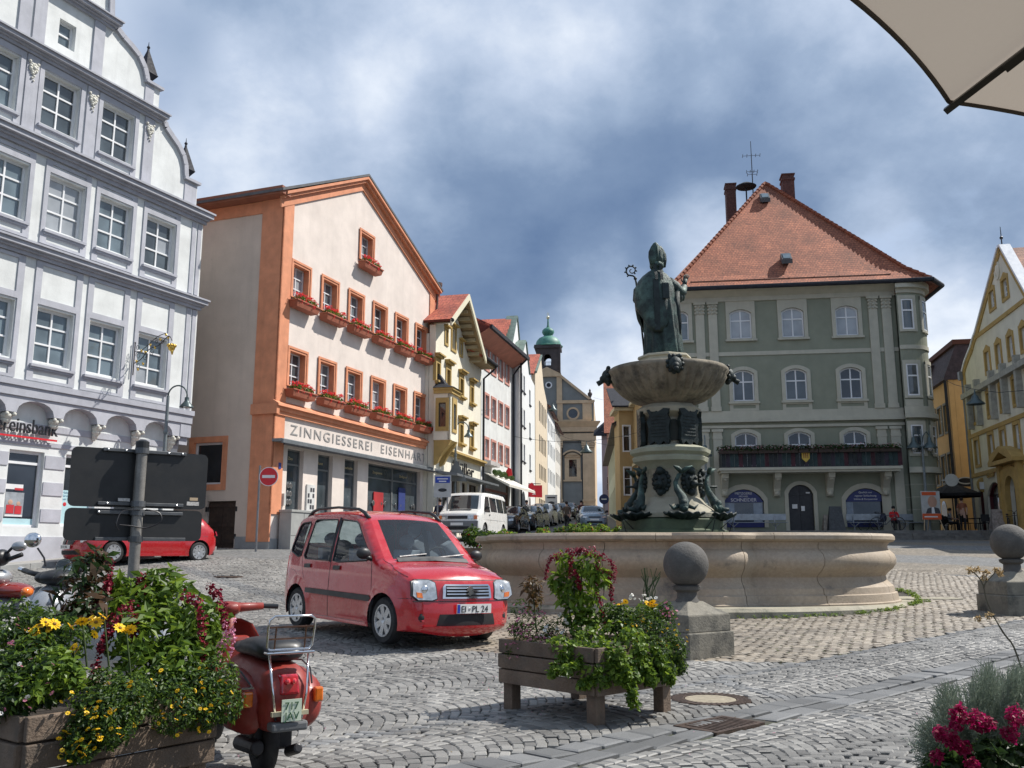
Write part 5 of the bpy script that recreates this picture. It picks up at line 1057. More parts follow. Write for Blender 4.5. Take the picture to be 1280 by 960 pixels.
 def ant(b):
  x,y=4.75,6.2;b.tube([(x,y,21),(x,y,25.2)],[.045,.02],6)
  for z,n,w in ((24.9,0,.2),(24.2,5,.55),(23.1,4,.35),(22.9,3,.3)):
   if n:b.tube([(x-w,y,z),(x+w,y,z)],.015,4)
   for i in range(n):xx=x-w+2*w*i/(n-1);b.tube([(xx,y-.25,z),(xx,y+.25,z)],.01,4);b.tube([(xx,y,z-.12),(xx,y,z+.12)],.01,4)
 part('roof_aerial',M['metal_dark'],t,ant)
 # round blank sign on the corner
 part('round_bracket_sign',mat('pale disc',(.42,.42,.38),.6),t,lambda b:(b.slab([(13.2+.33*math.cos(a),2.55+.33*math.sin(a)) for a in np.linspace(0,6.28,21)[:-1]],[],-.5,-.42,back=True),b.box(12.7,12.95,-.48,-.44,2.52,2.58)))
 part('side_wall',gr,t,lambda b:b.box(12.6,12.75,1.6,11,-1,13.2));
 return t
GREEN=green_house()
def balcony_flowers():
 Mx=Matrix.Translation((10,50,2.34)) @ Matrix.Rotation(math.pi/2-R(98),4,'Z');k=0
 for i in range(9):
  x=1.75+i*1.03;p=Mx @ Vector((x,-1.42,4.12));w=empty('balcony_flower_box',p,math.pi/2-R(98))
  tag(w,['flower box at the left end of the green house balcony','second balcony flower box from the left end','third balcony flower box from the left end','balcony flower box just left of the gold shield','middle balcony flower box above the gold shield','balcony flower box just right of the gold shield','third balcony flower box from the right end','second balcony flower box from the right end','flower box at the right end of the green house balcony'][i],'flower box','flower boxes along the green house balcony')
  part('box',M['wood_dark'],w,lambda b:b.box(-.5,.5,-.08,.08,-.12,.08))
  leaf_cloud('foliage',w,M['leaf_dark'],[((q,0,.14),(.18,.16,.17),1) for q in (-.42,-.2,0,.2,.42)],300,.11,seed=70+i)
  leaf_cloud('blossoms',w,[M['crimson'],M['pink_flower']],[((q,-.08,.2),(.2,.12,.14),1) for q in (-.35,0,.35)],60,.06,seed=170+i)
balcony_flowers()
# ================================================================== RIGHT SIDE
def right_house():
 t=house('yellow_gabled_house',(27.16,55,2.5),191.3,'pale grey gabled house with yellow trims and curved gable at the right edge','building')
 w_=mat('pale grey weathered render',(.70,.67,.55),.9,.09,.9,bump=.2,streak=.3);ye=mat('yellow ochre trim',(.42,.28,.09),.85,.12,2);M['y_trim']=ye
 outl=[(2.2,-2),(20,-2),(20,6),(17.5,7.5),(15.2,9),(13.4,10.9),(10.65,14.1),(10.35,14.1),(5.3,10.75),(4.9,10.6),(4.3,10.2),(3.7,9.95),(2.9,9.6),(2.2,9.1)]
 wins=[]
 for x0 in (8.15,10.25):wins.append((x0,x0+.8,11.4,12.35))
 for k in range(6):wins.append((6.5+1.87*k,7.25+1.87*k,8.3,9.4))
 for x0 in (3.45,6.15,8.3,10.3,12.3,14.3):wins.append((x0,x0+.8,5.95,7.2))
 for x0 in (3.2,5.75,7.75,9.9,12.2,14.4):wins.append((x0,x0+.75,3.55,4.95))
 ar=[(3.0,3.9,-.5,2.3),(4.6,7.2,-.5,2.4),(13.5,15,-.5,2.4)];dr=(8.4,9.9,-.5,2.5)
 part('front_wall',w_,t,lambda b:b.slab(outl,[rect(a,b_,c,d) for a,b_,c,d in wins]+[arch(a,b_,c,d,.7) for a,b_,c,d in ar]+[arch(*dr,.75)],0,.35))
 for a,b_,c,d in wins:
  window(t,a,c,b_-a,d-c,2,(.33,.66),0,.12,glass=('glass_dark','glass_mid'),split=False,ft=.09,bt=.06)
  part('window_surround',ye,t,lambda b:(b.slab(rect(a-.16,b_+.16,c-.16,d+.16),[rect(a+.01,b_-.01,c+.01,d-.01)],-.05,.06),b.slab([(a-.1,d+.16),(b_+.1,d+.16),((a+b_)/2,d+.38)],[],-.04,.01)))
 for z in (10.62,7.65,5.3,3.05):part('string_course',ye,t,lambda b:b.box(5.1 if z>10 else 2.2,13.5 if z>10 else 20,-.07,.01,z-(.16 if z != 7.65 else .08),z+.06))
 part('gable_trim',ye,t,lambda b:[b.slab([p,q,(q[0]+n[0],q[1]+n[1]),(p[0]+n[0],p[1]+n[1])],[],-.06,.01) for p,q,n in zip(outl[4:],outl[5:],[((q[1]-p[1])*-.3/math.dist(p,q),(q[0]-p[0])*.3/math.dist(p,q)) for p,q in zip(outl[4:],outl[5:])])])
 part('gable_coping',M['white_frame'],t,lambda b:[b.slab([(p[0] ,p[1]),(q[0],q[1]),(q[0]+n[0],q[1]+n[1]),(p[0]+n[0],p[1]+n[1])],[],-.12,.4,back=True) for p,q,n in zip(outl[3:],outl[4:],[((q[1]-p[1])*.12/math.dist(p,q),-(q[0]-p[0])*.12/math.dist(p,q)) for p,q in zip(outl[3:],outl[4:])])])
 part('round_niche',w_,t,lambda b:(b.slab([(9.75+.42*math.cos(a),13.1+.5*math.sin(a)) for a in np.linspace(0,6.28,21)[:-1]],[[(9.75+.3*math.cos(a),13.1+.38*math.sin(a)) for a in np.linspace(0,6.28,21)[:-1]]],-.06,0),b.ball((9.75,0,13.1),.3,10,8,1,.3,1.2)))
 part('corner_strip',ye,t,lambda b:b.box(2.15,2.6,-.05,.01,3.1,9.1))
 # loggia of pale piers and beams on the second floor
 for x in (3.35,5.0,7.6,9.5,11.6,13.5,15.5):part('timber_post',mat('grey timber',(.34,.34,.30),.8,.15,5),t,lambda b:(b.box(x-.14,x+.14,-.3,.0,5.6,8.2)))
 part('timber_beam',mat('grey timber',(.34,.34,.30)),t,lambda b:(b.box(2.5,16,-.35,0,7.45,7.75)))
 part('portal',ye,t,lambda b:(b.slab(arch(7.7,10.5,-.5,3.0,.3),[arch(*dr,.75)],-.25,.01),b.slab([(7.2,3.1),(11,3.1),(11,3.3),(10.4,3.7),(9.1,4.0),(7.8,3.7),(7.2,3.3)],[[(7.9,3.3),(10.3,3.3),(9.1,3.7)]],-.6,.01,back=True),b.box(7.5,7.9,-.3,0,-.5,3.1),b.box(10.3,10.7,-.3,0,-.5,3.1)))
 part('portal_door',M['wood_dark'],t,lambda b:b.slab(arch(*dr,.75),[],.2,.25))
 for a,b_,c,d in ar:part('shop_arch',[mat('wine red arch',(.10,.015,.02),.6),M['glass_mid'],mat('panel painted as shop glow',(.55,.42,.16),.6)],t,lambda b:(b.slab(arch(a,b_,c,d,.7),[arch(a+.12,b_-.12,c,d-.12,.62)],.1,.25),setattr(b,'mi',1),b.box(a,b_,.26,.28,c,d-.6),setattr(b,'mi',2),b.box(a+(b_-a)*.6,b_-.3,.24,.26,c+.6,d-.5)))  # warm shop light is put into the yellow panel colour; nothing glows
 part('body',w_,t,lambda b:b.box(2.25,20,.36,8,-2,8.8))
 roofplane('roof',M['tile_old'],t,[(17,.3,7.6),(17,9,7.6),(10.6,9,14.0),(10.6,.3,14.0)]);roofplane('roof',M['tile_old'],t,[(4.9,9,10.3),(4.9,.3,10.3),(10.4,.3,14.0),(10.4,9,14.0)])
 part('gable_spike',M['metal_dark'],t,lambda b:(b.tube([(10.5,.1,14.1),(10.5,.1,15.2)],[.04,.015],6),b.ball((10.5,.1,14.6),.09,8,6)))
 part('drain_pipe',M['zinc'],t,lambda b:(b.tube([(2.1,-.05,9.2),(2.1,-.05,0)],.08,8),b.box(1.95,2.3,-.25,.1,8.7,9.2)))
 t2=text_obj('gilt_writing','Gasthof',.4,ye,t,(5.0,-.06,2.68),depth=.02)
 # ochre house further back
 t=house('orange_ochre_house',(28.4,62,2.6),191.3,'orange ochre house with dark mansard roof between green and grey houses','building');oo=mat('warm orange ochre render',(.56,.34,.14),.9,.08,1.2,streak=.1)
 wins=[(x,x+.95,z,z+1.7) for x in (-2.4,-.9,.6,2.1,3.6,5.1) for z in (2.9,6.0)]
 simple_wall(t,oo,rect(-6,6.6,-2,9.2),wins,glass=('glass_dark',),trim=mat('grey stone surround',(.20,.19,.17),.85),tw=.12,cols=2,rows=(.5,))
 part('body',oo,t,lambda b:b.box(-6,6.6,.31,8,-2,9.1))
 part('grey_band',mat('grey stone surround',(.2,.19,.17)),t,lambda b:b.box(-6,6.6,-.06,.01,2.2,2.5));
 for x in (-1.4,.6,2.6):part('dark_arch',M['glass_dark'],t,lambda b:b.slab(arch(x,x+1.3,-.5,1.8,.5),[],-.03,.0))
 part('mansard',mat('dark mansard tiles',(.05,.032,.035),.8,.3,4,bump=.4),t,lambda b:b.rings([[(-6,-.3,9.1),(6.7,-.3,9.1),(6.7,8,9.1),(-6,8,9.1)],[(-6,.7,11.4),(6.3,.7,11.4),(6.3,7,11.4),(-6,7,11.4)]]))
 part('mansard_ridge',M['tile_red'],t,lambda b:b.box(-6,6.4,.5,7,11.4,11.7))
 part('dormer',mat('dark mansard tiles',(.05,.032,.035)),t,lambda b:(b.box(.6,1.7,-.1,1.2,9.6,11.0)))
 part('dormer_window',M['glass_sky'],t,lambda b:b.box(.75,1.55,-.12,-.1,9.8,10.8))
 part('drain_pipe',M['slate'],t,lambda b:b.tube([(6.45,-.15,9.2),(6.5,-.12,-.5)],.09,8))
right_house()
# ================================================================== FOUNTAIN
def fount_r(t):
 """outline of the basin: four big round lobes on the diagonals, four small ones on the axes (t: angle)"""
 dx,dy=math.cos(t),math.sin(t);best=0
 for k in range(8):
  a=R(45*k);big=k % 2==1;d,rr=(1.95,2.5) if big else (3.28,.86)
  cx,cy=d*math.cos(a),d*math.sin(a);p=cx*dx+cy*dy;q=rr*rr-(d*d-p*p)
  if q>0 and p>0:best=max(best,p+math.sqrt(q))
 return best
def fountain():
 st=mat('warm fountain limestone',(.42,.335,.24),.75,.13,1.3,bump=.35,bscale=30,tint=(.42,.36,.29),stain=((.13,.115,.10),2.2,.58,.74),fine=.35)
 st2=mat('weathered column limestone',(.36,.33,.25),.85,.16,1.8,bump=.4,bscale=25,streak=.5,stain=((.075,.085,.06),2.0,.52,.7))
 gn=mat('algae green stone',(.075,.10,.055),.7,.25,2.5,bump=.4,streak=.4)
 bz=mat('verdigris bronze',(.030,.056,.050),.55,.35,6,bump=.8,bscale=45,tint=(.14,.25,.21),metal=.2,fine=.5,stain=((.012,.02,.02),5,.5,.62));bd=mat('dark bronze',(.018,.028,.027),.55,.35,7,bump=.5,bscale=60,metal=.3)
 M['bronze']=bz;M['bronze_dark']=bd;M['f_stone']=st;M['f_col']=st2
 f=empty('fountain',(FC.x,FC.y,0),0,'large lobed limestone fountain basin with carved column and round upper bowl','fountain')
 part('plinth',st2,f,lambda b:b.lathe([(4.66,-.3),(4.66,.28),(4.6,.335),(3.0,.34)],96,(0,0,0),caps=False),smooth=True,auto=40)
 part('plinth_step',st2,f,lambda b:(b.box(3.6,5.15,-1.9,-.9,.0,.36)),bevel=.02)
 prof=[(.10,.262),(.10,.36),(.06,.375),(.04,.50),(.0,.515),(-.02,.62),(-.06,.65),(-.13,.72),(-.15,.80),(-.10,.86),(-.01,.93),(.05,1.02),(.06,1.10),(.03,1.19),(-.04,1.255),(-.08,1.28),(-.085,1.34),(-.05,1.40)]
 rim=[(-.04,1.402),(.03,1.42),(.06,1.45),(.06,1.51),(.02,1.555),(-.28,1.565),(-.33,1.53),(-.33,1.402)]
 cuts=[-131,-116,-97,-83,-64,-41,-20,-8,9,35,62,82,98,125,150,172,189,208]
 for i,c in enumerate(cuts):
  a0,a1=R(c)+.0015,R(cuts[(i+1) % len(cuts)]+(360 if i==len(cuts)-1 else 0))-.0015
  n=max(6,int((a1-a0)/R(1.6)));ts=np.linspace(a0,a1,n)
  def blk(b):
   rg=[]
   for t in ts:r=fount_r(t);rg.append([((r+o)*math.cos(t),(r+o)*math.sin(t),z) for o,z in prof+[(-.3,1.4),(-.3,.262)]])
   b.rings(rg)
  part('basin_stone',st,f,blk,smooth=True,auto=35)
 rc=[-150,-124,-104,-88.5,-75,-50,-28,-6,15,50,90,130,170]
 for i,c in enumerate(rc):
  a0,a1=R(c)+.001,R(rc[(i+1) % len(rc)]+(360 if i==len(rc)-1 else 0))-.001
  n=max(6,int((a1-a0)/R(1.6)))
  def rb(b):b.rings([[((fount_r(t)+o)*math.cos(t),(fount_r(t)+o)*math.sin(t),z) for o,z in rim] for t in np.linspace(a0,a1,n)])
  part('rim_stone',st,f,rb,smooth=True,auto=35)
 wm,nt,N,L,P=_new('dark green water');P.inputs['Base Color'].default_value=(.02,.045,.03,1);P.inputs['Roughness'].default_value=.06
 part('water',wm,f,lambda b:b.face([((fount_r(t)-.28)*math.cos(t),(fount_r(t)-.28)*math.sin(t),1.22) for t in np.linspace(0,2*math.pi,120)[:-1]]))
 oc=lambda a:(lambda t,z:1+a*math.cos(8*t))
 part('column_base',gn,f,lambda b:b.lathe([(1.15,.9),(1.15,1.66),(1.05,1.7),(1.05,1.88),(.95,1.93)],48,rf=oc(.03)),smooth=True,auto=35)
 part('column_foot',st2,f,lambda b:b.lathe([(1.0,1.93),(1.0,2.02),(.88,2.1),(.72,2.22),(.66,2.3),(.6,2.36),(.57,2.9),(.60,2.96)],48,rf=oc(.025)),smooth=True,auto=35)
 part('column_ledge',mat('pale column ledge',(.34,.34,.25),.8,.12,3,bump=.3),f,lambda b:b.lathe([(.60,2.95),(.66,3.05),(.78,3.12),(.80,3.2),(.76,3.24),(.84,3.3),(.85,3.38),(.72,3.43),(.62,3.46)],48,rf=oc(.03)),smooth=True,auto=35)
 part('column_shaft',st2,f,lambda b:b.lathe([(.60,3.45),(.50,3.5),(.49,4.05),(.56,4.1),(.66,4.16),(.68,4.26),(.60,4.32),(.55,4.36)],48,rf=oc(.03)),smooth=True,auto=35)
 def bowl(b):b.lathe([(.50,4.33),(.56,4.38),(.76,4.46),(.96,4.6),(1.12,4.78),(1.2,4.93),(1.26,5.0),(1.31,5.06),(1.31,5.12),(1.27,5.16),(1.2,5.13),(.9,5.02),(.3,4.98)],144,rf=lambda t,z:1+(.055*abs(math.sin(18*t)) if 4.4<z<4.99 else 0))
 part('upper_bowl',mat('stained bowl stone',(.24,.205,.15),.85,.2,2.2,bump=.5,bscale=22,streak=.85,stain=((.06,.052,.042),2.6,.48,.66)),f,bowl,smooth=True,auto=50)
 part('statue_pedestal',mat('pale pedestal stone',(.46,.42,.31),.8,.12,3,bump=.3),f,lambda b:b.lathe([(.45,4.98),(.5,5.15),(.62,5.18),(.66,5.26),(.62,5.31),(.56,5.33),(.56,5.38),(.60,5.40),(.58,5.455),(.2,5.46)],8,(-.06,0,0)),bevel=.012)
 # bronze lion spouts on the bowl rim
 for k in range(4):
  a=R(-93+90*k) if True else 0;cx,cy=1.3*math.cos(a),1.3*math.sin(a)
  def lion(b):
   b.ball((cx,cy,5.02),.15,10,8,1,1,1.15);ux,uy=math.cos(a),math.sin(a)
   b.ball((cx+ux*.11,cy+uy*.11,4.97),.085,8,6);b.tube([(cx+ux*.12,cy+uy*.12,4.93),(cx+ux*.24,cy+uy*.24,4.86)],[.05,.06],8)
   for j in range(11):q=j/11*6.28;b.ball((cx-uy*.15*math.cos(q),cy+ux*.15*math.cos(q),5.03+.17*math.sin(q)),.05,6,5)
   for s_ in (-1,1):b.ball((cx-uy*.1*s_,cy+ux*.1*s_,5.2),.05,6,5)
  part('lion_spout',bd,f,lion,smooth=True)
 # cartouche plaques on the shaft
 for k in range(6):
  a=R(-90+37+60*k) if False else R(-90+(k*60+30));ca,sa=math.cos(a),math.sin(a)
  def plq(b):
   o=[(-.24,3.55),(-.2,3.45),(-.1,3.52),(0,3.42),(.1,3.52),(.2,3.45),(.24,3.55),(.22,3.8),(.26,3.95),(.2,4.08),(.26,4.2),(.12,4.22),(0,4.15),(-.12,4.22),(-.26,4.2),(-.2,4.08),(-.26,3.95),(-.22,3.8)]
   b.T=Matrix.Rotation(a+R(90),4,'Z');b.slab(o,[],-.66,-.56,back=True)
   for j in range(7):b.box(-.16,.16,-.672,-.66,3.62+.07*j,3.65+.07*j)
   b.T=None
  part('inscription_plaque',bd,f,plq,bevel=.01)
 part('shaft_niche',mat('dark niche',(.03,.035,.03),.9),f,lambda b:b.slab(arch(-.14,.14,3.55,4.0,.14),[],-.545,-.5,back=True))
 # lion masks, spouts
 for k in range(6):
  a=R(-90+(k*60+30));T=Matrix.Rotation(a+R(90),4,'Z')
  def mask(b):
   b.T=T;b.ball((0,-.6,2.68),.16,12,9,1,.6,1.25)
   for j in range(15):q=j/15*6.28;b.ball((.165*math.cos(q),-.58,2.68+.22*math.sin(q)),.055,7,5)
   b.ball((0,-.74,2.62),.085,8,6);b.ball((-.08,-.7,2.74),.04,6,5);b.ball((.08,-.7,2.74),.04,6,5);b.ball((0,-.66,2.9),.09,8,6);b.ball((0,-.66,2.45),.08,8,6)
   b.tube([(0,-.7,2.6),(0,-.98,2.6)],.025,8);b.T=None
  part('lion_mask',bd,f,mask,smooth=True)
 # dolphins on shells
 for k in range(6):
  a=R(-90+60*k+4);T=Matrix.Rotation(a+R(90),4,'Z')
  def dol(b):
   b.T=T;P_=[(0,-1.02,2.02),(0,-1.0,2.12),(.03,-.93,2.22),(.0,-.86,2.36),(-.08,-.8,2.5),(-.1,-.78,2.64),(-.04,-.8,2.78),(.03,-.82,2.86)]
   b.tube(P_,[.07,.10,.105,.085,.065,.05,.04,.03],10)
   for s_ in (-1,1):b.tube([(.03,-.82,2.86),(.03+s_*.1,-.86,2.93),(.03+s_*.2,-.92,2.97)],[.05,.05,.01],6);b.tube([(s_*.1,-.95,2.15),(s_*.22,-1.0,2.1),(s_*.3,-1.0,2.18)],[.05,.04,.01],6)
   b.tube([(0,-1.05,2.08),(0,-1.22,2.1)],[.07,.03],8);b.ball((0,-1.0,2.22),.08,7,5);b.T=None
  part('dolphin',bz,f,dol,smooth=True)
  def shell(b):
   b.T=T @ Matrix.Translation((0,-1.03,1.93));rg=[]
   for r_,z in ((.05,-.05),(.2,-.03),(.34,.02),(.44,.06)):rg.append([(r_*.95*math.cos(q)*(1+.06*math.cos(12*q)),r_*.75*math.sin(q)*(1+.06*math.cos(12*q)),z+.02*math.cos(12*q)) for q in np.linspace(0,6.283,49)[:-1]])
   b.rings(rg+[[(x*.96,y*.96,z+.03) for x,y,z in rg[-1]],[(x,y,z+.03) for x,y,z in rg[0]]]);b.T=None
  part('shell',bd,f,shell,smooth=True)
 # thin water jets
 part('railing_wire',M['metal_dark'],f,lambda b:[b.tube([(1.05*math.cos(a),1.05*math.sin(a),1.7),(1.35*math.cos(a),1.35*math.sin(a),1.95),(1.2*math.cos(a),1.2*math.sin(a),1.55)],.012,5) for a in (R(-60),R(-30),R(-150))])
 return f
FOUNT=fountain()
def statue():
 s=empty('statue',(FC.x-.06,FC.y,5.462),0,'verdigris bronze bishop statue seen from behind with mitre and crosier','statue');bz,bd=M['bronze'],M['bronze_dark']
 def S_(t,p):return math.copysign(abs(t) ** p,t)
 def robe(b):
  rg=[];n=72
  for z,cx,rx,ry,am in ((0,-.02,.40,.36,.10),(.03,-.02,.41,.37,.10),(.3,-.02,.385,.34,.11),(.7,-.03,.37,.32,.10),(1.1,-.05,.37,.31,.07),(1.5,-.09,.36,.28,.04),(1.75,-.12,.33,.24,.02),(1.88,-.13,.24,.18,.01),(1.95,-.13,.12,.12,0)):
   rg.append([(cx+rx*math.cos(t)*(1+am*math.sin(11*t+z*1.2)+am*.6*math.sin(5*t+1)),ry*math.sin(t)*(1+am*math.sin(11*t+z*1.2)+am*.6*math.sin(5*t+1)),z) for t in np.linspace(0,6.283,n+1)[:-1]])
  b.rings(rg)
 part('robe',bz,s,robe,smooth=True)
 def chas(b):
  n=64;rg=[]
  ts=np.linspace(0,6.283,n+1)[:-1]
  for k,(z,cx,rx,ry) in enumerate(((.48,-.19,.34,.36),(.62,-.19,.40,.375),(.95,-.19,.435,.37),(1.3,-.18,.445,.35),(1.55,-.17,.43,.31),(1.72,-.16,.37,.27),(1.84,-.15,.28,.21),(1.93,-.15,.17,.15),(1.97,-.15,.1,.1))):
   row=[]
   for t in ts:
    side=abs(math.cos(t)) ** 3;zz=z+(side*.55 if k==0 else side*.42 if k==1 else side*.18 if k==2 else 0)
    am=.025*math.sin(7*t+z*3);row.append((cx+rx*S_(math.cos(t),.9)*(1+am),ry*S_(math.sin(t),.9)*(1+am),zz))
   rg.append(row)
  b.rings([[(x*.94-.01,y*.9,z+.02) for x,y,z in rg[0]]]+rg,caps=False)
 part('chasuble',bz,s,chas,smooth=True)
 part('orphrey_band',bd,s,lambda b:b.rings([[(-.19-w,y-.006,z),(-.19+w,y-.006,z),(-.19+w,y+.03,z),(-.19-w,y+.03,z)] for z,y,w in ((.52,-.365,.06),(.95,-.38,.06),(1.3,-.36,.06),(1.55,-.32,.06),(1.7,-.285,.065))]))
 part('hood',bd,s,lambda b:b.rings([[(-.34,y,z),(.0,y,z),(.0,y+.05,z),(-.34,y+.05,z)] if z>1.62 else [(-.06,y,z),(.1,y,z),(.1,y+.05,z),(-.06,y+.05,z)] for z,y in ((1.22,-.385),(1.4,-.37),(1.6,-.335))]),bevel=.015)
 def mitre(b):
  rg=[]
  for z,rx,ry in ((2.02,.135,.15),(2.1,.15,.165),(2.25,.172,.16),(2.38,.17,.13),(2.48,.13,.085),(2.56,.07,.05),(2.615,.012,.02)):
   rg.append([(-.11+rx*math.cos(t),ry*math.sin(t)*(1 if z<2.2 else 1),z) for t in np.linspace(0,6.283,25)[:-1]])
  b.rings(rg)
 def horn(b,y,dx,h):
  rg=[]
  for z,rx,ry in ((2.08,.14,.05),(2.25,.168,.045),(2.38,.16,.035),(2.5,.105,.028),(2.58,.05,.02),(h,.008,.01)):
   rg.append([(-.11+dx+rx*math.cos(t),y*(1-(z-2.08)*.2)+ry*math.sin(t),z) for t in np.linspace(0,6.283,17)[:-1]])
  b.rings(rg)
 part('mitre',bz,s,lambda b:(horn(b,-.10,-.03,2.61),horn(b,.10,.08,2.57),b.lathe([(.15,2.03),(.16,2.08),(.155,2.14),(.14,2.16)],20,(-.11,0,0)),b.box(-.115,-.085,-.155,-.12,2.1,2.5)),smooth=True)
 part('lappet',bd,s,lambda b:[b.rings([[(x-.03,y,z),(x+.03,y,z),(x+.03,y+.02,z),(x-.03,y+.02,z)] for z,y in ((2.08,-.165),(1.95,-.17),(1.8,-.27),(1.68,-.31))]) for x in (-.17,-.05)])
 def head(b):
  c=(-.11,.02,1.99);b.ball(c,.125,16,12,.92,1.05,1.15);b.tube([(-.12,0,1.85),(-.115,.01,1.95)],[.09,.075],12)
  b.ball((-.11,.155,1.985),.024,8,6,1,1.3,1.5);b.ball((-.155,.13,2.02),.018,6,5);b.ball((-.065,.13,2.02),.018,6,5);b.ball((-.11,.135,1.93),.03,8,5,1.3,.6,.5)
  for sx_ in (-1,1):b.ball((-.11+sx_*.118,.01,1.99),.03,8,6,.5,1,1.3)
  b.ball((-.11,.09,1.86),.085,10,8,1,.9,1.2)
  for j in range(9):q=math.pi*(1+j/8);b.ball((-.11+.115*math.cos(q),.0+.1*math.sin(q),1.94),.04,6,5)
 part('head',bz,s,head,smooth=True)
 def arm(b):
  b.tube([(.12,.02,1.72),(.28,.03,1.6),(.40,.06,1.47),(.47,.1,1.50),(.52,.15,1.66)],[.13,.14,.13,.10,.075],14)
  b.tube([(.30,.03,1.5),(.38,.05,1.34),(.42,.07,1.26)],[.13,.10,.03],10)
  b.tube([(.43,.08,1.5),(.47,.1,1.38),(.48,.1,1.3)],[.08,.06,.02],8)
 part('raised_arm',bz,s,arm,smooth=True)
 def hand(b):
  b.tube([(.52,.15,1.64),(.54,.17,1.74),(.56,.18,1.82)],[.045,.055,.05],8)
  for i,(dx,ln) in enumerate(((-.04,.11),(-.012,.13),(.016,.12),(.042,.09))):b.tube([(.56+dx,.18,1.82),(.575+dx*1.2,.185,1.82+ln*.6),(.60+dx*1.2,.19,1.82+ln)],[.017,.015,.011],6)
  b.tube([(.52,.17,1.75),(.48,.19,1.79),(.47,.2,1.85)],[.02,.017,.012],6)
 part('raised_hand',bz,s,hand,smooth=True)
 def larm(b):
  b.tube([(-.38,.02,1.68),(-.52,.05,1.5),(-.53,.12,1.32),(-.5,.25,1.42),(-.49,.33,1.52)],[.12,.13,.12,.09,.06],12);b.ball((-.49,.36,1.56),.055,8,6)
  for i in range(4):b.tube([(-.54,.34,1.52+.03*i),(-.51,.41,1.53+.03*i),(-.46,.38,1.53+.03*i)],.014,6)
 part('holding_arm',bz,s,larm,smooth=True)
 def cro(b):
  b.tube([(-.36,.45,.05),(-.49,.39,1.5),(-.53,.37,1.82),(-.55,.37,1.92)],.022,8);b.ball((-.545,.37,1.9),.04,8,6)
  P_=[(-.55,.37,1.93),(-.60,.37,1.965)]
  for k in range(26):a=R(-125-20*k+0) ;r_=.135*(1-k/30);P_.append((-.625+r_*math.cos(a),.37,2.09+r_*math.sin(a)))
  b.tube(P_,[.02]*2+[.02-.0004*k for k in range(26)],7)
  for k in range(0,16,2):a=R(-125-20*k);r_=.135*(1-k/30)+.03;b.ball((-.625+r_*math.cos(a),.37,2.09+r_*math.sin(a)),.02,6,4)
 o=part('crosier',bd,s,cro,smooth=True)
 # folds: dark hanging sleeve edge
 part('hanging_drape',bd,s,lambda b:b.rings([[(x0,-.12,z),(x1,-.14,z),(x1+.02,.02,z),(x0,.05,z)] for z,x0,x1 in ((1.45,.22,.36),(1.1,.24,.36),(.75,.27,.38),(.5,.32,.36))]),smooth=True)
statue()
tag(part('open_book',[M['bronze'],M['f_col']],None,lambda b:(b.rings([[(-.2,-.14,.02),(.2,-.14,.02),(.2,.14,.14),(-.2,.14,.14)],[(-.2,-.14,.06),(.2,-.14,.06),(.2,.14,.18),(-.2,.14,.18)]])),loc=(FC.x+.72,FC.y-.15,5.15),rot=(0,R(12),R(20))),'tilted stone slab lying on the upper fountain bowl beside the statue feet','slab')
# ball bollards
def bollard(p,rz,s,lab):
 m=mat('dark weathered stone',(.115,.108,.098),.85,.22,5,bump=.5,bscale=45,fine=.5);m2=mat('weathered pale block',(.25,.23,.185),.85,.2,3,bump=.4,stain=((.05,.05,.045),2.2,.47,.62),fine=.4)
 t=empty('stone_ball_bollard',p,rz,lab,'bollard','stone ball bollards on the square');t.scale=(s,)*3
 part('base_block',m2,t,lambda b:b.box(-.37,.37,-.37,.37,-.1,.27),bevel=.015)
 part('upper_block',m2,t,lambda b:(b.box(-.345,.345,-.345,.345,.27,.46),b.rings([[(-.345,-.345,.46),(.345,-.345,.46),(.345,.345,.46),(-.345,.345,.46)],[(-.25,-.25,.51),(.25,-.25,.51),(.25,.25,.51),(-.25,.25,.51)],[(-.13,-.13,.60),(.13,-.13,.60),(.13,.13,.60),(-.13,.13,.60)]])),bevel=.01)
 part('neck',m,t,lambda b:b.lathe([(.15,.59),(.12,.63),(.115,.70),(.16,.73),(.17,.77),(.1,.79)],24),smooth=True,auto=40)
 part('stone_ball',m,t,lambda b:b.ball((0,0,1.02),.265,40,28),smooth=True)
pa,pb_=ground(862,826),ground(919,819);d=(pb_-pa);rz=math.atan2(d.y,d.x);sc=d.length/.74
c=(pa+pb_)/2+Vector((-d.y,d.x,0)).normalized()*d.length/2
bollard((c.x,c.y,float(gz(c.x,c.y))),rz,sc,'stone ball bollard between the flower planter and the fountain basin')
p2=ground(1247,768);bollard((p2.x+.45,p2.y+.25,float(gz(p2.x,p2.y))),rz-.5,1.15,'stone ball bollard cut by the right edge of the picture')
# ================================================================== VEHICLES
def catmull(pts,n=6,closed=False):
 P_=[np.array(p,float) for p in pts];out=[]
 for i in range(len(P_)-1):
  p0=P_[max(i-1,0)];p1=P_[i];p2=P_[i+1];p3=P_[min(i+2,len(P_)-1)]
  for k in range(n):
   t=k/n;out.append(tuple(.5*((2*p1)+(-p0+p2)*t+(2*p0-5*p1+4*p2-p3)*t*t+(-p0+3*p1-3*p2+p3)*t ** 3)))
 out.append(tuple(P_[-1]));return out
def paint(name,c):return mat(name,c,.28,.05,3,spec=.5,coat=1.0)
M['car_glass']=clearglass('car glass',(.80,.88,.88))
M['car_glass_dark']=glassmat('dark car glass',(.02,.03,.035),.03)
M['car_black']=mat('car interior',(.02,.02,.022),.8,.2,5)
M['lamp_glass']=mat('headlamp glass',(.55,.57,.58),.12,.25,14,metal=.5,coat=1)
M['lamp_red']=mat('red tail lamp',(.42,.008,.02),.15,.3,30,coat=1)
M['lamp_amber']=mat('amber lamp',(.7,.16,.01),.2,.2,20,coat=1)
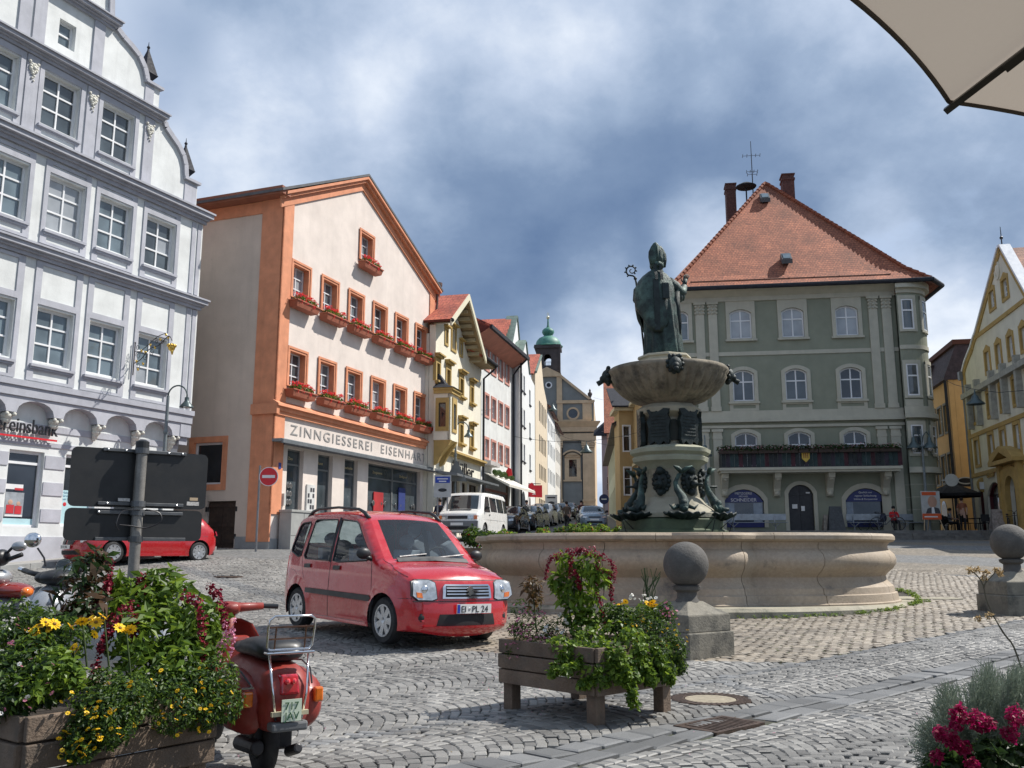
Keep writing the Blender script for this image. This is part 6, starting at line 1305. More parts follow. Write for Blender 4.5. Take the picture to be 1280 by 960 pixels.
M['plate']=mat('number plate',(.72,.72,.70),.5,.03,4);M['plate_blue']=mat('plate blue',(.01,.04,.35),.5)
M['alloy']=mat('silver alloy',(.55,.56,.57),.3,.1,8,metal=.7)
def dens(poly,g):
 out=[]
 for i in range(len(poly)):
  a,b=poly[i],poly[(i+1) % len(poly)];n=max(1,int(math.dist(a,b)/g));out+=[(a[0]+(b[0]-a[0])*k/n,a[1]+(b[1]-a[1])*k/n) for k in range(n)]
 return out
class Car:
 def __init__(s,name,label,pos,head,spec,group=None,scale=1.):
  s.sp=spec;s.root=empty(name,pos,head,label,'car' if spec.get('cat') is None else spec['cat'],group);s.root.scale=(scale,)*3
  s.prof=catmull(spec['prof'],spec.get('res',6));s.P=np.array(s.prof);s.seg=list(range(len(s.prof)))
  s.res=spec.get('res',6)
 def Y(s,x,z,fil=True):
  sp=s.sp;x=np.asarray(x,float);z=np.asarray(z,float)
  w=np.interp(x,sp['wx'],sp['wy']);h=np.interp(z,sp['tz'],sp['ty']);y=w*h
  if fil:
   A=s.P[:-1];B=s.P[1:];q=np.stack([x.ravel(),z.ravel()],1)[:,None];ab_=(B-A)[None];t=np.clip(((q-A[None])*ab_).sum(2)/np.maximum((ab_ ** 2).sum(2),1e-9),0,1)
   d=np.sqrt((((A[None]+ab_*t[...,None])-q) ** 2).sum(2)).min(1).reshape(x.shape);r=sp.get('fil',.09);dd=np.clip(d,0,r)
   y=y-(r-np.sqrt(np.maximum(r*r-(r-dd) ** 2,0)))
  return y
 def crown(s,x,z):
  sp=s.sp
  if x>sp['nose'] and z<sp['hoodz']+.02:return sp.get('cn',.10)
  if x<sp['tail'] :return sp.get('ct',.06)
  return sp.get('cr',.035)
 def side_patch(s,poly,off,m,name,both=True,grid=.09,parent=None):
  poly=dens(poly,grid)
  for sg in ((1,-1) if both is True else (both,)):
   b=MB();pts=[tuple(p) for p in poly];xs=[p[0] for p in pts];zs=[p[1] for p in pts]
   vs=[Vector(p) for p in pts];es=[(i,(i+1) % len(pts)) for i in range(len(pts))]
   for gx in np.arange(min(xs)+grid/2,max(xs),grid):
    for gz_ in np.arange(min(zs)+grid/2,max(zs),grid):vs.append(Vector((gx,gz_)))
   r=delaunay_2d_cdt(vs,es,[],1,1e-5);q=np.array([tuple(v) for v in r[0]]);y=s.Y(q[:,0],q[:,1])+off
   ids=[b.v((q[i,0],sg*y[i],q[i,1])) for i in range(len(q))]
   for t in r[2]:b.f([ids[i] for i in (t if sg<0 else reversed(t))])
   b.build(name,m,parent or s.root,smooth=True)
 def body(s,m):
  sp=s.sp;zb=sp['sill'];b=MB();wr=sp['wr']*1.17
  arc=[]
  for cx in sorted(sp['wheels']):
   arc.append([(cx-wr*math.cos(a) ,sp['wr']+wr*math.sin(a)) for a in np.linspace(-math.asin(min(1,(sp['wr']-zb)/wr)),math.pi+math.asin(min(1,(sp['wr']-zb)/wr)),15)])
  bottom=[]
  for a in arc:bottom+=a
  poly=[tuple(p) for p in s.prof]+bottom
  # poly: profile runs front bottom -> top -> rear bottom, then the sill back to the front
  holes=sp['glass']
  vs=[Vector(p) for p in poly];es=[(i,(i+1) % len(poly)) for i in range(len(poly))]
  for h in holes:k=len(vs);vs+=[Vector(p) for p in h];es+=[(k+i,k+(i+1) % len(h)) for i in range(len(h))]
  g=sp.get('grid',.09);P0=s.P.min(0);P1=s.P.max(0)
  def inp(x,z,l):
   c=False
   for i in range(len(l)):
    a,q=l[i-1],l[i]
    if (a[1]>z) != (q[1]>z) and x<(q[0]-a[0])*(z-a[1])/(q[1]-a[1])+a[0]:c=not c
   return c
  for gx in np.arange(P0[0]+g/2,P1[0],g):
   for gz_ in np.arange(P0[1]+g/2,P1[1],g):
    if inp(gx,gz_,poly) and not any(inp(gx,gz_,h) for h in holes):vs.append(Vector((gx,gz_)))
  r=delaunay_2d_cdt(vs,es,[],1,1e-5);q=np.array([tuple(v) for v in r[0]]);y=s.Y(q[:,0],q[:,1])
  for cx in sp['wheels']:                     # arch lips swell a little
   d=np.hypot(q[:,0]-cx,q[:,1]-sp['wr']);y=y+.018*np.exp(-((d-wr)/.07) ** 2)
  for sg in (1,-1):
   ids=[b.v((q[i,0],sg*y[i],q[i,1])) for i in range(len(q))]
   for t in r[2]:
    cx=q[list(t),0].mean();cz=q[list(t),1].mean()
    if not inp(cx,cz,poly) or any(inp(cx,cz,h) for h in holes):continue
    b.f([ids[i] for i in (t if sg<0 else reversed(t))])
  # swept skin
  n=12;G_=MB();ys=np.linspace(-1,1,n+1);Yp=s.Y(s.P[:,0],s.P[:,1]);T=np.gradient(s.P,axis=0);N_=np.stack([T[:,1],-T[:,0]],1);N_ /= np.linalg.norm(N_,axis=1)[:,None]+1e-9
  cen=np.array([0,.7]);sgn=np.sign(((s.P-cen)*N_).sum(1));sgn[sgn==0]=1
  N_ *= np.where(sgn.mean()>0,1,-1)
  cr_=np.array([s.crown(x,z) for x,z in s.P]);cr_=np.convolve(np.pad(cr_,3,'edge'),np.ones(7)/7,'valid')
  s.tab=np.column_stack([s.P,N_,Yp,cr_]);pts=[]
  for i,(x,z) in enumerate(s.P):
   c=cr_[i];pts.append([(x+N_[i,0]*c*(1-u*u),u*Yp[i],z+N_[i,1]*c*(1-u*u)) for u in ys])
  s.pts=pts
  def rng_(k):a,c=sp[k];return range(int(a*s.res),int(c*s.res))
  gl=set(rng_('ws')) | (set(rng_('rw')) if 'rw' in sp else set())
  idb=[[b.v(p) for p in row] for row in pts];idg=[[G_.v((p[0],p[1],p[2])) for p in row] for row in pts]
  for i in range(len(pts)-1):
   for k in range(n):
    q4=(i,k),(i,k+1),(i+1,k+1),(i+1,k)
    if i in gl and 0<k<n-1:G_.f([idg[a][c] for a,c in q4])
    else:b.f([idb[a][c] for a,c in q4])
  o=b.build('body',m,s.root,smooth=True);o.data.set_sharp_from_angle(angle=R(50))
  G_.build('windscreen',s.sp['gm'],s.root,smooth=True)
  for h in holes:s.side_patch(h,-.012,s.sp['gm'],'side_window')
  # rubber round the side windows
  for h in holes:
   for sg in (1,-1):
    hp=h+[h[0]];a=np.array(hp);yy=s.Y(a[:,0],a[:,1]);bb=MB();bb.tube([(a[i,0],sg*(yy[i]+.001),a[i,1]) for i in range(len(a))],.011,5,caps=False);bb.build('window_seal',M['black_plastic'],s.root)
  # underside, wheel wells, cabin floor
  x0,x1=s.P[:,0].min()+.12,s.P[:,0].max()-.12;W_=max(sp['wy'])-.14
  part('underbody',M['car_black'],s.root,lambda bb:(bb.box(x0,x1,-W_,W_,zb+.02,zb+.1),[bb.box(cx-wr*.9,cx+wr*.9,sg*(W_-.18),sg*(W_-.2),zb,sp['wr']+wr*.98) for cx in sp['wheels'] for sg in (1,-1)]))
  def well(bb):
   for cx in sp['wheels']:
    for sg in (1,-1):
     A=np.linspace(-.2,math.pi+.2,13);bb.rings([[(cx-wr*math.cos(a),sg*float(s.Y(cx,sp['wr']))*.985,sp['wr']+wr*math.sin(a)) for a in A],[(cx-wr*math.cos(a),sg*(W_-.19),sp['wr']+wr*math.sin(a)) for a in A]],closed=False)
  part('wheel_well',M['car_black'],s.root,well)
 def fx(s,y,z,rear=False):
  k=int(np.argmax(s.P[:,1]));rows=s.tab[k:] if rear else s.tab[:k];X=rows[:,0];Z=rows[:,1];NX=rows[:,2];NZ=rows[:,3];YP=rows[:,4];CR=rows[:,5]
  u=np.clip(np.abs(y)/np.maximum(YP,.05),0,1);f=CR*(1-u*u);xx=X+NX*f;zz=Z+NZ*f;o=np.argsort(zz)
  return float(np.interp(z,zz[o],xx[o]))
 def front_patch(s,poly,off,m,name,mirror=False,rear=False,grid=.06,thick=0):
  poly=dens(poly,grid)
  for sg in ((1,-1) if mirror else (1,)):
   b=MB();vs=[Vector(p) for p in poly];n=len(vs);es=[(i,(i+1) % n) for i in range(n)];xs=[p[0] for p in poly];zs=[p[1] for p in poly]
   for gx in np.arange(min(xs)+grid/2,max(xs),grid):
    for gq in np.arange(min(zs)+grid/2,max(zs),grid):vs.append(Vector((gx,gq)))
   r=delaunay_2d_cdt(vs,es,[],1,1e-5);k=-1 if rear else 1
   ids=[b.v((s.fx(v.x,v.y,rear)+k*off,sg*v.x,v.y)) for v in r[0]]
   for t in r[2]:b.f([ids[i] for i in t])
   e0=[b.v((s.fx(p[0],p[1],rear)+k*off,sg*p[0],p[1])) for p in poly];e1=[b.v((s.fx(p[0],p[1],rear)-k*.03,sg*p[0],p[1])) for p in poly]
   for i in range(n):j=(i+1) % n;b.f((e0[i],e0[j],e1[j],e1[i]))
   b.build(name,m,s.root,smooth=True).data.set_sharp_from_angle(angle=R(40))
 def wheels(s,spokes=7,rimm=None,hub=True,ins=.0):
  sp=s.sp;r=sp['wr'];tw=.085
  ty=MB();ty.T=Matrix.Rotation(R(90),4,'X')
  ty.lathe([(r*.66,-tw),(r*.9,-tw*1.05),(r*.98,-tw*.75),(r,-tw*.4),(r,tw*.4),(r*.98,tw*.75),(r*.9,tw*1.05),(r*.66,tw)],32,caps=False);tm=ty.mesh('wheel',M['rubber'],True);tm.set_sharp_from_angle(angle=R(50))
  rm=MB();rm.T=Matrix.Rotation(R(90),4,'X');R1=r*.68
  rm.lathe([(R1*.86,tw*.75),(R1*.9,tw*1.08),(R1,tw*1.08),(R1,tw*.7)],28,caps=False);rm.lathe([(.0001,tw*.8),(R1*.2,tw*.98),(R1*.24,tw*.85),(R1*.24,tw*.4)],14,caps=False)
  for k in range(spokes):
   a=2*math.pi*k/spokes;w0,w1=.33*R1,.22*R1
   ca,sa=math.cos(a),math.sin(a);q=lambda rr,ww,z:(rr*ca-ww*sa,rr*sa+ww*ca,z)
   rm.rings([[q(R1*.15,-w0/2,tw*.3),q(R1*.15,w0/2,tw*.3),q(R1*.15,w0/2,tw*.95),q(R1*.15,-w0/2,tw*.95)],[q(R1*.9,-w1,tw*.3),q(R1*.9,w1,tw*.3),q(R1*.9,w1,tw*1.02),q(R1*.9,-w1,tw*1.02)]])
  rmm=rm.mesh('rim',rimm or M['alloy']);
  bk=MB();bk.T=Matrix.Rotation(R(90),4,'X');bk.lathe([(.01,tw*.3),(R1,tw*.3)],20,caps=False);bkm=bk.mesh('brake',M['car_black'])
  for cx in sp['wheels']:
   for sg in (-1,1):
    y=sg*(float(s.Y(cx,r,False))-tw-.005-ins);w=link('wheel',tm,s.root,(cx,y,r));ro=(0,0,0) if sg<0 else (0,0,math.pi)
    if sg<0:link('rim',rmm,w);link('hub',bkm,w)
    else:link('rim',rmm,w,rot=ro);link('hub',bkm,w,rot=ro)
 def mirrors(s,x,z,m,sx=.09):
  for sg in (1,-1):
   y=sg*(float(s.Y(x,z))+.11);part('wing_mirror',m,s.root,lambda b:(b.ball((x,y,z+.03),.1,12,8,.55,1.05,.75),b.tube([(x+.02,y-sg*.13,z-.05),(x+.01,y,z-.0)],[.03,.03],6)),smooth=True)
 def seam(s,pts,m=None,r=.004,nm='door_seam'):
  for sg in (1,-1):
   a=np.array(catmull(pts,3));yy=s.Y(a[:,0],a[:,1]);part(nm,m or M['black_plastic'],s.root,lambda b:b.tube([(a[i,0],sg*(yy[i]-r*.3),a[i,1]) for i in range(len(a))],r,4))
 def cabin(s,seats=True,zt=None):
  sp=s.sp;part('dashboard',mat('grey dashboard',(.10,.105,.12),.7),s.root,lambda b:b.rings([[(sp['dash'],-.62,sp['sill']+.1),(sp['dash']+.35,-.62,sp['sill']+.1),(sp['dash']+.35,.62,sp['sill']+.1),(sp['dash'],.62,sp['sill']+.1)],[(sp['dash']+.08,-.62,sp['belt']-.04),(sp['dash']+.35,-.6,sp['belt']-.02),(sp['dash']+.35,.6,sp['belt']-.02),(sp['dash']+.08,.62,sp['belt']-.04)]]))
  sm=mat('grey seat cloth',(.34,.36,.42),.9,.15,8)
  for x in sp['seats']:
   for y in (-.36,.36):part('seat',sm,s.root,lambda b:(b.box(x,x+.45,y-.24,y+.24,sp['sill']+.15,sp['sill']+.42),b.rings([[(x-.05,y-.24,sp['sill']+.35),(x+.1,y-.24,sp['sill']+.35),(x+.1,y+.24,sp['sill']+.35),(x-.05,y+.24,sp['sill']+.35)],[(x-.2,y-.2,sp['belt']+.12),(x-.08,y-.2,sp['belt']+.12),(x-.08,y+.2,sp['belt']+.12),(x-.2,y+.2,sp['belt']+.12)]]),b.ball((x-.16,y,sp['belt']+.24),.13,10,8,.5,1,.75)),bevel=.03)
  part('steering_wheel',M['car_black'],s.root,lambda b:b.tube([(sp['dash']-.05+.12*math.sin(a)*.5,.36+.18*math.cos(a),sp['belt']+.0+.17*math.sin(a)) for a in np.linspace(0,6.283,19)],.014,6))
def red_minivan():
 sp=dict(prof=[(1.74,.19),(1.80,.26),(1.80,.44),(1.775,.60),(1.76,.70),(1.70,.80),(1.50,.885),(1.22,.955),(1.0,1.02),(.74,1.24),(.48,1.46),(.36,1.54),(.1,1.61),(-.4,1.645),(-1.0,1.64),(-1.4,1.60),(-1.53,1.54),(-1.60,1.36),(-1.68,1.02),(-1.72,.8),(-1.745,.62),(-1.745,.4),(-1.70,.22)],
    wx=[-1.76,-1.68,-1.5,-1.1,0,1.0,1.3,1.5,1.65,1.75,1.82],wy=[.70,.765,.80,.815,.82,.81,.80,.785,.76,.73,.69],tz=[.15,.3,.5,.8,1.0,1.2,1.4,1.64],ty=[.965,.985,1.,.995,.975,.93,.875,.79],fil=.10,
    nose=1.4,hoodz=.9,tail=-1.45,cn=.085,ct=.06,cr=.035,sill=.19,wheels=(1.18,-1.18),wr=.288,gm=M['car_glass'],ws=(8.15,10.75),rw=(16.2,17.6),dash=.62,belt=1.02,seats=(.0,-.9),grid=.055)
 sp['glass']=[[(.80,1.04),(.30,1.47),(.22,1.50),(-.17,1.53),(-.19,1.50),(-.17,.97),(.0,.96),(.72,1.0)],[(-.27,.97),(-.29,1.50),(-.32,1.53),(-.93,1.53),(-.97,1.50),(-1.05,1.02),(-1.0,.98)],[(-1.15,1.02),(-1.08,1.47),(-1.12,1.5),(-1.36,1.48),(-1.42,1.44),(-1.52,1.12),(-1.50,1.07),(-1.25,1.0)]]
 c=Car('parked_car','bright red compact tall car with roof rails parked in front of the fountain',(-1.73,12.94,float(gz(-1.73,12.94))+.005),R(-51),sp,scale=1.0)
 c.root.rotation_euler=(R(-1.2),R(1.2),R(-51))
 pm=paint('bright red car paint',(.47,.012,.018));c.body(pm);c.wheels(7,M['alloy'])
 c.cabin();bp=M['black_plastic']
 c.side_patch([(.86,.50),(-.88,.52),(-.88,.585),(.88,.575),(.92,.54)],.02,bp,'side_moulding')
 for x0 in (-.12,-.98):c.side_patch([(x0,.855),(x0+.19,.86),(x0+.19,.915),(x0,.91)],.018,bp,'door_handle')
 c.seam([(.86,.26),(.90,.5),(.88,.8),(.84,1.03)],r=.007);c.seam([(1.32,.5),(1.5,.57),(1.72,.58)],r=.005);c.seam([(-.23,.24),(-.23,.6),(-.22,.95)],r=.007);c.seam([(-.23,.95),(-.23,1.55)],r=.03,nm='pillar');c.seam([(-.82,.42),(-.98,.7),(-1.09,.98),(-1.05,1.5)]);c.seam([(.87,.235),(.2,.235),(-.7,.235)]);c.seam([(1.02,1.03),(1.30,.92),(1.6,.83)])
 c.seam([(-1.45,.82),(-1.3,.80),(-1.2,.74)],r=.003)
 hl=[(.44,.585),(.455,.77),(.52,.80),(.64,.80),(.74,.775),(.755,.62),(.68,.57),(.5,.565)];c.front_patch(hl,.012,M['lamp_glass'],'headlight',True);c.front_patch([(y+(.585-y)*-.09,z+(z-.68)*.09) for y,z in hl],.004,M['metal_dark'],'headlight_surround',True)
 for sg in (1,-1):part('headlight_lens',M['chrome'],c.root,lambda b:b.ball((c.fx(sg*.58,.68)+.0,sg*.58,.68),.06,12,8,.3,1,1),smooth=True)
 c.front_patch([(-.37,.585),(.37,.585),(.36,.725),(.33,.755),(-.33,.755),(-.36,.725)],.02,M['chrome'],'grille_frame');c.front_patch([(-.33,.605),(.33,.605),(.32,.735),(-.32,.735)],.026,M['car_black'],'grille')
 for z in (.632,.668,.704):c.front_patch([(-.32,z),(.32,z),(.32,z+.014),(-.32,z+.014)],.034,M['chrome'],'grille_bar')
 def emb(b):
  x=c.fx(0,.67)+.05;b.slab([(-.05,.035),(.0,.06),(.055,.03),(.02,.012),(.055,-.012),(.0,-.055),(-.055,-.03),(-.02,-.01)],[],0,.02,back=True)
 e=part('emblem',M['chrome'],c.root,emb,loc=(c.fx(0,.67)+.055,0,.672),rot=(0,0,R(90)))
 c.front_patch([(-.44,.265),(.44,.265),(.40,.40),(-.40,.40)],.006,M['car_black'],'bumper_intake')
 for sg in (1,-1):part('fog_light',M['car_black'],c.root,lambda b:b.ball((c.fx(.6,.36)-.03,sg*.6,.36),.062,12,8,.5,1,1),smooth=True)
 c.front_patch([(-.62,.235),(.62,.235),(.6,.262),(-.6,.262)],.03,pm,'bumper_lip');c.front_patch([(-.74,.548),(.74,.548),(.74,.556),(-.74,.556)],.004,bp,'bumper_seam');c.front_patch([(-.70,.80),(.70,.80),(.70,.806),(-.70,.806)],.004,bp,'bonnet_seam');c.front_patch([(.62,.59),(.70,.60),(.71,.66),(.63,.65)],.02,M['lamp_amber'],'indicator',True,grid=.1)
 x=c.fx(0,.45)+.025
 part('number_plate',[M['plate'],M['plate_blue'],M['black_plastic']],c.root,lambda b:(b.box(x,x+.012,-.20,.32,.41,.52),setattr(b,'mi',1),b.box(x+.012,x+.014,.275,.315,.415,.515) if False else b.box(x+.012,x+.014,-.196,-.156,.415,.515)))
 c.root.children[-1].location.y=0
 text_obj('plate_writing','EI',.11,M['letter_black'],c.root,(x+.016,-.145,.425),(R(90),0,R(90)),.001);text_obj('plate_writing','PL 24',.11,M['letter_black'],c.root,(x+.016,.02,.425),(R(90),0,R(90)),.001);part('plate_seal',M['alloy'],c.root,lambda b:b.ball((x+.014,-.015,.46),.018,8,6,.2,1,1))
 for sg in (1,-1):
  part('roof_rail',M['black_plastic'],c.root,lambda b:b.tube([(.34,sg*.57,1.545),(.22,sg*.575,1.625),(.08,sg*.58,1.672),(-.5,sg*.585,1.705),(-1.1,sg*.58,1.69),(-1.28,sg*.575,1.655),(-1.4,sg*.57,1.58)],[.03,.026,.02,.018,.02,.026,.03],8),smooth=True)
  part('wiper',M['metal_dark'],c.root,lambda b:b.tube([(1.03,sg*.3-.2,1.06),(.97,sg*.3+.25,1.10)],.012,5))
 c.mirrors(.80,1.06,M['black_plastic']);part('aerial',M['metal_dark'],c.root,lambda b:b.tube([(.2,0,1.64),(-.05,0,1.78)],[.008,.004],5))
 for (y0,y1,x0) in ((-.55,.55,1.0),):part('cowl',M['black_plastic'],c.root,lambda b:b.rings([[(1.06,y0,.985),(1.10,y0,1.0),(1.04,y0,1.05)],[(1.09,0,1.012),(1.14,0,1.022),(1.07,0,1.075)],[(1.06,y1,.985),(1.10,y1,1.0),(1.04,y1,1.05)]]))
 part('rear_seat_bag',M['car_black'],c.root,lambda b:b.ball((-.75,-.35,1.12),.2,10,8,1,.8,.7),smooth=True)
 c.front_patch([(.52,1.0),(.52,1.32),(.66,1.30),(.70,.85),(.6,.8)],.012,M['lamp_red'],'tail_light',True,rear=True)
red_minivan()
HATCH=dict(prof=[(2.08,.2),(2.14,.3),(2.13,.5),(2.08,.64),(1.98,.74),(1.7,.84),(1.3,.93),(.98,.99),(.6,1.2),(.22,1.38),(.0,1.425),(-.5,1.45),(-1.1,1.41),(-1.45,1.36),(-1.6,1.28),(-1.85,1.02),(-1.95,.92),(-2.0,.7),(-2.02,.45),(-1.95,.25)],
    wx=[-2.03,-1.9,-1.6,-1.,0,1.0,1.6,1.9,2.05,2.15],wy=[.68,.78,.84,.87,.875,.865,.84,.78,.71,.62],tz=[.15,.35,.6,.85,1.0,1.45],ty=[.96,.99,1.,.98,.94,.70],fil=.11,
    nose=1.6,hoodz=.8,tail=-1.5,cn=.14,ct=.08,cr=.03,sill=.2,wheels=(1.33,-1.33),wr=.31,ws=(7.2,9.4),rw=(14.2,15.8),dash=.55,belt=.97,seats=(-.1,),grid=.12)
HATCH['glass']=[[(.72,1.02),(.12,1.33),(-.35,1.37),(-.38,.98),(.6,.98)],[(-.46,.98),(-.44,1.37),(-1.0,1.34),(-1.35,1.22),(-1.25,1.0)]]
def bmw():
 sp=dict(HATCH);sp['gm']=M['car_glass_dark'];c=Car('parked_car','sporty red hatchback parked at the bank, half hidden by the sign board',(-10.04,25.14,.93),R(231),sp,scale=.92)
 c.root.rotation_euler=(0,0,R(231))
 pm=paint('deep red car paint',(.40,.010,.014));c.body(pm);c.wheels(9,M['alloy']);c.mirrors(.6,1.02,pm)
 c.front_patch([(.50,.58),(.50,.69),(.68,.72),(.70,.62),(.6,.57)],.012,M['lamp_glass'],'headlight',True);c.front_patch([(.05,.52),(.05,.68),(.3,.69),(.33,.62),(.28,.52)],.02,M['metal_dark'],'grille',True)
 c.front_patch([(-.55,.24),(.55,.24),(.5,.36),(-.5,.36)],.008,M['car_black'],'bumper_intake');c.seam([(.7,.3),(.72,.7),(.66,1.0)]);c.seam([(-.4,.3),(-.42,.98)]);c.seam([(1.3,.72),(0,.74),(-1.6,.78)],r=.006)
 x=c.fx(0,.45)+.02;part('number_plate',M['plate'],c.root,lambda b:b.box(x,x+.01,-.26,.26,.40,.51));text_obj('plate_writing','EI R1306',.1,M['letter_black'],c.root,(x+.012,-.23,.42),(R(90),0,R(90)),.001)
 c.front_patch([(.45,.78),(.45,.95),(.72,.93),(.74,.8)],.012,M['lamp_red'],'tail_light',True,rear=True)
bmw()
def van():
 sp=dict(prof=[(2.28,.3),(2.38,.36),(2.38,.62),(2.34,.72),(2.30,.98),(2.16,1.08),(1.95,1.15),(1.80,1.2),(1.5,1.55),(1.28,1.82),(1.1,1.89),(.6,1.93),(-1,1.94),(-2.1,1.92),(-2.25,1.84),(-2.32,1.4),(-2.36,.9),(-2.38,.4)],wx=[-2.4,-2.3,-2,0,1.6,2.1,2.3,2.4],wy=[.84,.89,.92,.92,.92,.90,.86,.80],tz=[.2,.5,1.0,1.2,1.9],ty=[.97,1,1,.985,.86],fil=.09,
    nose=2.0,hoodz=1.0,tail=-2.1,cn=.07,ct=.04,cr=.03,sill=.3,wheels=(1.55,-1.37),wr=.32,ws=(7.15,8.9),gm=M['car_glass_dark'],dash=1.2,belt=1.15,seats=(),grid=.14)
 sp['glass']=[[(1.66,1.16),(1.3,1.66),(1.18,1.74),(.78,1.75),(.76,1.12),(1.6,1.1)],[(.6,1.16),(.6,1.74),(-.35,1.74),(-.37,1.16)],[(-.52,1.16),(-.5,1.74),(-1.45,1.73),(-1.47,1.16)],[(-1.6,1.16),(-1.58,1.72),(-2.1,1.7),(-2.12,1.18)]]
 x,y=-1.62,39.3;c=Car('parked_van','white transporter van with grey bumper parked before the oriel house',(x,y,float(gz(x,y))),R(-104),dict(sp,cat='van'));wp=mat('white van paint',(.74,.74,.71),.3,.04,3,coat=.6)
 c.body(wp);c.wheels(6,M['alloy']);c.mirrors(1.5,1.25,M['black_plastic'])
 c.front_patch([(-.42,.80),(.42,.80),(.42,.93),(-.42,.93)],.015,M['black_plastic'],'grille');c.front_patch([(.45,.78),(.45,.94),(.66,.94),(.66,.78)],.014,M['lamp_glass'],'headlight',True);c.front_patch([(.67,.78),(.67,.94),(.80,.94),(.81,.80)],.014,M['lamp_amber'],'indicator',True)
 c.front_patch([(-.85,.36),(.85,.36),(.85,.72),(-.85,.72)],.03,mat('grey bumper plastic',(.16,.165,.17),.6),'bumper');c.front_patch([(-.5,.38),(.5,.38),(.5,.5),(-.5,.5)],.04,M['car_black'],'bumper_intake');c.front_patch([(-.26,.54),(.26,.54),(.26,.65),(-.26,.65)],.045,M['plate'],'number_plate')
 c.seam([(1.5,.5),(1.62,.8),(1.7,1.12)]);c.seam([(.68,.35),(.68,1.8)],r=.008);c.seam([(-.42,.35),(-.42,1.8)],r=.006);c.seam([(2.2,.78),(0,.80),(-2.2,.8)],r=.008);c.side_patch([(.78,.98),(.95,.98),(.95,1.03),(.78,1.03)],.02,M['black_plastic'],'door_handle')
 part('cowl_grille',M['black_plastic'],c.root,lambda b:b.box(1.9,2.05,-.45,.45,1.13,1.2));c.front_patch([(.55,.8),(.55,1.2),(.8,1.2),(.82,.8)],.012,M['lamp_red'],'tail_light',True,rear=True)
van()
SEDAN=dict(prof=[(2.18,.22),(2.24,.32),(2.23,.52),(2.19,.66),(2.1,.75),(1.7,.85),(1.3,.91),(.95,.96),(.6,1.16),(.25,1.34),(.0,1.385),(-.5,1.4),(-.95,1.35),(-1.2,1.25),(-1.5,1.06),(-1.75,.98),(-2.15,.93),(-2.22,.75),(-2.24,.45),(-2.18,.28)],
    wx=[-2.25,-2.1,-1.8,-1.,0,1.2,1.8,2.1,2.25],wy=[.70,.80,.84,.86,.865,.86,.83,.77,.66],tz=[.15,.35,.6,.85,1.0,1.4],ty=[.96,.99,1.,.98,.94,.72],fil=.09,nose=1.8,hoodz=.8,tail=-2.0,cn=.10,ct=.08,cr=.03,sill=.22,wheels=(1.36,-1.32),wr=.31,ws=(7.2,9.4),rw=(12.3,14.3),dash=.55,belt=.94,seats=(),grid=.14)
SEDAN['glass']=[[(.68,.98),(.15,1.28),(-.35,1.33),(-.38,.95),(.6,.95)],[(-.46,.95),(-.44,1.33),(-.85,1.29),(-1.2,1.12),(-1.25,.97)]]
def street_cars():
 lst=[(636.5,48.6,HATCH,(.012,.013,.017),'black hatchback parked directly behind the white van',-103,.98),(658,53,HATCH,(.03,.05,.06),'dark teal car second behind the white van',-102,1),(668,57,HATCH,(.16,.17,.18),'dark grey hatchback third behind the white van',-101,.95),(679,61,HATCH,(.60,.60,.58),'white car midway along the parked row',-100,1.05),(690.5,66,SEDAN,(.32,.34,.36),'silver car with bright headlights nearer the church, in the parked row',-99,1),(701,72,HATCH,(.13,.17,.20),'blue grey car at the far end of the parked row',-98,1),(711,79,HATCH,(.05,.04,.04),'brown dark car last before the church portal',-98,1),(742.5,56.5,SEDAN,(.22,.31,.40),'light blue saloon facing us in the middle of the street',-90,1)]
 for i,(u,y,sp,col,lab,hd,sc_) in enumerate(lst):
  x=(u-640)/FPX*.984*y;s2=dict(sp);s2['gm']=M['car_glass_dark'];s2['grid']=.2;s2['res']=4
  c=Car('parked_car',lab,(x,y+1.5,float(gz(x,y+1.5))),R(hd),s2,'cars parked along the street',sc_);s2['res']=4
  c.body(paint('street car paint %d' % i,col));c.wheels(6,M['alloy']);c.mirrors(.6,1.0,M['black_plastic'])
  c.front_patch([(.46,.56),(.46,.68),(.7,.70),(.72,.58)],.012,M['lamp_glass'],'headlight',True,grid=.15);c.front_patch([(-.38,.58),(.38,.58),(.36,.66),(-.36,.66)],.015,M['metal_dark'],'grille',grid=.15);c.front_patch([(-.5,.26),(.5,.26),(.45,.38),(-.45,.38)],.01,M['car_black'],'bumper_intake',grid=.15);c.front_patch([(-.26,.42),(.26,.42),(.26,.52),(-.26,.52)],.02,M['plate'],'number_plate',grid=.2)
street_cars()
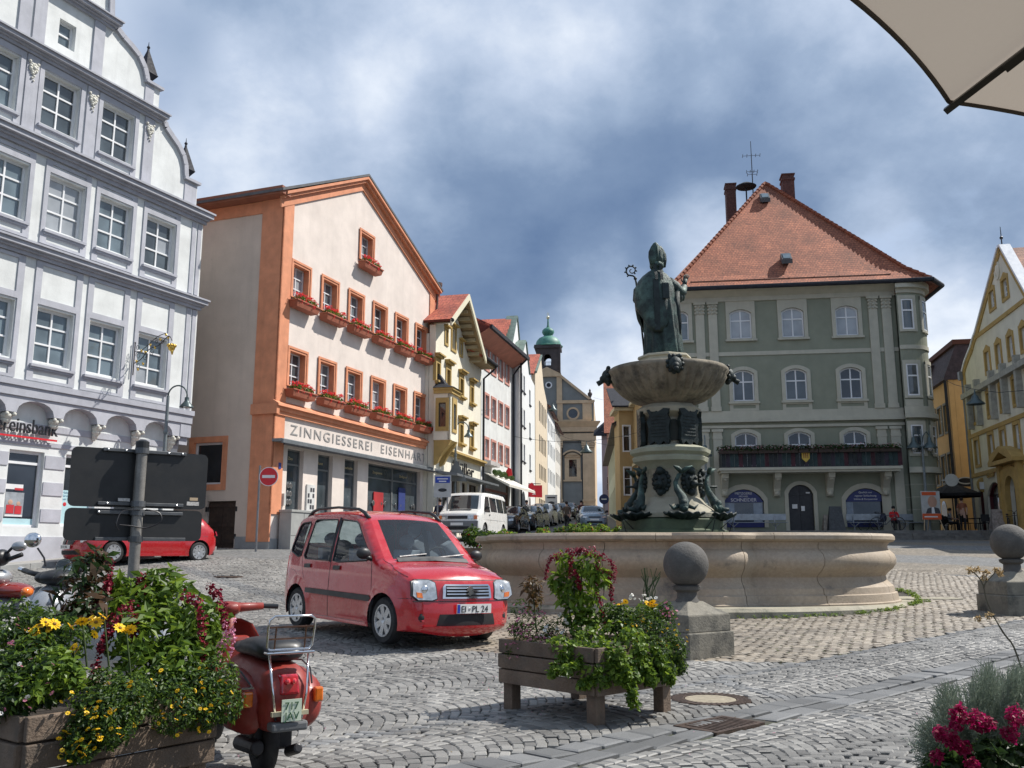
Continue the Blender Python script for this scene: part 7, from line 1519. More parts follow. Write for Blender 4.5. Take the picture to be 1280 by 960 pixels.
# ================================================================== PLANTERS AND PLANTS
M['plank']=mat('weathered plank',(.19,.135,.095),.8,.25,4,bump=.5,bscale=50,fine=.4,objvar=.2,stain=((.09,.075,.06),3.5,.5,.7))
M['soil']=mat('potting soil',(.03,.022,.016),.95,.3,20)
def planter(a,dx,dy,L1,L2,lab,z0=.2,z1=.55,legs=True):
 """a: near corner; dx, dy: unit directions of the two sides"""
 g0=float(gz(a[0],a[1]));c=Vector((a[0],a[1],0))+Vector((*dx,0))*L1/2+Vector((*dy,0))*L2/2
 t=empty('wooden_planter',(c.x,c.y,g0),math.atan2(dx[1],dx[0]),lab,'planter','slatted wooden planters')
 n=3;h=(z1-z0)/n
 for k in range(n):
  za,zb=z0+k*h+.004,z0+(k+1)*h-.006;o=.008*(k % 2)
  for (x0,x1,y0,y1) in ((-L1/2,L1/2,-L2/2-.02-o,-L2/2+.012),(-L1/2,L1/2,L2/2-.012,L2/2+.02+o),(-L1/2-.02-o,-L1/2+.012,-L2/2+.014,L2/2-.014),(L1/2-.012,L1/2+.02+o,-L2/2+.014,L2/2-.014)):
   part('plank',M['plank'],t,lambda b:b.box(x0,x1,y0,y1,za,zb),bevel=.006)
 for sx in (-1,1):
  for sy in (-1,1):part('leg',M['plank'],t,lambda b:b.box(sx*(L1/2-.07)-.05,sx*(L1/2-.07)+.05,sy*(L2/2-.07)-.05,sy*(L2/2-.07)+.05,-.01,z1-.03),bevel=.006)
 part('soil',M['soil'],t,lambda b:b.box(-L1/2+.013,L1/2-.013,-L2/2+.013,L2/2-.013,z1-.12,z1-.05))
 return t,c,g0
def plant(name,lab,pos,cat='plant',group=None):return empty(name,pos,0,lab,cat,group)
def stems(t,lst,r=.006,m='stem'):
 part('stem',M[m],t,lambda b:[b.tube(p,[r*1.3]+[r]*(len(p)-1),5,caps=False) for p in lst])
def tassels(t,lst,seed=3,n=60,m='crimson'):
 for i,p in enumerate(lst):
  cs=[];q=catmull(p,4)
  for j,(x,y,z) in enumerate(q):w=.022*(1.15-.7*j/len(q));cs.append(((x,y,z),(w,w,w*1.3),1))
  leaf_cloud('tassel',t,M[m],cs,n,.02,seed=seed+i,aspect=.9)
def flower_heads(t,spots,m,r=.035,petals=12,name='blossom',seed=0,centre=None,up=.6):
 rg=random.Random(seed);key=(m,r,petals)
 if key not in WCACHE:
  b=MB();b.mi=0
  for k in range(petals):
   a=2*math.pi*k/petals;w=.9*math.pi/petals*r;ca,sa=math.cos(a),math.sin(a)
   b.face([(0,0,0),(r*.6*ca-w*sa,r*.6*sa+w*ca,r*.12),(r*ca,r*sa,-.0),(r*.6*ca+w*sa,r*.6*sa-w*ca,r*.12)])
  b.mi=1;b.ball((0,0,r*.08),r*.26,7,4,1,1,.6)
  WCACHE[key]=b.mesh(name,[M[m],M['flower_eye']])
 for p in spots:
  link(name,WCACHE[key],t,p,(R(rg.uniform(-60,60))+R(35)*0,R(rg.uniform(-50,50)),rg.uniform(0,6.28)),(rg.uniform(.8,1.2),)*3)
M['flower_eye']=mat('flower centre',(.22,.12,.02),.8,.2,30)
def right_planter():
 A=ground(748,906);B_=ground(660,884);C_=ground(836,889)
 dx=(Vector(C_[:2])-Vector(A[:2]));dx=dx.normalized();dy=Vector((-dx.y,dx.x))
 a=Vector(A[:2])-dx*.05-dy*.03
 t,c,g0=planter(a,dx,dy,.93,1.04,'slatted wooden planter with ivy standing alone in front of the fountain')
 X=lambda u,v:None
 def w(lx,ly,z):p=Vector((c.x,c.y,0))+Vector((dx.x,dx.y,0))*lx+Vector((dy.x,dy.y,0))*ly;return Vector((p.x,p.y,g0+z))
 # helper: a point at the photograph position (u, v) on the vertical plane at depth y
 def at(u,v,y):r=pixdir(u,v);k=y/r.y;return Vector((0,0,EYE))+r*k
 ym=c.y
 iv=plant('ivy','trailing green ivy hanging over the planter before the fountain',w(-.1,-.2,.5));o=iv.location
 def L(u,v,y):return tuple(at(u,v,y)-o)
 cs=[]
 for (u,v,y,r_) in ((735,800,7.25,.12),(760,815,7.1,.12),(700,808,7.25,.10),(790,800,7.2,.13),(770,790,7.4,.14),(730,785,7.5,.13),(745,818,7.08,.11),(720,812,7.15,.09),(775,828,7.03,.10),(800,828,7.1,.10),(760,838,7.0,.08),(738,838,6.98,.09),(715,828,7.1,.08),(752,852,6.95,.06),(790,845,7.02,.08)):cs.append((L(u,v,y),(r_,r_,r_*.8),2.2))
 for tr in (((735,810,7.1),(722,830,7.0),(706,838,6.95)),((745,812,7.0),(748,840,6.95),(740,852,6.95),(725,855,6.95)),((775,815,6.98),(785,845,6.95),(790,865,6.95),(792,880,6.95)),((760,815,7.0),(768,835,6.97),(775,850,6.95)),((800,810,7.1),(806,832,7.08),(812,846,7.05),(815,850,7.05)),((715,805,7.1),(700,825,7.05),(690,842,7.02)),((820,812,7.15),(832,838,7.12),(838,850,7.1))):
  q=catmull(tr,4);
  for (u,v,y) in q:cs.append((L(u,v,y-.02),(.035,.03,.035),.5))
 leaf_cloud('leaves',iv,[M['leaf_green'],M['leaf_green'],M['leaf_lime']],cs,5200,.036,seed=5,aspect=.95,droop=.5)
 bush=plant('creeping_zinnia','dense round bush of small yellow flowers at the right end of the ivy planter',w(.3,.1,.5));o=bush.location
 cs=[(L(u,v,y),(r_,r_,r_*.85),1) for (u,v,y,r_) in ((800,782,7.5,.17),(825,795,7.45,.16),(840,812,7.4,.13),(815,815,7.25,.15),(780,778,7.5,.15),(845,832,7.4,.09),(765,770,7.6,.13),(830,838,7.25,.10),(812,845,7.2,.08))]
 leaf_cloud('leaves',bush,[M['leaf_green'],M['leaf_dark']],cs,7000,.028,seed=6,aspect=.6)
 rg=random.Random(4);flower_heads(bush,[tuple(Vector(L(rg.uniform(775,858),rg.uniform(775,835),7.35))+Vector((0,rg.uniform(-.12,.05),0))) for _ in range(46)],'yellow_flower',.012,8,seed=2)
 am=plant('amaranth','tall green amaranth with drooping crimson tassels in the ivy planter',w(-.1,.1,.5));o=am.location
 cs=[(L(u,v,y),(r_,r_,r_),1) for (u,v,y,r_) in ((705,700,7.6,.07),(735,705,7.55,.09),(720,720,7.6,.10),(750,722,7.5,.07),(712,740,7.6,.09),(735,745,7.6,.10),(718,765,7.6,.09),(738,770,7.6,.08),(695,725,7.6,.05))]
 leaf_cloud('leaves',am,[M['leaf_green'],M['leaf_lime']],cs,620,.085,seed=8,aspect=.42,droop=.9)
 stems(am,[[L(725+d,800,7.6),L(722+d*1.5,750,7.6),L(724+d*2,705,7.6)] for d in (-8,-3,2,8)],.007)
 T=[[(700,694,7.5),(690,697,7.5),(684,706,7.5),(682,722,7.5)],[(708,690,7.5),(716,692,7.5),(713,705,7.5),(712,722,7.5)],[(735,690,7.5),(742,688,7.5),(748,700,7.48),(746,715,7.48),(747,735,7.48),(752,758,7.48),(757,782,7.48)],[(745,692,7.5),(760,700,7.48),(767,708,7.48),(768,725,7.48),(764,745,7.48)],[(750,712,7.48),(762,718,7.47),(763,735,7.47),(765,752,7.47)],[(720,690,7.55),(728,687,7.55),(738,695,7.55)],[(715,715,7.5),(722,722,7.5),(724,735,7.5)]]
 tassels(am,[[L(*p) for p in q] for q in T],20,150)
 for i,(lab,u0,v0,sp,m_,n,r_) in enumerate((('loose pink gaura flowers spilling over the left end of the ivy planter',665,790,((650,760,.07),(660,780,.08),(672,775,.08),(645,785,.05),(680,800,.07),(668,805,.06),(640,815,.05),(655,800,.08),(680,815,.06),(650,790,.07)),'pink_flower',120,.012),('small white flowers between the amaranth and pink gaura',690,800,((690,785,.06),(700,795,.05),(706,775,.05),(683,790,.05)),'white_flower',26,.016),('pink blossoms beside the stone ball in the ivy planter',830,770,((832,760,.05),(838,770,.05),(828,772,.05)),'pink_flower',26,.012))):
  p=plant('flowering_plant',lab,at(u0,v0,7.55));o=p.location
  leaf_cloud('leaves',p,[M['leaf_green'],M['leaf_dark']],[(L(u,v,7.6),(r2*1.25,r2*1.2,r2*1.2),1) for u,v,r2 in sp],1100 if i==0 else 420,.032,seed=30+i,aspect=.35)
  rg=random.Random(i);flower_heads(p,[L(sp[k % len(sp)][0]+rg.uniform(-10,10),sp[k % len(sp)][1]+rg.uniform(-12,8),7.5+rg.uniform(-.05,.05)) for k in range(n)],m_,r_,6,seed=i)
 p=plant('yellow_daisy','yellow daisies with white flowers behind the ivy near the stone ball',at(790,785,7.7));o=p.location
 leaf_cloud('leaves',p,[M['leaf_green']],[(L(u,v,7.7),(.09,.09,.08),1) for u,v in ((780,768),(805,765),(820,768),(795,775))],500,.05,seed=44,aspect=.4)
 flower_heads(p,[L(u,v,7.5) for u,v in ((776,755),(782,752),(789,771),(801,770),(810,755),(818,757),(795,778),(803,775),(815,753))],'yellow_flower',.034,11,seed=9)
 rg=random.Random(3);flower_heads(p,[L(rg.uniform(778,820),rg.uniform(743,752),7.6) for _ in range(16)],'white_flower',.015,6,seed=8)
 p=plant('red_leaved_plant','bronze red leaved spike at the left of the ivy planter',at(668,745,7.7));o=p.location
 leaf_cloud('leaves',p,leafmat('bronze leaves',(.05,.02,.012),(.14,.10,.03)),[(L(665,732,7.7),(.07,.07,.08),1),(L(668,750,7.7),(.05,.05,.07),.6)],160,.075,seed=55,aspect=.3,droop=.6);stems(p,[[L(672,800,7.7),L(668,760,7.7),L(665,730,7.7)]])
 p=plant('feathery_grass','thin feathery green fennel rising beside the stone ball',at(815,745,7.8));o=p.location
 stems(p,[[L(812+random.uniform(-6,6),780,7.8),L(813+random.uniform(-9,9),740,7.8),L(815+random.uniform(-14,14),712+random.uniform(-4,10),7.8)] for _ in range(16)],.0035)
right_planter()
def left_planter():
 def at(u,v,y):r=pixdir(u,v);k=y/r.y;return Vector((0,0,EYE))+r*k
 A=Vector((-2.10,4.12));B_=Vector((-1.52,4.87));dx=(B_-A).normalized();dy=Vector((-dx.y,dx.x))
 t,c,g0=planter(A,dx,dy,.95,1.0,'slatted wooden planter overflowing with flowers beside the red motor scooter')
 specs=[
  ('creeping_zinnia','carpet of small yellow zinnias hanging over the planter edge by the scooter','plant',[M['leaf_green'],M['leaf_dark']],[(255,868,4.8,.13),(270,850,4.9,.12),(235,855,4.8,.13),(205,862,4.7,.12),(280,880,4.85,.10),(250,890,4.75,.10),(215,885,4.6,.12),(190,870,4.7,.10)],6500,.024,.6),
  ('creeping_zinnia','lower trailing tuft of small yellow zinnias at the near corner of the left planter','plant',[M['leaf_green'],M['leaf_dark']],[(150,880,4.4,.13),(120,890,4.3,.12),(110,915,4.25,.10),(140,905,4.3,.11),(165,870,4.5,.11),(100,935,4.2,.07),(130,860,4.5,.10)],5600,.024,.6),
  ('leafy_shrub','leafy green amaranth bush in the middle of the left planter','plant',[M['leaf_green'],M['leaf_green'],M['leaf_lime']],[(185,745,5.2,.13),(215,755,5.2,.14),(160,760,5.1,.12),(240,775,5.1,.13),(200,790,5.0,.16),(170,800,4.9,.15),(235,810,5.0,.14),(260,800,5.1,.10),(150,735,5.2,.08),(205,725,5.3,.08),(265,770,5.2,.08),(180,830,4.8,.12),(220,835,4.8,.12)],2000,.07,.45),
  ('dark_leaved_plant','dark reddish leaved plant standing up behind the left planter flowers','plant',[leafmat('maroon leaves',(.035,.028,.014),(.10,.05,.022)),M['leaf_dark']],[(105,715,5.0,.10),(98,740,5.0,.10),(112,760,4.95,.10),(95,770,4.9,.08),(120,700,5.05,.06)],420,.085,.3),
  ('mixed_border','mass of mixed green flowers at the left edge of the picture','plant',[M['leaf_green'],M['leaf_dark']],[(20,780,4.7,.13),(50,790,4.6,.13),(10,810,4.5,.13),(40,825,4.4,.13),(80,800,4.6,.12),(15,845,4.3,.12),(60,850,4.3,.12),(0,870,4.2,.10),(30,870,4.2,.08)],5200,.034,.5),
  ('lime_foliage','lime green foliage clump near the corner of the left planter','plant',[M['leaf_lime'],M['leaf_green']],[(70,830,4.35,.08),(85,845,4.3,.08),(60,850,4.25,.07),(45,862,4.2,.06)],1100,.036,.6)]
 objs={}
 for i,(nm,lab,cat,ms,cs,n,sz,asp) in enumerate(specs):
  o=at(cs[0][0],cs[0][1],cs[0][2]);o=Vector((o.x,o.y,g0+.5));p=plant(nm,lab,o,cat)
  leaf_cloud('leaves',p,ms,[(tuple(at(u,v,y)-o),(r_,r_,r_),r_) for u,v,y,r_ in cs],n,sz,seed=100+i,aspect=asp,droop=.3);objs[i]=(p,o,cs)
 rg=random.Random(12)
 def sp(i,n,j=.9,up=.0,fr=.06):
  p,o,cs=objs[i];out=[]
  for _ in range(n):u,v,y,r_=rg.choice(cs);q=at(u,v,y)-o;out.append((q.x+rg.uniform(-j,j)*r_,q.y-r_*rg.uniform(.7,1.05),q.z+rg.uniform(-j,j)*r_+up))
  return out
 flower_heads(objs[0][0],sp(0,100),'yellow_flower',.012,9,seed=1);flower_heads(objs[1][0],sp(1,95),'yellow_flower',.012,9,seed=2)
 flower_heads(objs[4][0],sp(4,34),'white_flower',.011,7,seed=3);flower_heads(objs[4][0],sp(4,26),'pink_flower',.012,7,seed=4)
 p=plant('yellow_daisy','bright yellow rudbeckia daisies above the left planter',at(85,790,4.55));o=p.location
 flower_heads(p,[tuple(at(u,v,4.5)-o) for u,v in ((50,782),(57,778),(62,786),(38,800),(48,803),(55,798),(95,780),(103,777),(112,775),(120,778),(88,783),(92,810),(97,813),(128,770),(133,773),(150,785),(158,790),(163,787),(118,793),(30,788),(44,790),(68,780))],'yellow_flower',.03,10,seed=5)
 stems(p,[[tuple(at(u+6,v+60,4.6)-o),tuple(at(u,v,4.52)-o)] for u,v in ((50,782),(103,777),(130,772),(158,790),(92,812),(40,800))],.004)
 T=[[(232,745,5.0),(246,752,5.0),(252,775,4.95),(253,800,4.95),(252,822,4.95)],[(262,735,5.1),(274,745,5.1),(280,765,5.05),(281,785,5.05)],[(165,757,4.95),(145,768,4.9),(135,790,4.85),(127,812,4.8)],[(150,775,4.85),(132,795,4.8),(122,825,4.75),(115,850,4.7)],[(137,705,5.1),(136,730,5.1),(132,745,5.1)],[(165,770,4.9),(168,790,4.9),(165,812,4.85)],[(128,740,5.0),(122,752,5.0),(135,728,5.0)],[(175,722,5.2),(178,735,5.2),(176,745,5.2)]]
 p=plant('amaranth','drooping crimson amaranth tassels over the left planter',at(180,800,5.0));o=p.location
 tassels(p,[[tuple(at(*q)-o) for q in pts] for pts in T],60,220);stems(p,[[tuple(at(190+d*1.2,830,5.1)-o),tuple(at(190+d*2,740,5.1)-o)] for d in (-28,-14,0,16,30)],.006)
 p=plant('pink_spike_flowers','pale pink flower spikes leaning toward the red scooter',at(280,800,5.0));o=p.location
 for k,(u,v) in enumerate(((282,780),(288,790),(275,805),(292,775))):leaf_cloud('spike',p,M['pink_flower'],[(tuple(at(u,v+12*j,5.0)-o),(.012,.012,.02),1) for j in range(3)],40,.016,seed=90+k,aspect=.9)
left_planter()
def corner_planter():
 def at(u,v,y):r=pixdir(u,v);k=y/r.y;return Vector((0,0,EYE))+r*k
 t=empty('wooden_planter',(1.75,2.35,0),R(20),'tall planter below the lavender at the lower right corner','planter','slatted wooden planters')
 for k in range(5):
  for (x0,x1,y0,y1) in ((-.45,.45,-.32,-.29),(-.45,.45,.29,.32),(-.47,-.44,-.3,.3),(.44,.47,-.3,.3)):part('plank',M['plank'],t,lambda b:b.box(x0,x1,y0,y1,.05+k*.1,.14+k*.1))
 part('soil',M['soil'],t,lambda b:b.box(-.43,.43,-.28,.28,.3,.5))
 lv=plant('lavender','silver green lavender bush at the lower right corner',at(1230,930,2.75));o=lv.location;rg=np.random.default_rng(5)
 N_=900;V=[]
 for i in range(N_):
  a=rg.uniform(0,1);u1=1162+150*a;top=838+70*(1-min(1,abs(a)*2.2)) ** 1.5+8*math.sin(a*23)
  base=at(1235+(u1-1235)*.55,955,2.72+rg.uniform(-.12,.14));tip=at(u1+rg.uniform(-8,8)-(12 if a<.3 else 0),top+75*rg.uniform(0,1) ** 1.6,2.68+rg.uniform(-.2,.2));d=tip-base
  s2=d.cross(Vector((0,1,0))).normalized()*.0014;V+=[tuple(base-o-s2),tuple(base-o+s2),tuple(tip-o+s2*.5),tuple(tip-o-s2*.5)]
  for j in range(16):
   st=base+d*(.42+.58*(j+rg.uniform(0,1))/16);d2=(d.normalized()*.9+Vector(rg.normal(size=3))*.42).normalized()*rg.uniform(.018,.034);sd=d2.cross(Vector((.2,1,0))).normalized()*.0011
   V+=[tuple(st-o-sd),tuple(st-o+sd),tuple(st-o+d2+sd*.3),tuple(st-o+d2-sd*.3)]
 V=np.array(V);me=np_mesh('needles',V,np.arange(len(V)).reshape(-1,4),M['silver_leaf'],rnd=np.repeat(rg.uniform(0,1,len(V) // 4),4));tag(link('needles',me,lv),kind='stuff')
 leaf_cloud('lower_leaves',lv,[M['silver_leaf']],[(tuple(at(u,v,2.74)-o),(.07,.08,.06),1) for u,v in ((1190,925),(1225,910),(1260,905),(1285,915),(1245,940),(1168,930))],4200,.022,seed=9,aspect=.12)
 fl=plant('red_geranium','deep red geranium flowers below the lavender',at(1210,930,2.45));o=fl.location
 cs=[(tuple(at(u,v,2.42)-o),(r_,r_,r_),r_) for u,v,r_ in ((1200,892,.022),(1222,900,.026),(1180,918,.024),(1192,928,.02),(1270,895,.026),(1262,918,.02),(1170,945,.015),(1232,905,.02),(1205,935,.018),(1215,955,.015),(1196,905,.018))]
 leaf_cloud('blossoms',fl,leafmat('deep magenta petals',(.16,.003,.03),(.36,.01,.075)),cs,1500,.011,seed=11,aspect=.9)
 leaf_cloud('leaves',fl,[M['leaf_dark']],[(tuple(at(u,v,2.5)-o),(.05,.05,.04),1) for u,v in ((1240,945),(1200,950),(1270,945),(1225,965),(1180,965))],700,.035,seed=12)
 sk=plant('dry_seed_stalk','tall dry stalk with pale seed heads rising from the lavender',at(1195,900,2.75));o=sk.location
 P_=lambda u,v:tuple(at(u,v,2.7)-o)
 part('stem',mat('dry stem',(.13,.12,.085),.8),sk,lambda b:(b.tube(catmull([P_(1280,845),P_(1267,808),P_(1255,792),P_(1242,770),P_(1233,750),P_(1229,732),P_(1222,720),P_(1212,712)],3),[.0026]*8+[.0018]*14,5),b.tube([P_(1229,732),P_(1238,722),P_(1247,712)],.0015,5),b.tube([P_(1230,735),P_(1233,724),P_(1233,716)],.0014,5),b.tube([P_(1243,772),P_(1232,768),P_(1223,773)],.0014,5)))
 for k,(u,v) in enumerate(((1212,712),(1222,713),(1233,716),(1246,713),(1250,716),(1230,722),(1222,773),(1236,769))):leaf_cloud('seed_head',sk,leafmat('pale seed heads',(.22,.16,.08),(.42,.34,.18)),[(P_(u,v),(.008,.008,.007),1)],40,.010,seed=200+k,aspect=.5)
corner_planter()
def back_beds():
 for i,(u,v,y,w_,lab) in enumerate(((600,668,24.5,.5,'flower bush between the red car and the van'),(660,668,25.5,.9,'flower bed behind the left part of the fountain rim'),(706,665,26,.7,'flower bed behind the fountain rim below the walking woman'),(752,662,26,1.1,'red and green flower bed behind the rim in front of the blue car'),(786,662,26.5,.5,'green bush beside the fountain column base'))):
  x=(u-640)/FPX*.984*y;g0=float(gz(x,y));p=plant('flower_bed',lab,(x,y,g0),'flower bed','flower beds behind the fountain');h=1.25+(688-v)*y/1155-g0
  part('planter_box',M['plank'],p,lambda b:b.box(-w_,w_,-.4,.4,0,h-.35))
  rg=random.Random(i);cs=[((rg.uniform(-w_,w_),rg.uniform(-.3,.3),h-.1+rg.uniform(-.15,.12)),(.22,.2,.2),1) for _ in range(int(8*w_)+5)]
  leaf_cloud('foliage',p,[M['leaf_green'],M['leaf_lime'] if i % 2 else M['leaf_dark']],cs,1400,.11,seed=300+i);leaf_cloud('blossoms',p,[M['crimson'],M['red_flower']],cs,150 if i else 40,.07,seed=320+i)
back_beds()
def weeds():
 rg=np.random.default_rng(3);cs=[]
 for k in range(90):
  a=R(rg.uniform(-120,5));r_=4.66+abs(rg.normal())*.06;x,y=FC.x+r_*math.cos(a),FC.y+r_*math.sin(a)
  wgt=1+2*(a>R(-50));cs.append(((x,y,float(gz(x,y))+.02),(.06,.05,.03),wgt))
 o=leaf_cloud('weeds',None,[M['leaf_green'],M['leaf_lime']],cs,2200,.035,seed=33,flat=1.2);tag(o,'small green weeds growing along the fountain plinth','weeds')
 rg2=np.random.default_rng(8);cs=[]
 for k in range(260):
  x,y=rg2.uniform(.5,8),rg2.uniform(9.5,15.2);z_=zone(np.array([x]),np.array([y]))[0]
  if z_==1:cs.append(((x,y,float(gz(x,y))-.004),(.10,.08,.006),1))
 o=leaf_cloud('moss',None,[M['leaf_green']],cs,3800,.014,seed=34,flat=3);tag(o,'tiny moss and grass tufts in the cobble joints','moss')
weeds()
# ================================================================== TWO-WHEELERS
def red_scooter():
 g0=ground(327,968);t=empty('motor_scooter',(g0.x,g0.y,0),R(122),'red classic motor scooter with chrome rear rack and plate 717 JAV','motor scooter');rd=mat('faded red scooter paint',(.27,.03,.02),.5,.18,5,coat=.12,fine=.4);ck=M['chrome'];t.scale=(.90,.84,.90)
 def rb(b,secs,n=28,p=.75):                  # body as superellipse sections along x: (x, halfwidth, zlow, zhigh)
  rg=[]
  for x,hw,z0,z1 in secs:
   row=[]
   for k in range(n):
    a=2*math.pi*k/n;c,s_=math.cos(a),math.sin(a);row.append((x,hw*math.copysign(abs(c) ** p,c),(z0+z1)/2+(z1-z0)/2*math.copysign(abs(s_) ** p,s_)))
   rg.append(row)
  b.rings(rg)
 part('rear_body',rd,t,lambda b:rb(b,[(-.47,.07,.40,.56),(-.455,.12,.36,.62),(-.40,.16,.32,.68),(-.28,.185,.30,.715),(0,.20,.33,.735),(.3,.19,.38,.73),(.45,.15,.42,.70),(.5,.10,.40,.6)]),smooth=True)
 for s_ in (1,-1):
  def cowl(b):
   rg=[]
   for x,w_,z0,z1 in ((-.36,.02,.42,.50),(-.33,.09,.34,.56),(-.22,.15,.29,.63),(-.02,.17,.28,.66),(.18,.15,.30,.65),(.32,.09,.34,.60),(.38,.02,.42,.52)):
    row=[]
    for k in range(24):a=2*math.pi*k/24;c,q=math.cos(a),math.sin(a);row.append((x,s_*(.17+w_*max(c,-.3)),(z0+z1)/2+(z1-z0)/2*math.copysign(abs(q) ** .8,q)))
    rg.append(row)
   b.rings(rg)
  part('side_cowl',rd,t,cowl,smooth=True)
  part('cowl_trim',M['black_plastic'],t,lambda b:b.tube([(-.33,s_*.20,.58),(-.2,s_*.235,.655),(0,s_*.25,.685),(.18,s_*.235,.67)],.006,5))
  part('indicator',M['lamp_amber'],t,lambda b:b.box(-.385,-.33,s_*.205,s_*.265,.47,.56),bevel=.012)
  part('rack_strut',ck,t,lambda b:b.tube([(-.47,s_*.085,.40),(-.475,s_*.11,.55),(-.43,s_*.13,.77)],.008,8),smooth=True)
 part('indicator_rim',ck,t,lambda b:b.box(-.37,-.34,.2,.27,.575,.585))
 part('seat',M['black_plastic'],t,lambda b:(rb(b,[(-.34,.10,.73,.80),(-.30,.15,.715,.84),(-.1,.165,.72,.855),(.1,.165,.72,.84),(.2,.16,.72,.80),(.35,.13,.72,.80),(.46,.06,.71,.76)]),b.box(-.36,-.34,-.03,.03,.75,.78)),smooth=True)
 part('seat_badge',ck,t,lambda b:b.box(-.352,-.342,-.02,.02,.765,.785))
 part('tail_light',M['lamp_red'],t,lambda b:b.rings([[(-.42,-.075,.53),(-.42,.075,.53),(-.40,.07,.66),(-.40,-.07,.66)],[(-.49,-.06,.545),(-.49,.06,.545),(-.46,.055,.655),(-.46,-.055,.655)]]),bevel=.012)
 part('tail_light_lens',mat('bright red lens',(.75,.05,.06),.1,coat=1),t,lambda b:(b.ball((-.485,.02,.62),.018,8,6),b.ball((-.485,-.02,.62),.018,8,6)))
 part('number_plate',mat('pale green plate',(.62,.70,.55),.5),t,lambda b:b.box(-.512,-.506,-.068,.062,.395,.52))
 gi=mat('green plate letters',(.02,.10,.04),.5)
 text_obj('plate_writing','717',.062,gi,t,(-.515,.045,.462),(R(90),0,R(-90)),.001);text_obj('plate_writing','JAV',.062,gi,t,(-.515,.042,.405),(R(90),0,R(-90)),.001)
 part('plate_bracket',mat('cream bracket',(.5,.45,.3),.5),t,lambda b:(b.box(-.50,-.47,-.12,.12,.425,.45)))
 part('rear_bumper',mat('grey rubber bumper',(.13,.135,.14),.6),t,lambda b:b.box(-.505,-.40,-.12,.12,.335,.39),bevel=.015)
 # folded rack
 def rack(b):
  x=-.43;P_=[(x,-.13,.80),(x-.005,-.15,.82),(x-.03,-.155,.93),(x-.045,-.15,.98),(x-.05,-.12,1.0),(x-.05,.12,1.0),(x-.045,.15,.98),(x-.03,.155,.93),(x-.005,.15,.82),(x,.13,.80),(x,-.13,.80)]
  b.tube(P_,.0075,8,caps=False)
 part('rack_frame',ck,t,rack,smooth=True)
 rs=mat('rusty rack bar',(.20,.10,.06),.5,.3,20,metal=.5)
 for z,dx_ in ((.935,-.03),(.865,-.015)):part('rack_bar',rs,t,lambda b:b.tube([(-.43+dx_,-.155,z),(-.43+dx_,.155,z)],.006,6))
 for y in (-.10,.10):part('rack_bar',rs,t,lambda b:b.tube([(-.43,y,.80),(-.455,y,.94)],.0055,6))
 part('rack_foot',ck,t,lambda b:b.box(-.47,-.40,-.16,.16,.775,.79),bevel=.006)
 # wheels
 for x in (.0,1.24):
  def wh(b):b.T=Matrix.Translation((x,0,.215)) @ Matrix.Rotation(R(90),4,'X');b.lathe([(.11,-.045),(.17,-.055),(.205,-.04),(.215,-.015),(.215,.015),(.205,.04),(.17,.055),(.11,.045)],30);b.T=None
  w=part('wheel',M['rubber'],t,wh,smooth=True)
  part('rim',M['metal_grey'],w,lambda b:(setattr(b,'T',Matrix.Translation((x,0,.215)) @ Matrix.Rotation(R(90),4,'X')),b.lathe([(.03,-.07),(.06,-.06),(.115,-.05)],18),b.lathe([(.03,.07),(.06,.06),(.115,.05)],18)),smooth=True)
 part('engine',M['metal_dark'],t,lambda b:(b.box(-.12,.2,-.16,.10,.16,.36),b.tube([(-.2,.10,.2),(.15,.12,.18)],.05,8),b.tube([(-.15,-.12,.15),(-.32,-.13,.2)],.035,8)),bevel=.02)
 part('rear_shock',M['metal_dark'],t,lambda b:b.tube([(-.06,.09,.22),(-.1,.09,.5)],.03,8))
 part('footboard',rd,t,lambda b:rb(b,[(.42,.12,.30,.38),(.55,.17,.26,.30),(.8,.19,.26,.29),(.92,.19,.27,.31)]),smooth=True)
 def shield(b):
  rg=[]
  for z,x,w_ in ((.27,.90,.19),(.40,.97,.245),(.60,1.0,.25),(.76,.995,.235),(.86,.985,.17),(.90,.98,.08)):rg.append([(x-.10*(abs(q) ** 2)+.0,w_*q,z) for q in np.linspace(-1,1,13)]+[(x-.10*(abs(q) ** 2)+.015,w_*q,z) for q in np.linspace(1,-1,13)])
  b.rings(rg)
 part('leg_shield',rd,t,shield,smooth=True)
 part('glove_box',rd,t,lambda b:b.box(.84,.96,-.15,.15,.5,.78),bevel=.03)
 part('steering_column',rd,t,lambda b:(b.tube([(1.02,0,.5),(.95,0,.92)],[.06,.05],12),b.tube([(1.22,0,.22),(1.05,0,.5)],.025,8),rb(b,[(1.0,.03,.93,.99),(1.04,.07,.90,1.02),(.95,.09,.92,1.02),(.88,.05,.95,1.0)])),smooth=True)
 part('front_mudguard',rd,t,lambda b:rb(b,[(1.0,.05,.24,.34),(1.12,.09,.28,.46),(1.25,.09,.30,.48),(1.4,.07,.26,.40),(1.46,.03,.24,.30)]),smooth=True)
 part('handlebar',rd,t,lambda b:(b.tube([(.96,-.27,.98),(.97,-.1,.975),(.98,0,.97),(.97,.1,.975),(.96,.27,.98)],[.026,.034,.05,.034,.026],12)),smooth=True)
 for s_ in (1,-1):
  part('grip',M['black_plastic'],t,lambda b:b.tube([(.96,s_*.27,.98),(.93,s_*.385,.975)],.019,10));part('lever',ck,t,lambda b:b.tube([(.99,s_*.26,.98),(1.02,s_*.36,.975)],.006,6))
 part('headlight',M['lamp_glass'],t,lambda b:b.ball((1.06,0,.96),.06,12,8,.4,1,1))
red_scooter()
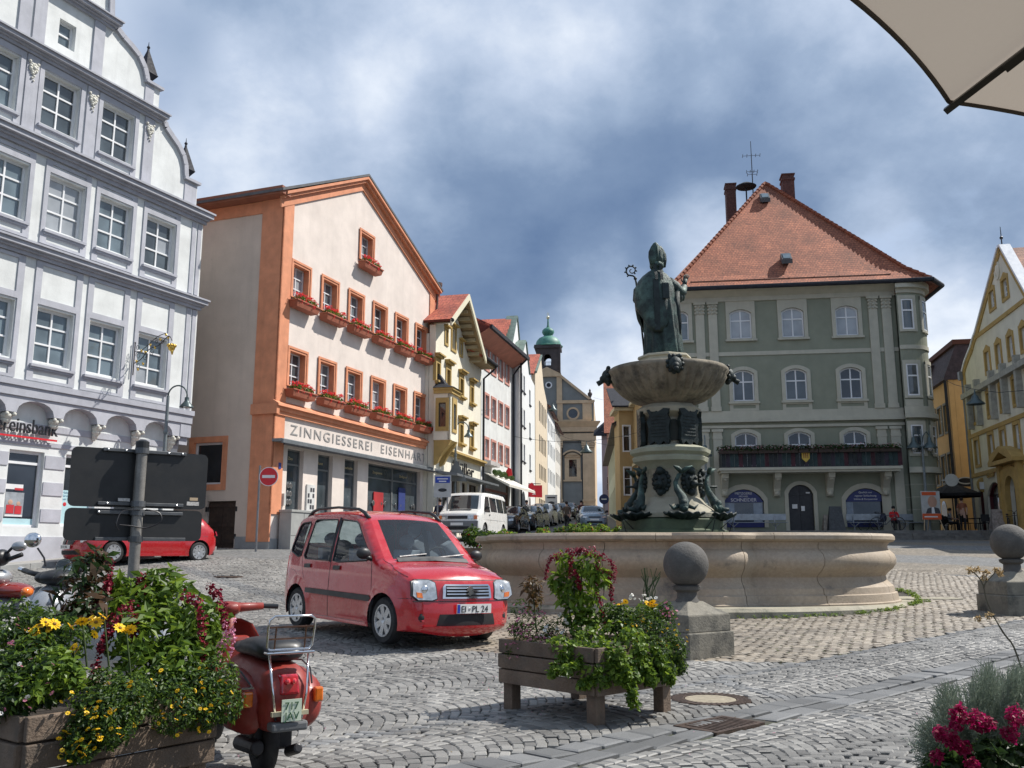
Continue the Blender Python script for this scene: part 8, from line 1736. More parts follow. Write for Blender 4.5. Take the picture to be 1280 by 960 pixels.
def grey_scooter():
 """the silver maxi scooter behind the left planter and the motorcycle tail at the very edge"""
 def at(u,v,y):r=pixdir(u,v);k=y/r.y;return Vector((0,0,EYE))+r*k
 sv=mat('silver scooter paint',(.42,.43,.44),.3,.08,5,metal=.5,coat=.6);dk=M['black_plastic'];y0=7.2
 c=at(62,735,y0);t=empty('motor_scooter',(c.x,c.y,float(gz(c.x,c.y))),R(200),'silver grey motor scooter with round chrome mirror behind the left planter','motor scooter');bx=c.x;g=float(gz(c.x,c.y))
 t.rotation_euler=(0,0,0);o=t.location.copy();P_=lambda u,v,y=y0:tuple(at(u,v,y)-o)
 k=y0/1136*1.03
 def ell(b,u,v,ru,rv,ry,y=y0,n=18,m=12):p=P_(u,v,y);b.ball(p,1,n,m,ru*k,ry,rv*k)
 part('front_shell',sv,t,lambda b:(ell(b,66,770,26,38,.28),ell(b,48,765,18,30,.25)),smooth=True)
 part('shell_groove',dk,t,lambda b:(b.tube([P_(62,742,y0-.27),P_(70,765,y0-.3),P_(74,785,y0-.28)],.012,6),b.tube([P_(70,741,y0-.26),P_(79,762,y0-.28)],.008,6)))
 part('dashboard',dk,t,lambda b:(ell(b,74,722,22,10,.16),ell(b,62,722,16,8,.12)),smooth=True)
 part('handlebar',dk,t,lambda b:(b.tube([P_(30,713,y0+.1),P_(42,717),P_(55,720)],[.022,.02,.025],8),b.tube([P_(90,716,y0-.1),P_(104,712,y0-.15)],.02,8)),smooth=True)
 part('grip',M['chrome'],t,lambda b:b.tube([P_(25,711,y0+.12),P_(31,713,y0+.1)],.022,8))
 part('mirror_arm',M['metal_dark'],t,lambda b:b.tube([P_(57,708),P_(55,697),P_(47,685)],.007,6))
 part('mirror',M['chrome'],t,lambda b:ell(b,41,675,10,9,.04),smooth=True)
 part('windscreen',M['car_glass'],t,lambda b:ell(b,80,708,10,9,.03),smooth=True)
 part('seat',dk,t,lambda b:b.box(.25,.95,-.16,.16,.72,.84),bevel=.05);part('rear_body',sv,t,lambda b:b.box(.2,1.0,-.2,.2,.35,.72),bevel=.1)
 part('wheel',M['rubber'],t,lambda b:(b.tube([(-.35+.23*math.cos(a),0,.25+.23*math.sin(a)) for a in np.linspace(0,6.283,25)],.06,8,caps=False)),smooth=True)
 part('wheel',M['rubber'],t,lambda b:(b.tube([(.85+.23*math.cos(a),0,.25+.23*math.sin(a)) for a in np.linspace(0,6.283,25)],.06,8,caps=False)),smooth=True)
 y0=6.6;c=at(5,745,y0);t=empty('motorcycle',(c.x,c.y,float(gz(c.x,c.y))),0,'motorcycle with dark red tail cut by the left edge of the picture','motorcycle');o=t.location.copy();k=y0/1136*1.03
 part('tail_light',mat('dark red tail',(.22,.02,.012),.15,.2,6,coat=1),t,lambda b:ell(b,14,738,26,10,.12,y0),smooth=True)
 part('indicator',M['lamp_amber'],t,lambda b:ell(b,34,740,6,6,.06,y0-.08),smooth=True)
 part('side_panel',sv,t,lambda b:ell(b,0,722,12,10,.12,y0),smooth=True);part('rear_fender',M['metal_grey'],t,lambda b:ell(b,6,758,24,12,.15,y0),smooth=True)
 part('mirror',sv,t,lambda b:ell(b,24,683,9,6,.03,y0),smooth=True);part('mirror_arm',M['metal_dark'],t,lambda b:b.tube([P_(16,684,y0),P_(8,692,y0),P_(0,700,y0)],.01,6))
 part('handlebar',dk,t,lambda b:(b.tube([P_(28,693,y0),P_(14,698,y0),P_(0,705,y0)],.016,8),ell(b,2,697,8,10,.08,y0)),smooth=True)
 part('seat',dk,t,lambda b:b.box(-.75,-.05,-.14,.14,.70,.80),bevel=.04);part('wheel',M['rubber'],t,lambda b:b.tube([(-.1+.28*math.cos(a),0,.3+.28*math.sin(a)) for a in np.linspace(0,6.283,25)],.06,8,caps=False),smooth=True)
grey_scooter()

def litter():
 rg=random.Random(5);V=[]
 for k in range(170):
  a=rg.random();u,v=(rg.uniform(600,700),rg.uniform(815,900)) if a<.4 else (rg.uniform(260,420),rg.uniform(880,955)) if a<.6 else (rg.uniform(300,1200),rg.uniform(790,950))
  p=ground(u,v);r_=rg.uniform(.006,.014);q=rg.uniform(0,6.28)
  V+=[(p.x+r_*math.cos(q+j*1.57)*(1 if j % 2 else .6),p.y+r_*math.sin(q+j*1.57)*(1 if j % 2 else .6),p.z+.006+.004*(j % 2)) for j in range(4)]
 V=np.array(V);me=np_mesh('petals',V,np.arange(len(V)).reshape(-1,4),[M['pink_flower'],leafmat('dry leaf bits',(.10,.07,.03),(.25,.19,.09))],np.array([rg.randrange(2) for _ in range(len(V) // 4)]),np.repeat(np.random.default_rng(2).uniform(0,1,len(V) // 4),4))
 tag(link('fallen_petals',me),'fallen pink petals and dry leaf bits scattered on the cobbles','petals',kind='stuff')
litter()
# ================================================================== STREET FURNITURE
def at(u,v,y):r=pixdir(u,v);k=y/r.y;return Vector((0,0,EYE))+r*k
def sign_board():
 y0=6.45;p=at(172,640,y0);g=float(gz(p.x,p.y));az=R(50.6)
 t=empty('traffic_board',(p.x,p.y,g),R(90)-az,'black rear sides of two stacked traffic boards on a grey tube post','road sign')
 bk=mat('matt black board back',(.018,.019,.020),.5,.15,4,fine=.3);al=mat('aluminium rail',(.13,.135,.14),.45,.2,10,metal=.6)
 def rr(x0,x1,z0,z1,r=.04):return [(x1-r+r*math.cos(a),z1-r+r*math.sin(a)) for a in np.linspace(0,R(90),5)]+[(x0+r+r*math.cos(a),z1-r+r*math.sin(a)) for a in np.linspace(R(90),R(180),5)]+[(x0+r+r*math.cos(a),z0+r+r*math.sin(a)) for a in np.linspace(R(180),R(270),5)]+[(x1-r+r*math.cos(a),z0+r+r*math.sin(a)) for a in np.linspace(R(270),R(360),5)]
 z=lambda v:EYE+(688.5-v)*6.3/1136-g
 x0,x1=-.45,.50
 part('upper_board',bk,t,lambda b:b.slab(rr(x0,x1,z(634.5),z(561)),[],.05,.058,back=True));part('lower_board',bk,t,lambda b:b.slab(rr(x0-.01,x1-.02,z(676),z(636.5)),[],.05,.058,back=True))
 for v,a,b_ in ((562.5,-.25,.33),(630,-.26,.33),(641,-.26,.33),(674,-.26,.36)):part('mounting_rail',al,t,lambda b:(b.box(a,b_,.03,.05,z(v)-.012,z(v)+.012)),bevel=.003);
 for v in (562.5,630,641,674):part('pipe_clamp',al,t,lambda b:b.lathe([(.046,-.02),(.048,-.02),(.048,.02),(.046,.02)],18,(0,0,z(v))))
 for v,a in ((562.5,-.22),(562.5,-.1),(562.5,.2),(562.5,.3),(630,-.2),(630,.28),(641,-.25)):part('bolt',M['alloy'],t,lambda b:b.ball((a,.028,z(v)),.008,7,5))
 part('post',mat('galvanised tube',(.30,.285,.26),.5,.25,6,metal=.4,fine=.5,streak=.4),t,lambda b:b.tube([(0,0,-.1),(0,0,z(556))],.037,20),smooth=True,auto=40)
 part('post_cap',bk,t,lambda b:b.lathe([(.046,-.02),(.046,.03),(.02,.045)],18,(0,0,z(556))))
 lt=mat('pale sticker',(.55,.53,.5),.6,.3,60)
 part('sticker',lt,t,lambda b:b.box(.36,.45,.048,.0495,z(629.5),z(624.5)));part('sticker',mat('sticker beige',(.5,.38,.25),.6),t,lambda b:b.box(.38,.44,.048,.0495,z(623),z(619)))
 part('sticker',lt,t,lambda b:b.box(-.13,-.05,.028,.0295,z(627),z(623)))
 part('cable',M['metal_dark'],t,lambda b:(b.tube(catmull([(.0,-.05,z(638)),(-.12,-.06,z(640)),(-.16,-.08,z(656)),(-.13,-.06,z(664))],5),.004,5),b.tube(catmull([(.04,-.05,z(637)),(.13,-.06,z(641)),(.14,-.07,z(652)),(.05,-.05,z(660)),(-.05,-.05,z(658)),(-.13,-.05,z(657))],5),.005,5)))
sign_board()
M['lamp_green']=mat('grey green lamp metal',(.07,.10,.105),.4,.15,5,metal=.3);M['lamp_pole']=mat('grey lamp pole',(.17,.20,.21),.5,.15,5)
def arc_lamp(pos,h,right,lab,s=1.):
 t=empty('street_lamp',pos,0,lab,'street lamp','curved street lamps');q=1 if right else -1
 part('pole',M['lamp_pole'],t,lambda b:(b.tube([(0,0,-.1),(0,0,h*.64),(0,0,h-.45*s)],[.07,.055,.045],12),b.lathe([(.07,0),(.075,.06),(.055,.1)],12,(0,0,h*.70)),b.lathe([(.1,0),(.1,.5),(.07,.6)],12)))
 part('arm',M['lamp_green'],t,lambda b:b.tube([(q*.38*s*(1-math.cos(a)),0,h-.45*s+.42*s*math.sin(a)) for a in np.linspace(0,R(175),12)]+[(q*.76*s,0,h-.55*s)],.032*s,8),smooth=True)
 part('lamp_shade',M['lamp_green'],t,lambda b:b.lathe([(.05*s,.0),(.085*s,-.02*s),(.09*s,-.16*s),(.15*s,-.24*s),(.27*s,-.38*s),(.28*s,-.42*s),(.24*s,-.41*s),(.1*s,-.25*s)],20,(q*.76*s,0,h-.5*s)),smooth=True,auto=50)
 part('lamp_glass',M['lamp_glass'],t,lambda b:b.ball((q*.76*s,0,h-.90*s),.13*s,12,8,1,1,.6))
y=27.0;x=(197-640)/FPX*.984*y;arc_lamp((x,y,float(gz(x,y))+.12),4.95,True,'curved street lamp rising behind the black traffic boards at the bank',.75)
y=42.0;x=(568-640)/FPX*.984*y;arc_lamp((x,y,float(gz(x,y))),5.35,True,'curved street lamp behind the white van',.78)
def bell_lamp(u,y,h,double,lab):
 x=(u-640)/FPX*.984*y;t=empty('street_lamp',(x,y,2.27),0,lab,'street lamp','bell street lamps on the terrace')
 part('pole',M['lamp_pole'],t,lambda b:(b.tube([(0,0,0),(0,0,h-.9)],[.09,.055],12),b.lathe([(.14,0),(.13,.6),(.08,.7)],12),b.lathe([(.05,h-1),(.09,h-.9),(.05,h-.8),(.04,h)],12)))
 for q in ((-1,1) if double else (0,)):
  cx=q*.42
  if q:part('arm',M['lamp_green'],t,lambda b:b.tube([(0,0,h-.9),(q*.1,0,h-.35),(q*.28,0,h-.15),(cx,0,h-.35),(cx,0,h-.6)],.03,8),smooth=True)
  part('lamp_shade',M['lamp_green'],t,lambda b:b.lathe([(.02,.55),(.04,.2),(.1,.14),(.12,-.05),(.2,-.15),(.36,-.34),(.38,-.40),(.3,-.38),(.1,-.1)],18,(cx,0,h-.62-(0 if q else .1))),smooth=True,auto=50)
  part('lamp_glass',M['lamp_glass'],t,lambda b:b.ball((cx,0,h-1.02-(0 if q else .1)),.17,10,8))
bell_lamp(886,47.8,5.0,False,'single bell street lamp between the fountain and the green house');bell_lamp(1163,47.6,5.3,True,'double bell street lamp at the rounded corner of the green house')
def hanging_lamp(u,v,y,ends,lab,s=1.):
 p=at(u,v,y);t=empty('hanging_lamp',p,0,lab,'hanging lamp','hanging street lamps')
 part('lamp_shade',M['lamp_green'],t,lambda b:b.lathe([(.02,.45*s),(.05*s,.2*s),(.14*s,.12*s),(.2*s,-.05*s),(.42*s,-.25*s),(.42*s,-.3*s),(.1*s,-.1*s)],14),smooth=True,auto=50)
 for e in ends:q=at(*e)-p;part('wire',M['metal_dark'],t,lambda b:b.tube([(0,0,.45*s),tuple(q*.5+Vector((0,0,.1))),tuple(q)],.014,4))
hanging_lamp(1219,498,44,[(1280,488,42),(1171,470,48)],'lamp hanging on wires before the yellow trimmed house',1.);hanging_lamp(733,560,75,[(690,540,76),(790,556,70)],'small lamp hanging on a wire before the church',1.3);hanging_lamp(691,509,80,[(686,512,80)],'curved lamp on the left row near the church tower',1.)
def wires():
 for i,(a,b_) in enumerate((((742,497,116),(900,500,52)),((648,500,64),(545,505,42)),((640,545,60),(800,540,58)))):
  P0,P1=at(*a),at(*b_);o=part('overhead_wire',M['metal_dark'],None,lambda b:b.tube([tuple(P0.lerp(P1,k/8)-Vector((0,0,.5*(1-(k/4-1) ** 2)))) for k in range(9)],.012,4));tag(o,['thin wire from the church vase across the sky','thin wire along the oriel house windows','thin wire across the street at window height'][i],'wire','overhead wires')
wires()
def no_entry():
 y=28.6;p=at(320,684,y);g=float(gz(p.x,p.y));t=empty('no_entry_sign',(p.x,p.y,g),0,'round red no entry sign on a thin post by the orange corner','road sign');z=1.25+(688.5-596)*y/1155-g
 part('post',M['metal_grey'],t,lambda b:b.tube([(0,0,-.1),(0,0,z+.35)],.035,8));part('arm',M['metal_grey'],t,lambda b:b.box(0,.3,-.03,0,z-.02,z+.02))
 D=lambda b,r,y0,y1:b.slab([(.3+r*math.cos(a),z+r*math.sin(a)) for a in np.linspace(0,6.283,33)[:-1]],[],y0,y1,back=True)
 part('sign_face',[M['white_frame'],M['letter_red'],M['white_frame']],t,lambda b:(D(b,.30,-.05,-.04),setattr(b,'mi',1),D(b,.275,-.056,-.05),setattr(b,'mi',2),b.box(.3-.2,.3+.2,-.062,-.056,z-.045,z+.045)))
no_entry()
def oddments():
 p=ground(329,684);t=empty('white_stone_bollard',p,0,'short white stone bollard by the orange corner','bollard');wm=mat('chipped white stone',(.62,.60,.55),.8,.12,6,bump=.4,stain=((.2,.18,.15),7,.55,.7))
 part('stone',wm,t,lambda b:b.lathe([(.19,-.1),(.19,.3),(.18,.75),(.15,.88),(.06,.93)],18),smooth=True,auto=50)
 B_=SHOP.matrix_world;q=Matrix.Translation((-7.929,30,1.39)) @ Matrix.Rotation(math.pi/2-R(20.5),4,'Z')
 c=q @ Vector((1.15,-.35,0));t=empty('electrical_cabinet',(c.x,c.y,1.39),math.pi/2-R(20.5),'grey electrical cabinet against the pewter shop wall','cabinet');cm=mat('grey cabinet',(.33,.335,.32),.6,.08,4)
 part('cabinet_body',cm,t,lambda b:(b.box(-.75,.75,-.22,.24,-.1,1.12),b.box(-.78,.78,-.25,.26,1.12,1.2)),bevel=.01);part('door_gap',M['metal_dark'],t,lambda b:(b.box(-.005,.005,-.225,-.21,.1,1.1),b.box(-.74,.74,-.224,-.21,.35,.36)))
 # manhole and drain grate
 p=ground(888,874);t=empty('manhole_cover',(p.x,p.y,float(gz(p.x,p.y))+.002),0,'round manhole cover with concrete centre near the ivy planter','manhole cover','manhole covers');ir=mat('rusty cast iron',(.085,.058,.045),.6,.3,12,metal=.4,bump=.4)
 part('iron_ring',ir,t,lambda b:b.lathe([(.34,-.03),(.34,.002),(.225,.002),(.22,-.02)],40,caps=False));part('concrete_centre',mat('manhole concrete',(.30,.26,.19),.8,.2,14,bump=.3),t,lambda b:b.lathe([(.22,-.02),(.215,.0),(.001,.001)],36,caps=False))
 part('rib',ir,t,lambda b:[b.T.__init__() if False else b.box(-.0,.0,0,0,0,0) if False else b.face([(r0*math.cos(a-.035),r0*math.sin(a-.035),.006),(r0*math.cos(a+.035),r0*math.sin(a+.035),.006),((r0+.03)*math.cos(a+.03),(r0+.03)*math.sin(a+.03),.006),((r0+.03)*math.cos(a-.03),(r0+.03)*math.sin(a-.03),.006)]) for r0 in (.24,.275,.31) for a in np.linspace(0,6.283,37)[:-1]])
 tag(t.children[-1],kind='stuff')
 for (x,y,lab) in ((-1.2,13.2,'dark manhole cover under the red car'),(-6.6,21.6,'dark manhole cover far left by the gutter line')):
  m2=empty('manhole_cover',(x,y,float(gz(x,y))),0,lab,'manhole cover','manhole covers');part('iron_ring',ir,m2,lambda b:b.lathe([(.34,-.03),(.34,.002),(.001,.003)],30,caps=False))
 p=Vector((1.52,7.0));t=empty('drain_grate',(p.x,p.y,0),math.atan2(TA.y,TA.x),'rusty iron drain grate in the gutter before the ivy planter','drain grate')
 part('grate_frame',ir,t,lambda b:(b.slab(rect(-.30,.30,-.19,.19),[rect(-.26,.26,-.155,.155)],.004,-.05,plane='xy')),bevel=.003);part('grate_pit',M['car_black'],t,lambda b:b.box(-.27,.27,-.16,.16,-.2,-.06))
 for k in range(11):part('grate_bar',ir,t,lambda b:b.box(-.25+.048*k,-.225+.048*k,-.156,.156,-.03,.002),bevel=.003)
oddments()
def iron_sign():
 Mx=BANK.matrix_world;t=empty('wrought_iron_sign',BANK.location+(Matrix.Rotation(BANK.rotation_euler.z,3,'Z') @ Vector((-2.68,-.36,5.45)))*.965,BANK.rotation_euler.z,'wrought iron guild sign with golden lion head on the bank wall','shop sign');g=M['metal_dark'];go=mat('gold leaf',(.75,.50,.12),.25,.15,20,metal=.9)
 def sp(b,cy,cz,r,a0,turns,y1=None):b.tube([(0,cy+r*(1-k/26*.8)*math.cos(a0+turns*6.283*k/22),cz+r*(1-k/26*.8)*math.sin(a0+turns*6.283*k/22)) for k in range(23)],.009,5)
 part('wall_rod',g,t,lambda b:(b.tube([(0,-.05,-.1),(0,-.05,.85)],.018,8),b.ball((0,-.05,.88),.03,6,5)))
 part('scrollwork',g,t,lambda b:(b.tube(catmull([(0,-.05,.25),(0,-.4,.35),(0,-.8,.62),(0,-1.3,.72),(0,-1.75,.95),(0,-1.95,.8)],5),.014,6),b.tube(catmull([(0,-.05,.62),(0,-.35,.6),(0,-.8,.8),(0,-1.2,.98),(0,-1.6,1.05)],5),.011,6),sp(b,-.25,.48,.13,0,1.3),sp(b,-.3,.18,.12,1,-1.3),sp(b,-.62,.42,.12,2,1.4),sp(b,-.95,.55,.11,0,-1.4),sp(b,-1.15,.84,.09,1,1.2),sp(b,-1.45,.82,.08,3,1.2),sp(b,-.2,.74,.09,3,1.2)))
 for (y,z) in ((-.2,.3),(-.42,.6),(-.62,.55),(-.55,.2),(-.85,.75),(-1.1,.65),(-1.35,.88),(-1.62,1.0),(-.3,.05),(-1.75,.9)):part('gold_leaf',go,t,lambda b:(b.ball((0,y,z),.05,6,5,.4,1,.8),b.ball((0,y+.04,z+.03),.03,6,4,.4,1,1)),smooth=True)
 part('gold_lion',go,t,lambda b:(b.ball((0,-1.95,.6),.12,10,8,.9,1,1.05),[b.ball((.11*math.cos(a),-1.95+.11*math.sin(a),.65),.05,6,5) for a in np.linspace(0,6.283,9)[:-1]],b.tube([(0,-1.97,.56),(0,-2.0,.38)],[.07,.02],6)),smooth=True)
 t.scale=(1,.78,1)
iron_sign()
def street_signs():
 y=37.5;p=at(562,640,y);g=float(gz(p.x,p.y));z=lambda v:EYE+(688.5-v)*y/1155-g
 t=empty('parking_sign',(p.x-.3,p.y,g),0,'white and blue parking information sign between the shops','road sign');
 part('post',M['metal_grey'],t,lambda b:(b.tube([(-.2,0,0),(-.2,0,z(598))],.03,8),b.tube([(.2,0,0),(.2,0,z(598))],.03,8)));part('sign_face',[mat('sign grey white',(.45,.46,.46),.5),mat('sign blue',(.02,.06,.38),.5),M['letter_black'],M['white_frame']],t,lambda b:(b.box(-.35,.35,-.05,-.03,z(622),z(594)),setattr(b,'mi',1),b.box(-.3,.3,-.056,-.05,z(604),z(596)),setattr(b,'mi',2),b.ball((0,-.06,z(613)),.09,8,6,2,.1,.8),setattr(b,'mi',3),b.box(-.22,.22,-.06,-.056,z(599.5),z(598.3)),b.box(-.15,.15,-.06,-.056,z(602.6),z(601.4))))
 y=41.5;p=at(570,600,y);g=float(gz(p.x,p.y));t=empty('triangle_sign',(p.x,p.y,g),0,'grey rear side of a triangular sign on the lamp post behind the van','road sign');z2=lambda v:EYE+(688.5-v)*y/1155-g
 part('sign_plate',mat('sign back grey',(.14,.15,.15),.5),t,lambda b:(b.slab([(-.5,z2(602)),(.5,z2(602)),(.05,z2(576)),(-.05,z2(576))],[],-.03,0,back=True)))
 y=64;p=at(667,612,y);t=empty('hanging_shop_sign',p,0,'small red sign with pointed top hanging over the pavement','shop sign');part('sign_panel',M['letter_red'],t,lambda b:b.slab([(-.55,-.5),(.6,-.55),(.6,.3),(.05,.3),(-.1,.5),(-.55,.25)],[],-.05,.05,back=True));part('sign_mark',M['white_frame'],t,lambda b:(b.box(-.1,.15,-.06,-.05,-.35,-.3),b.box(.0,.05,-.06,-.05,-.28,.0)));part('bracket',M['metal_dark'],t,lambda b:b.tube([(-1.3,0,.45),(.5,0,.4)],.03,6))
 y=68;p=at(689,627,y);g=float(gz(p.x,p.y));t=empty('street_board',(p.x,p.y,g),0,'pale grey information board on two posts beside the parked row','road sign');z3=1.25+(688-627)*y/1155-g;part('board',[mat('sign grey white',(.45,.46,.46)),M['letter_black']],t,lambda b:(b.box(-.45,.45,-.05,0,z3-.5,z3+.5),setattr(b,'mi',1),b.ball((0,-.06,z3-.1),.15,8,6,1.6,.1,.8),b.box(-.3,.3,-.06,-.05,z3+.25,z3+.35)));part('post',M['metal_grey'],t,lambda b:(b.box(-.35,-.3,-.04,0,0,z3),b.box(.3,.35,-.04,0,0,z3)))
 y=62;p=at(783,617,y);t=empty('hanging_box_sign',p,0,'dark green box sign on the ochre bay house','shop sign');part('sign_box',mat('dark green sign',(.012,.03,.025),.5),t,lambda b:b.box(-.42,.25,-.1,.1,-.42,.35),bevel=.02);part('bracket',M['metal_dark'],t,lambda b:b.tube([(0,0,.3),(.8,0,.3)],.03,6))
 y=70;p=at(755,624,y);t=empty('round_street_sign',(p.x,p.y,float(gz(p.x,p.y))),0,'dark round street sign by the pink house','road sign');zz=p.z-float(gz(p.x,p.y));part('post',M['metal_grey'],t,lambda b:b.tube([(0,0,0),(0,0,zz+.4)],.04,6));part('sign_face',[mat('sign navy',(.02,.03,.10),.4),M['white_frame']],t,lambda b:(b.slab([(.38*math.cos(a),zz+.38*math.sin(a)) for a in np.linspace(0,6.283,21)[:-1]],[],-.06,-.02,back=True),setattr(b,'mi',1),b.box(-.2,.2,-.07,-.06,zz-.04,zz+.04)))
 # cafe sign board on the ochre house and round gilded sign
 y=54;p=at(1206,603,y);t=empty('cafe_sign',p,0,'dark cafe sign with a pale oval over the terrace','shop sign');part('sign_panel',[M['letter_black'],mat('pale oval',(.5,.5,.46),.5)],t,lambda b:(b.box(-.75,.75,-.1,.0,-.25,.25),setattr(b,'mi',1),b.slab([(.5*math.cos(a),.1+.22*math.sin(a)) for a in np.linspace(0,6.283,21)[:-1]],[[(.42*math.cos(a),.1+.15*math.sin(a)) for a in np.linspace(0,6.283,21)[:-1]]],-.13,-.1)))
 y=51;p=at(1229,606,y);t=empty('inn_sign',p,0,'small square white and gold inn sign on the yellow trimmed house','shop sign');part('sign_panel',[M['y_trim'],M['white_frame']],t,lambda b:(b.ball((0,0,0),.38,12,8,1,.2,1.1),setattr(b,'mi',1),b.box(-.25,.15,-.1,-.085,-.25,.15)))
street_signs()
def benches():
 m=mat('silver bench metal',(.30,.33,.36),.4,.15,4,metal=.4)
 for i,(u0,u1,lab) in enumerate(((862,902,'silver metal bench nearest the fountain column'),(904,985,'long silver metal bench left of the butcher door'),(1062,1108,'silver metal bench right of the butcher door'),(1126,1166,'silver metal bench in front of the ashlar corner'))):
  y=47.9;x0,x1=[(u-640)/FPX*.984*y for u in (u0,u1)];L=x1-x0;t=empty('bench',((x0+x1)/2,y,2.27),R(-4)+math.pi*0,lab,'bench','silver benches on the terrace')
  for k in range(3):part('seat_slat',m,t,lambda b:b.box(-L/2,L/2,-.28+.16*k,-.15+.16*k,.42,.45),bevel=.008)
  part('backrest',m,t,lambda b:(b.box(-L/2,L/2,.2,.23,.55,.88)),bevel=.01)
  for q in (-.32,.32):part('leg',m,t,lambda b:(b.tube([(q*L-.25,-.1,.43),(q*L,-.05,.2),(q*L+.0,-.05,0)],.025,6),b.tube([(q*L+.25,-.1,.43),(q*L,-.05,.2)],.025,6),b.tube([(q*L,.22,.85),(q*L,.1,.43),(q*L,-.05,.2)],.025,6)))
benches()
def bicycle(x,y,z,rz,lab):
 t=empty('bicycle',(x,y,z),rz,lab,'bicycle','parked bicycles');m=M['metal_dark']
 for q in (-.52,.52):part('wheel',M['rubber'],t,lambda b:(b.tube([(q+.33*math.cos(a),0,.34+.33*math.sin(a)) for a in np.linspace(0,6.283,25)],.018,5,caps=False),[b.tube([(q,0,.34),(q+.32*math.cos(a),0,.34+.32*math.sin(a))],.003,3) for a in np.linspace(0,6.283,13)[:-1]]))
 part('frame',mat('bicycle frame',(.05,.06,.08),.4),t,lambda b:[b.tube([p,q],.018,6) for p,q in (((-.52,0,.34),(-.1,0,.3)),((-.1,0,.3),(-.2,0,.8)),((-.52,0,.34),(-.18,0,.75)),((-.18,0,.75),(.38,0,.82)),((-.1,0,.3),(.38,0,.75)),((.52,0,.34),(.36,0,.9)))])
 part('handlebar',m,t,lambda b:b.tube([(.3,-.25,1.0),(.36,-.1,1.0),(.36,0,.92),(.36,.1,1.0),(.3,.25,1.0)],.014,6));part('saddle',M['black_plastic'],t,lambda b:b.ball((-.2,0,.86),.12,8,6,1.1,.6,.3));part('basket',m,t,lambda b:b.box(-.6,-.4,-.12,.12,.72,.74))
for i,(u,y,z,rz,lab) in enumerate(((1093,48.5,2.27,10,'bicycle leaning behind the silver bench right of the butcher door'),(1112,47.2,2.27,-15,'bicycle beside the person in red'),(1150,48.6,2.27,5,'bicycle behind the poster stand'),(1262,47,2.22,70,'bicycle parked before the arched portal'),(1272,45.5,2.22,60,'bicycle at the right edge before the portal'))):bicycle((u-640)/FPX*.984*y,y,z,R(rz),lab)
def boards():
 y=46.9;x=(1168-640)/FPX*.984*y;t=empty('poster_stand',(x,y,2.27),R(4),'orange and white portrait poster stand at the lamp post','poster');og=mat('poster orange',(.62,.10,.03),.5)
 part('poster',[mat('poster pale',(.45,.46,.45),.5),og,mat('poster skin tone',(.48,.28,.20),.6),mat('poster suit',(.06,.06,.07),.6),M['white_frame']],t,lambda b:(b.box(-.5,.5,-.02,.02,.55,2.0),setattr(b,'mi',1),b.box(-.5,.5,-.03,-.02,.55,.85),b.box(-.45,.3,-.03,-.02,1.78,1.95),setattr(b,'mi',2),b.slab([(.08+.24*math.cos(a),1.45+.3*math.sin(a)) for a in np.linspace(0,6.283,21)[:-1]],[],-.03,-.02),setattr(b,'mi',3),b.slab([(-.3,.86),(.48,.86),(.4,1.12),(.1,1.2),(-.2,1.1)],[],-.028,-.02),setattr(b,'mi',4),b.slab([(0,.86),(.18,.86),(.14,1.18),(.02,1.18)],[],-.032,-.028),b.box(-.4,.3,-.034,-.03,.66,.72)))
 part('stand_leg',mat('pale wood',(.4,.3,.18),.7),t,lambda b:(b.tube([(-.4,0,.6),(-.55,-.2,0)],.025,6),b.tube([(.4,0,.6),(.5,-.2,0)],.025,6),b.tube([(0,.02,1.5),(0,.5,0)],.025,6)))
 for i,(u,y,w_,h,col,lab) in enumerate(((1047,47.6,.42,1.25,(.05,.055,.06),'tall dark easel board right of the butcher door'),(1037,48.2,.3,.85,(.25,.22,.18),'small framed board just right of the butcher door'),(1252,47.5,.45,1.1,(.35,.30,.27),'pale folding board beside the yellow portal'))):
  x=(u-640)/FPX*.984*y;t=empty('folding_board',(x,y,2.27),R(-6),lab,'board','folding boards on the terrace');m=mat('board face %d' % i,col,.6,.3,8)
  for s_ in (-1,1):part('panel',m,t,lambda b:b.rings([[(-w_,s_*.25,0),(w_,s_*.25,0),(w_,s_*.27,0),(-w_,s_*.27,0)],[(-w_*.7,s_*.02,h),(w_*.7,s_*.02,h),(w_*.7,s_*.04,h),(-w_*.7,s_*.04,h)]]))
boards()
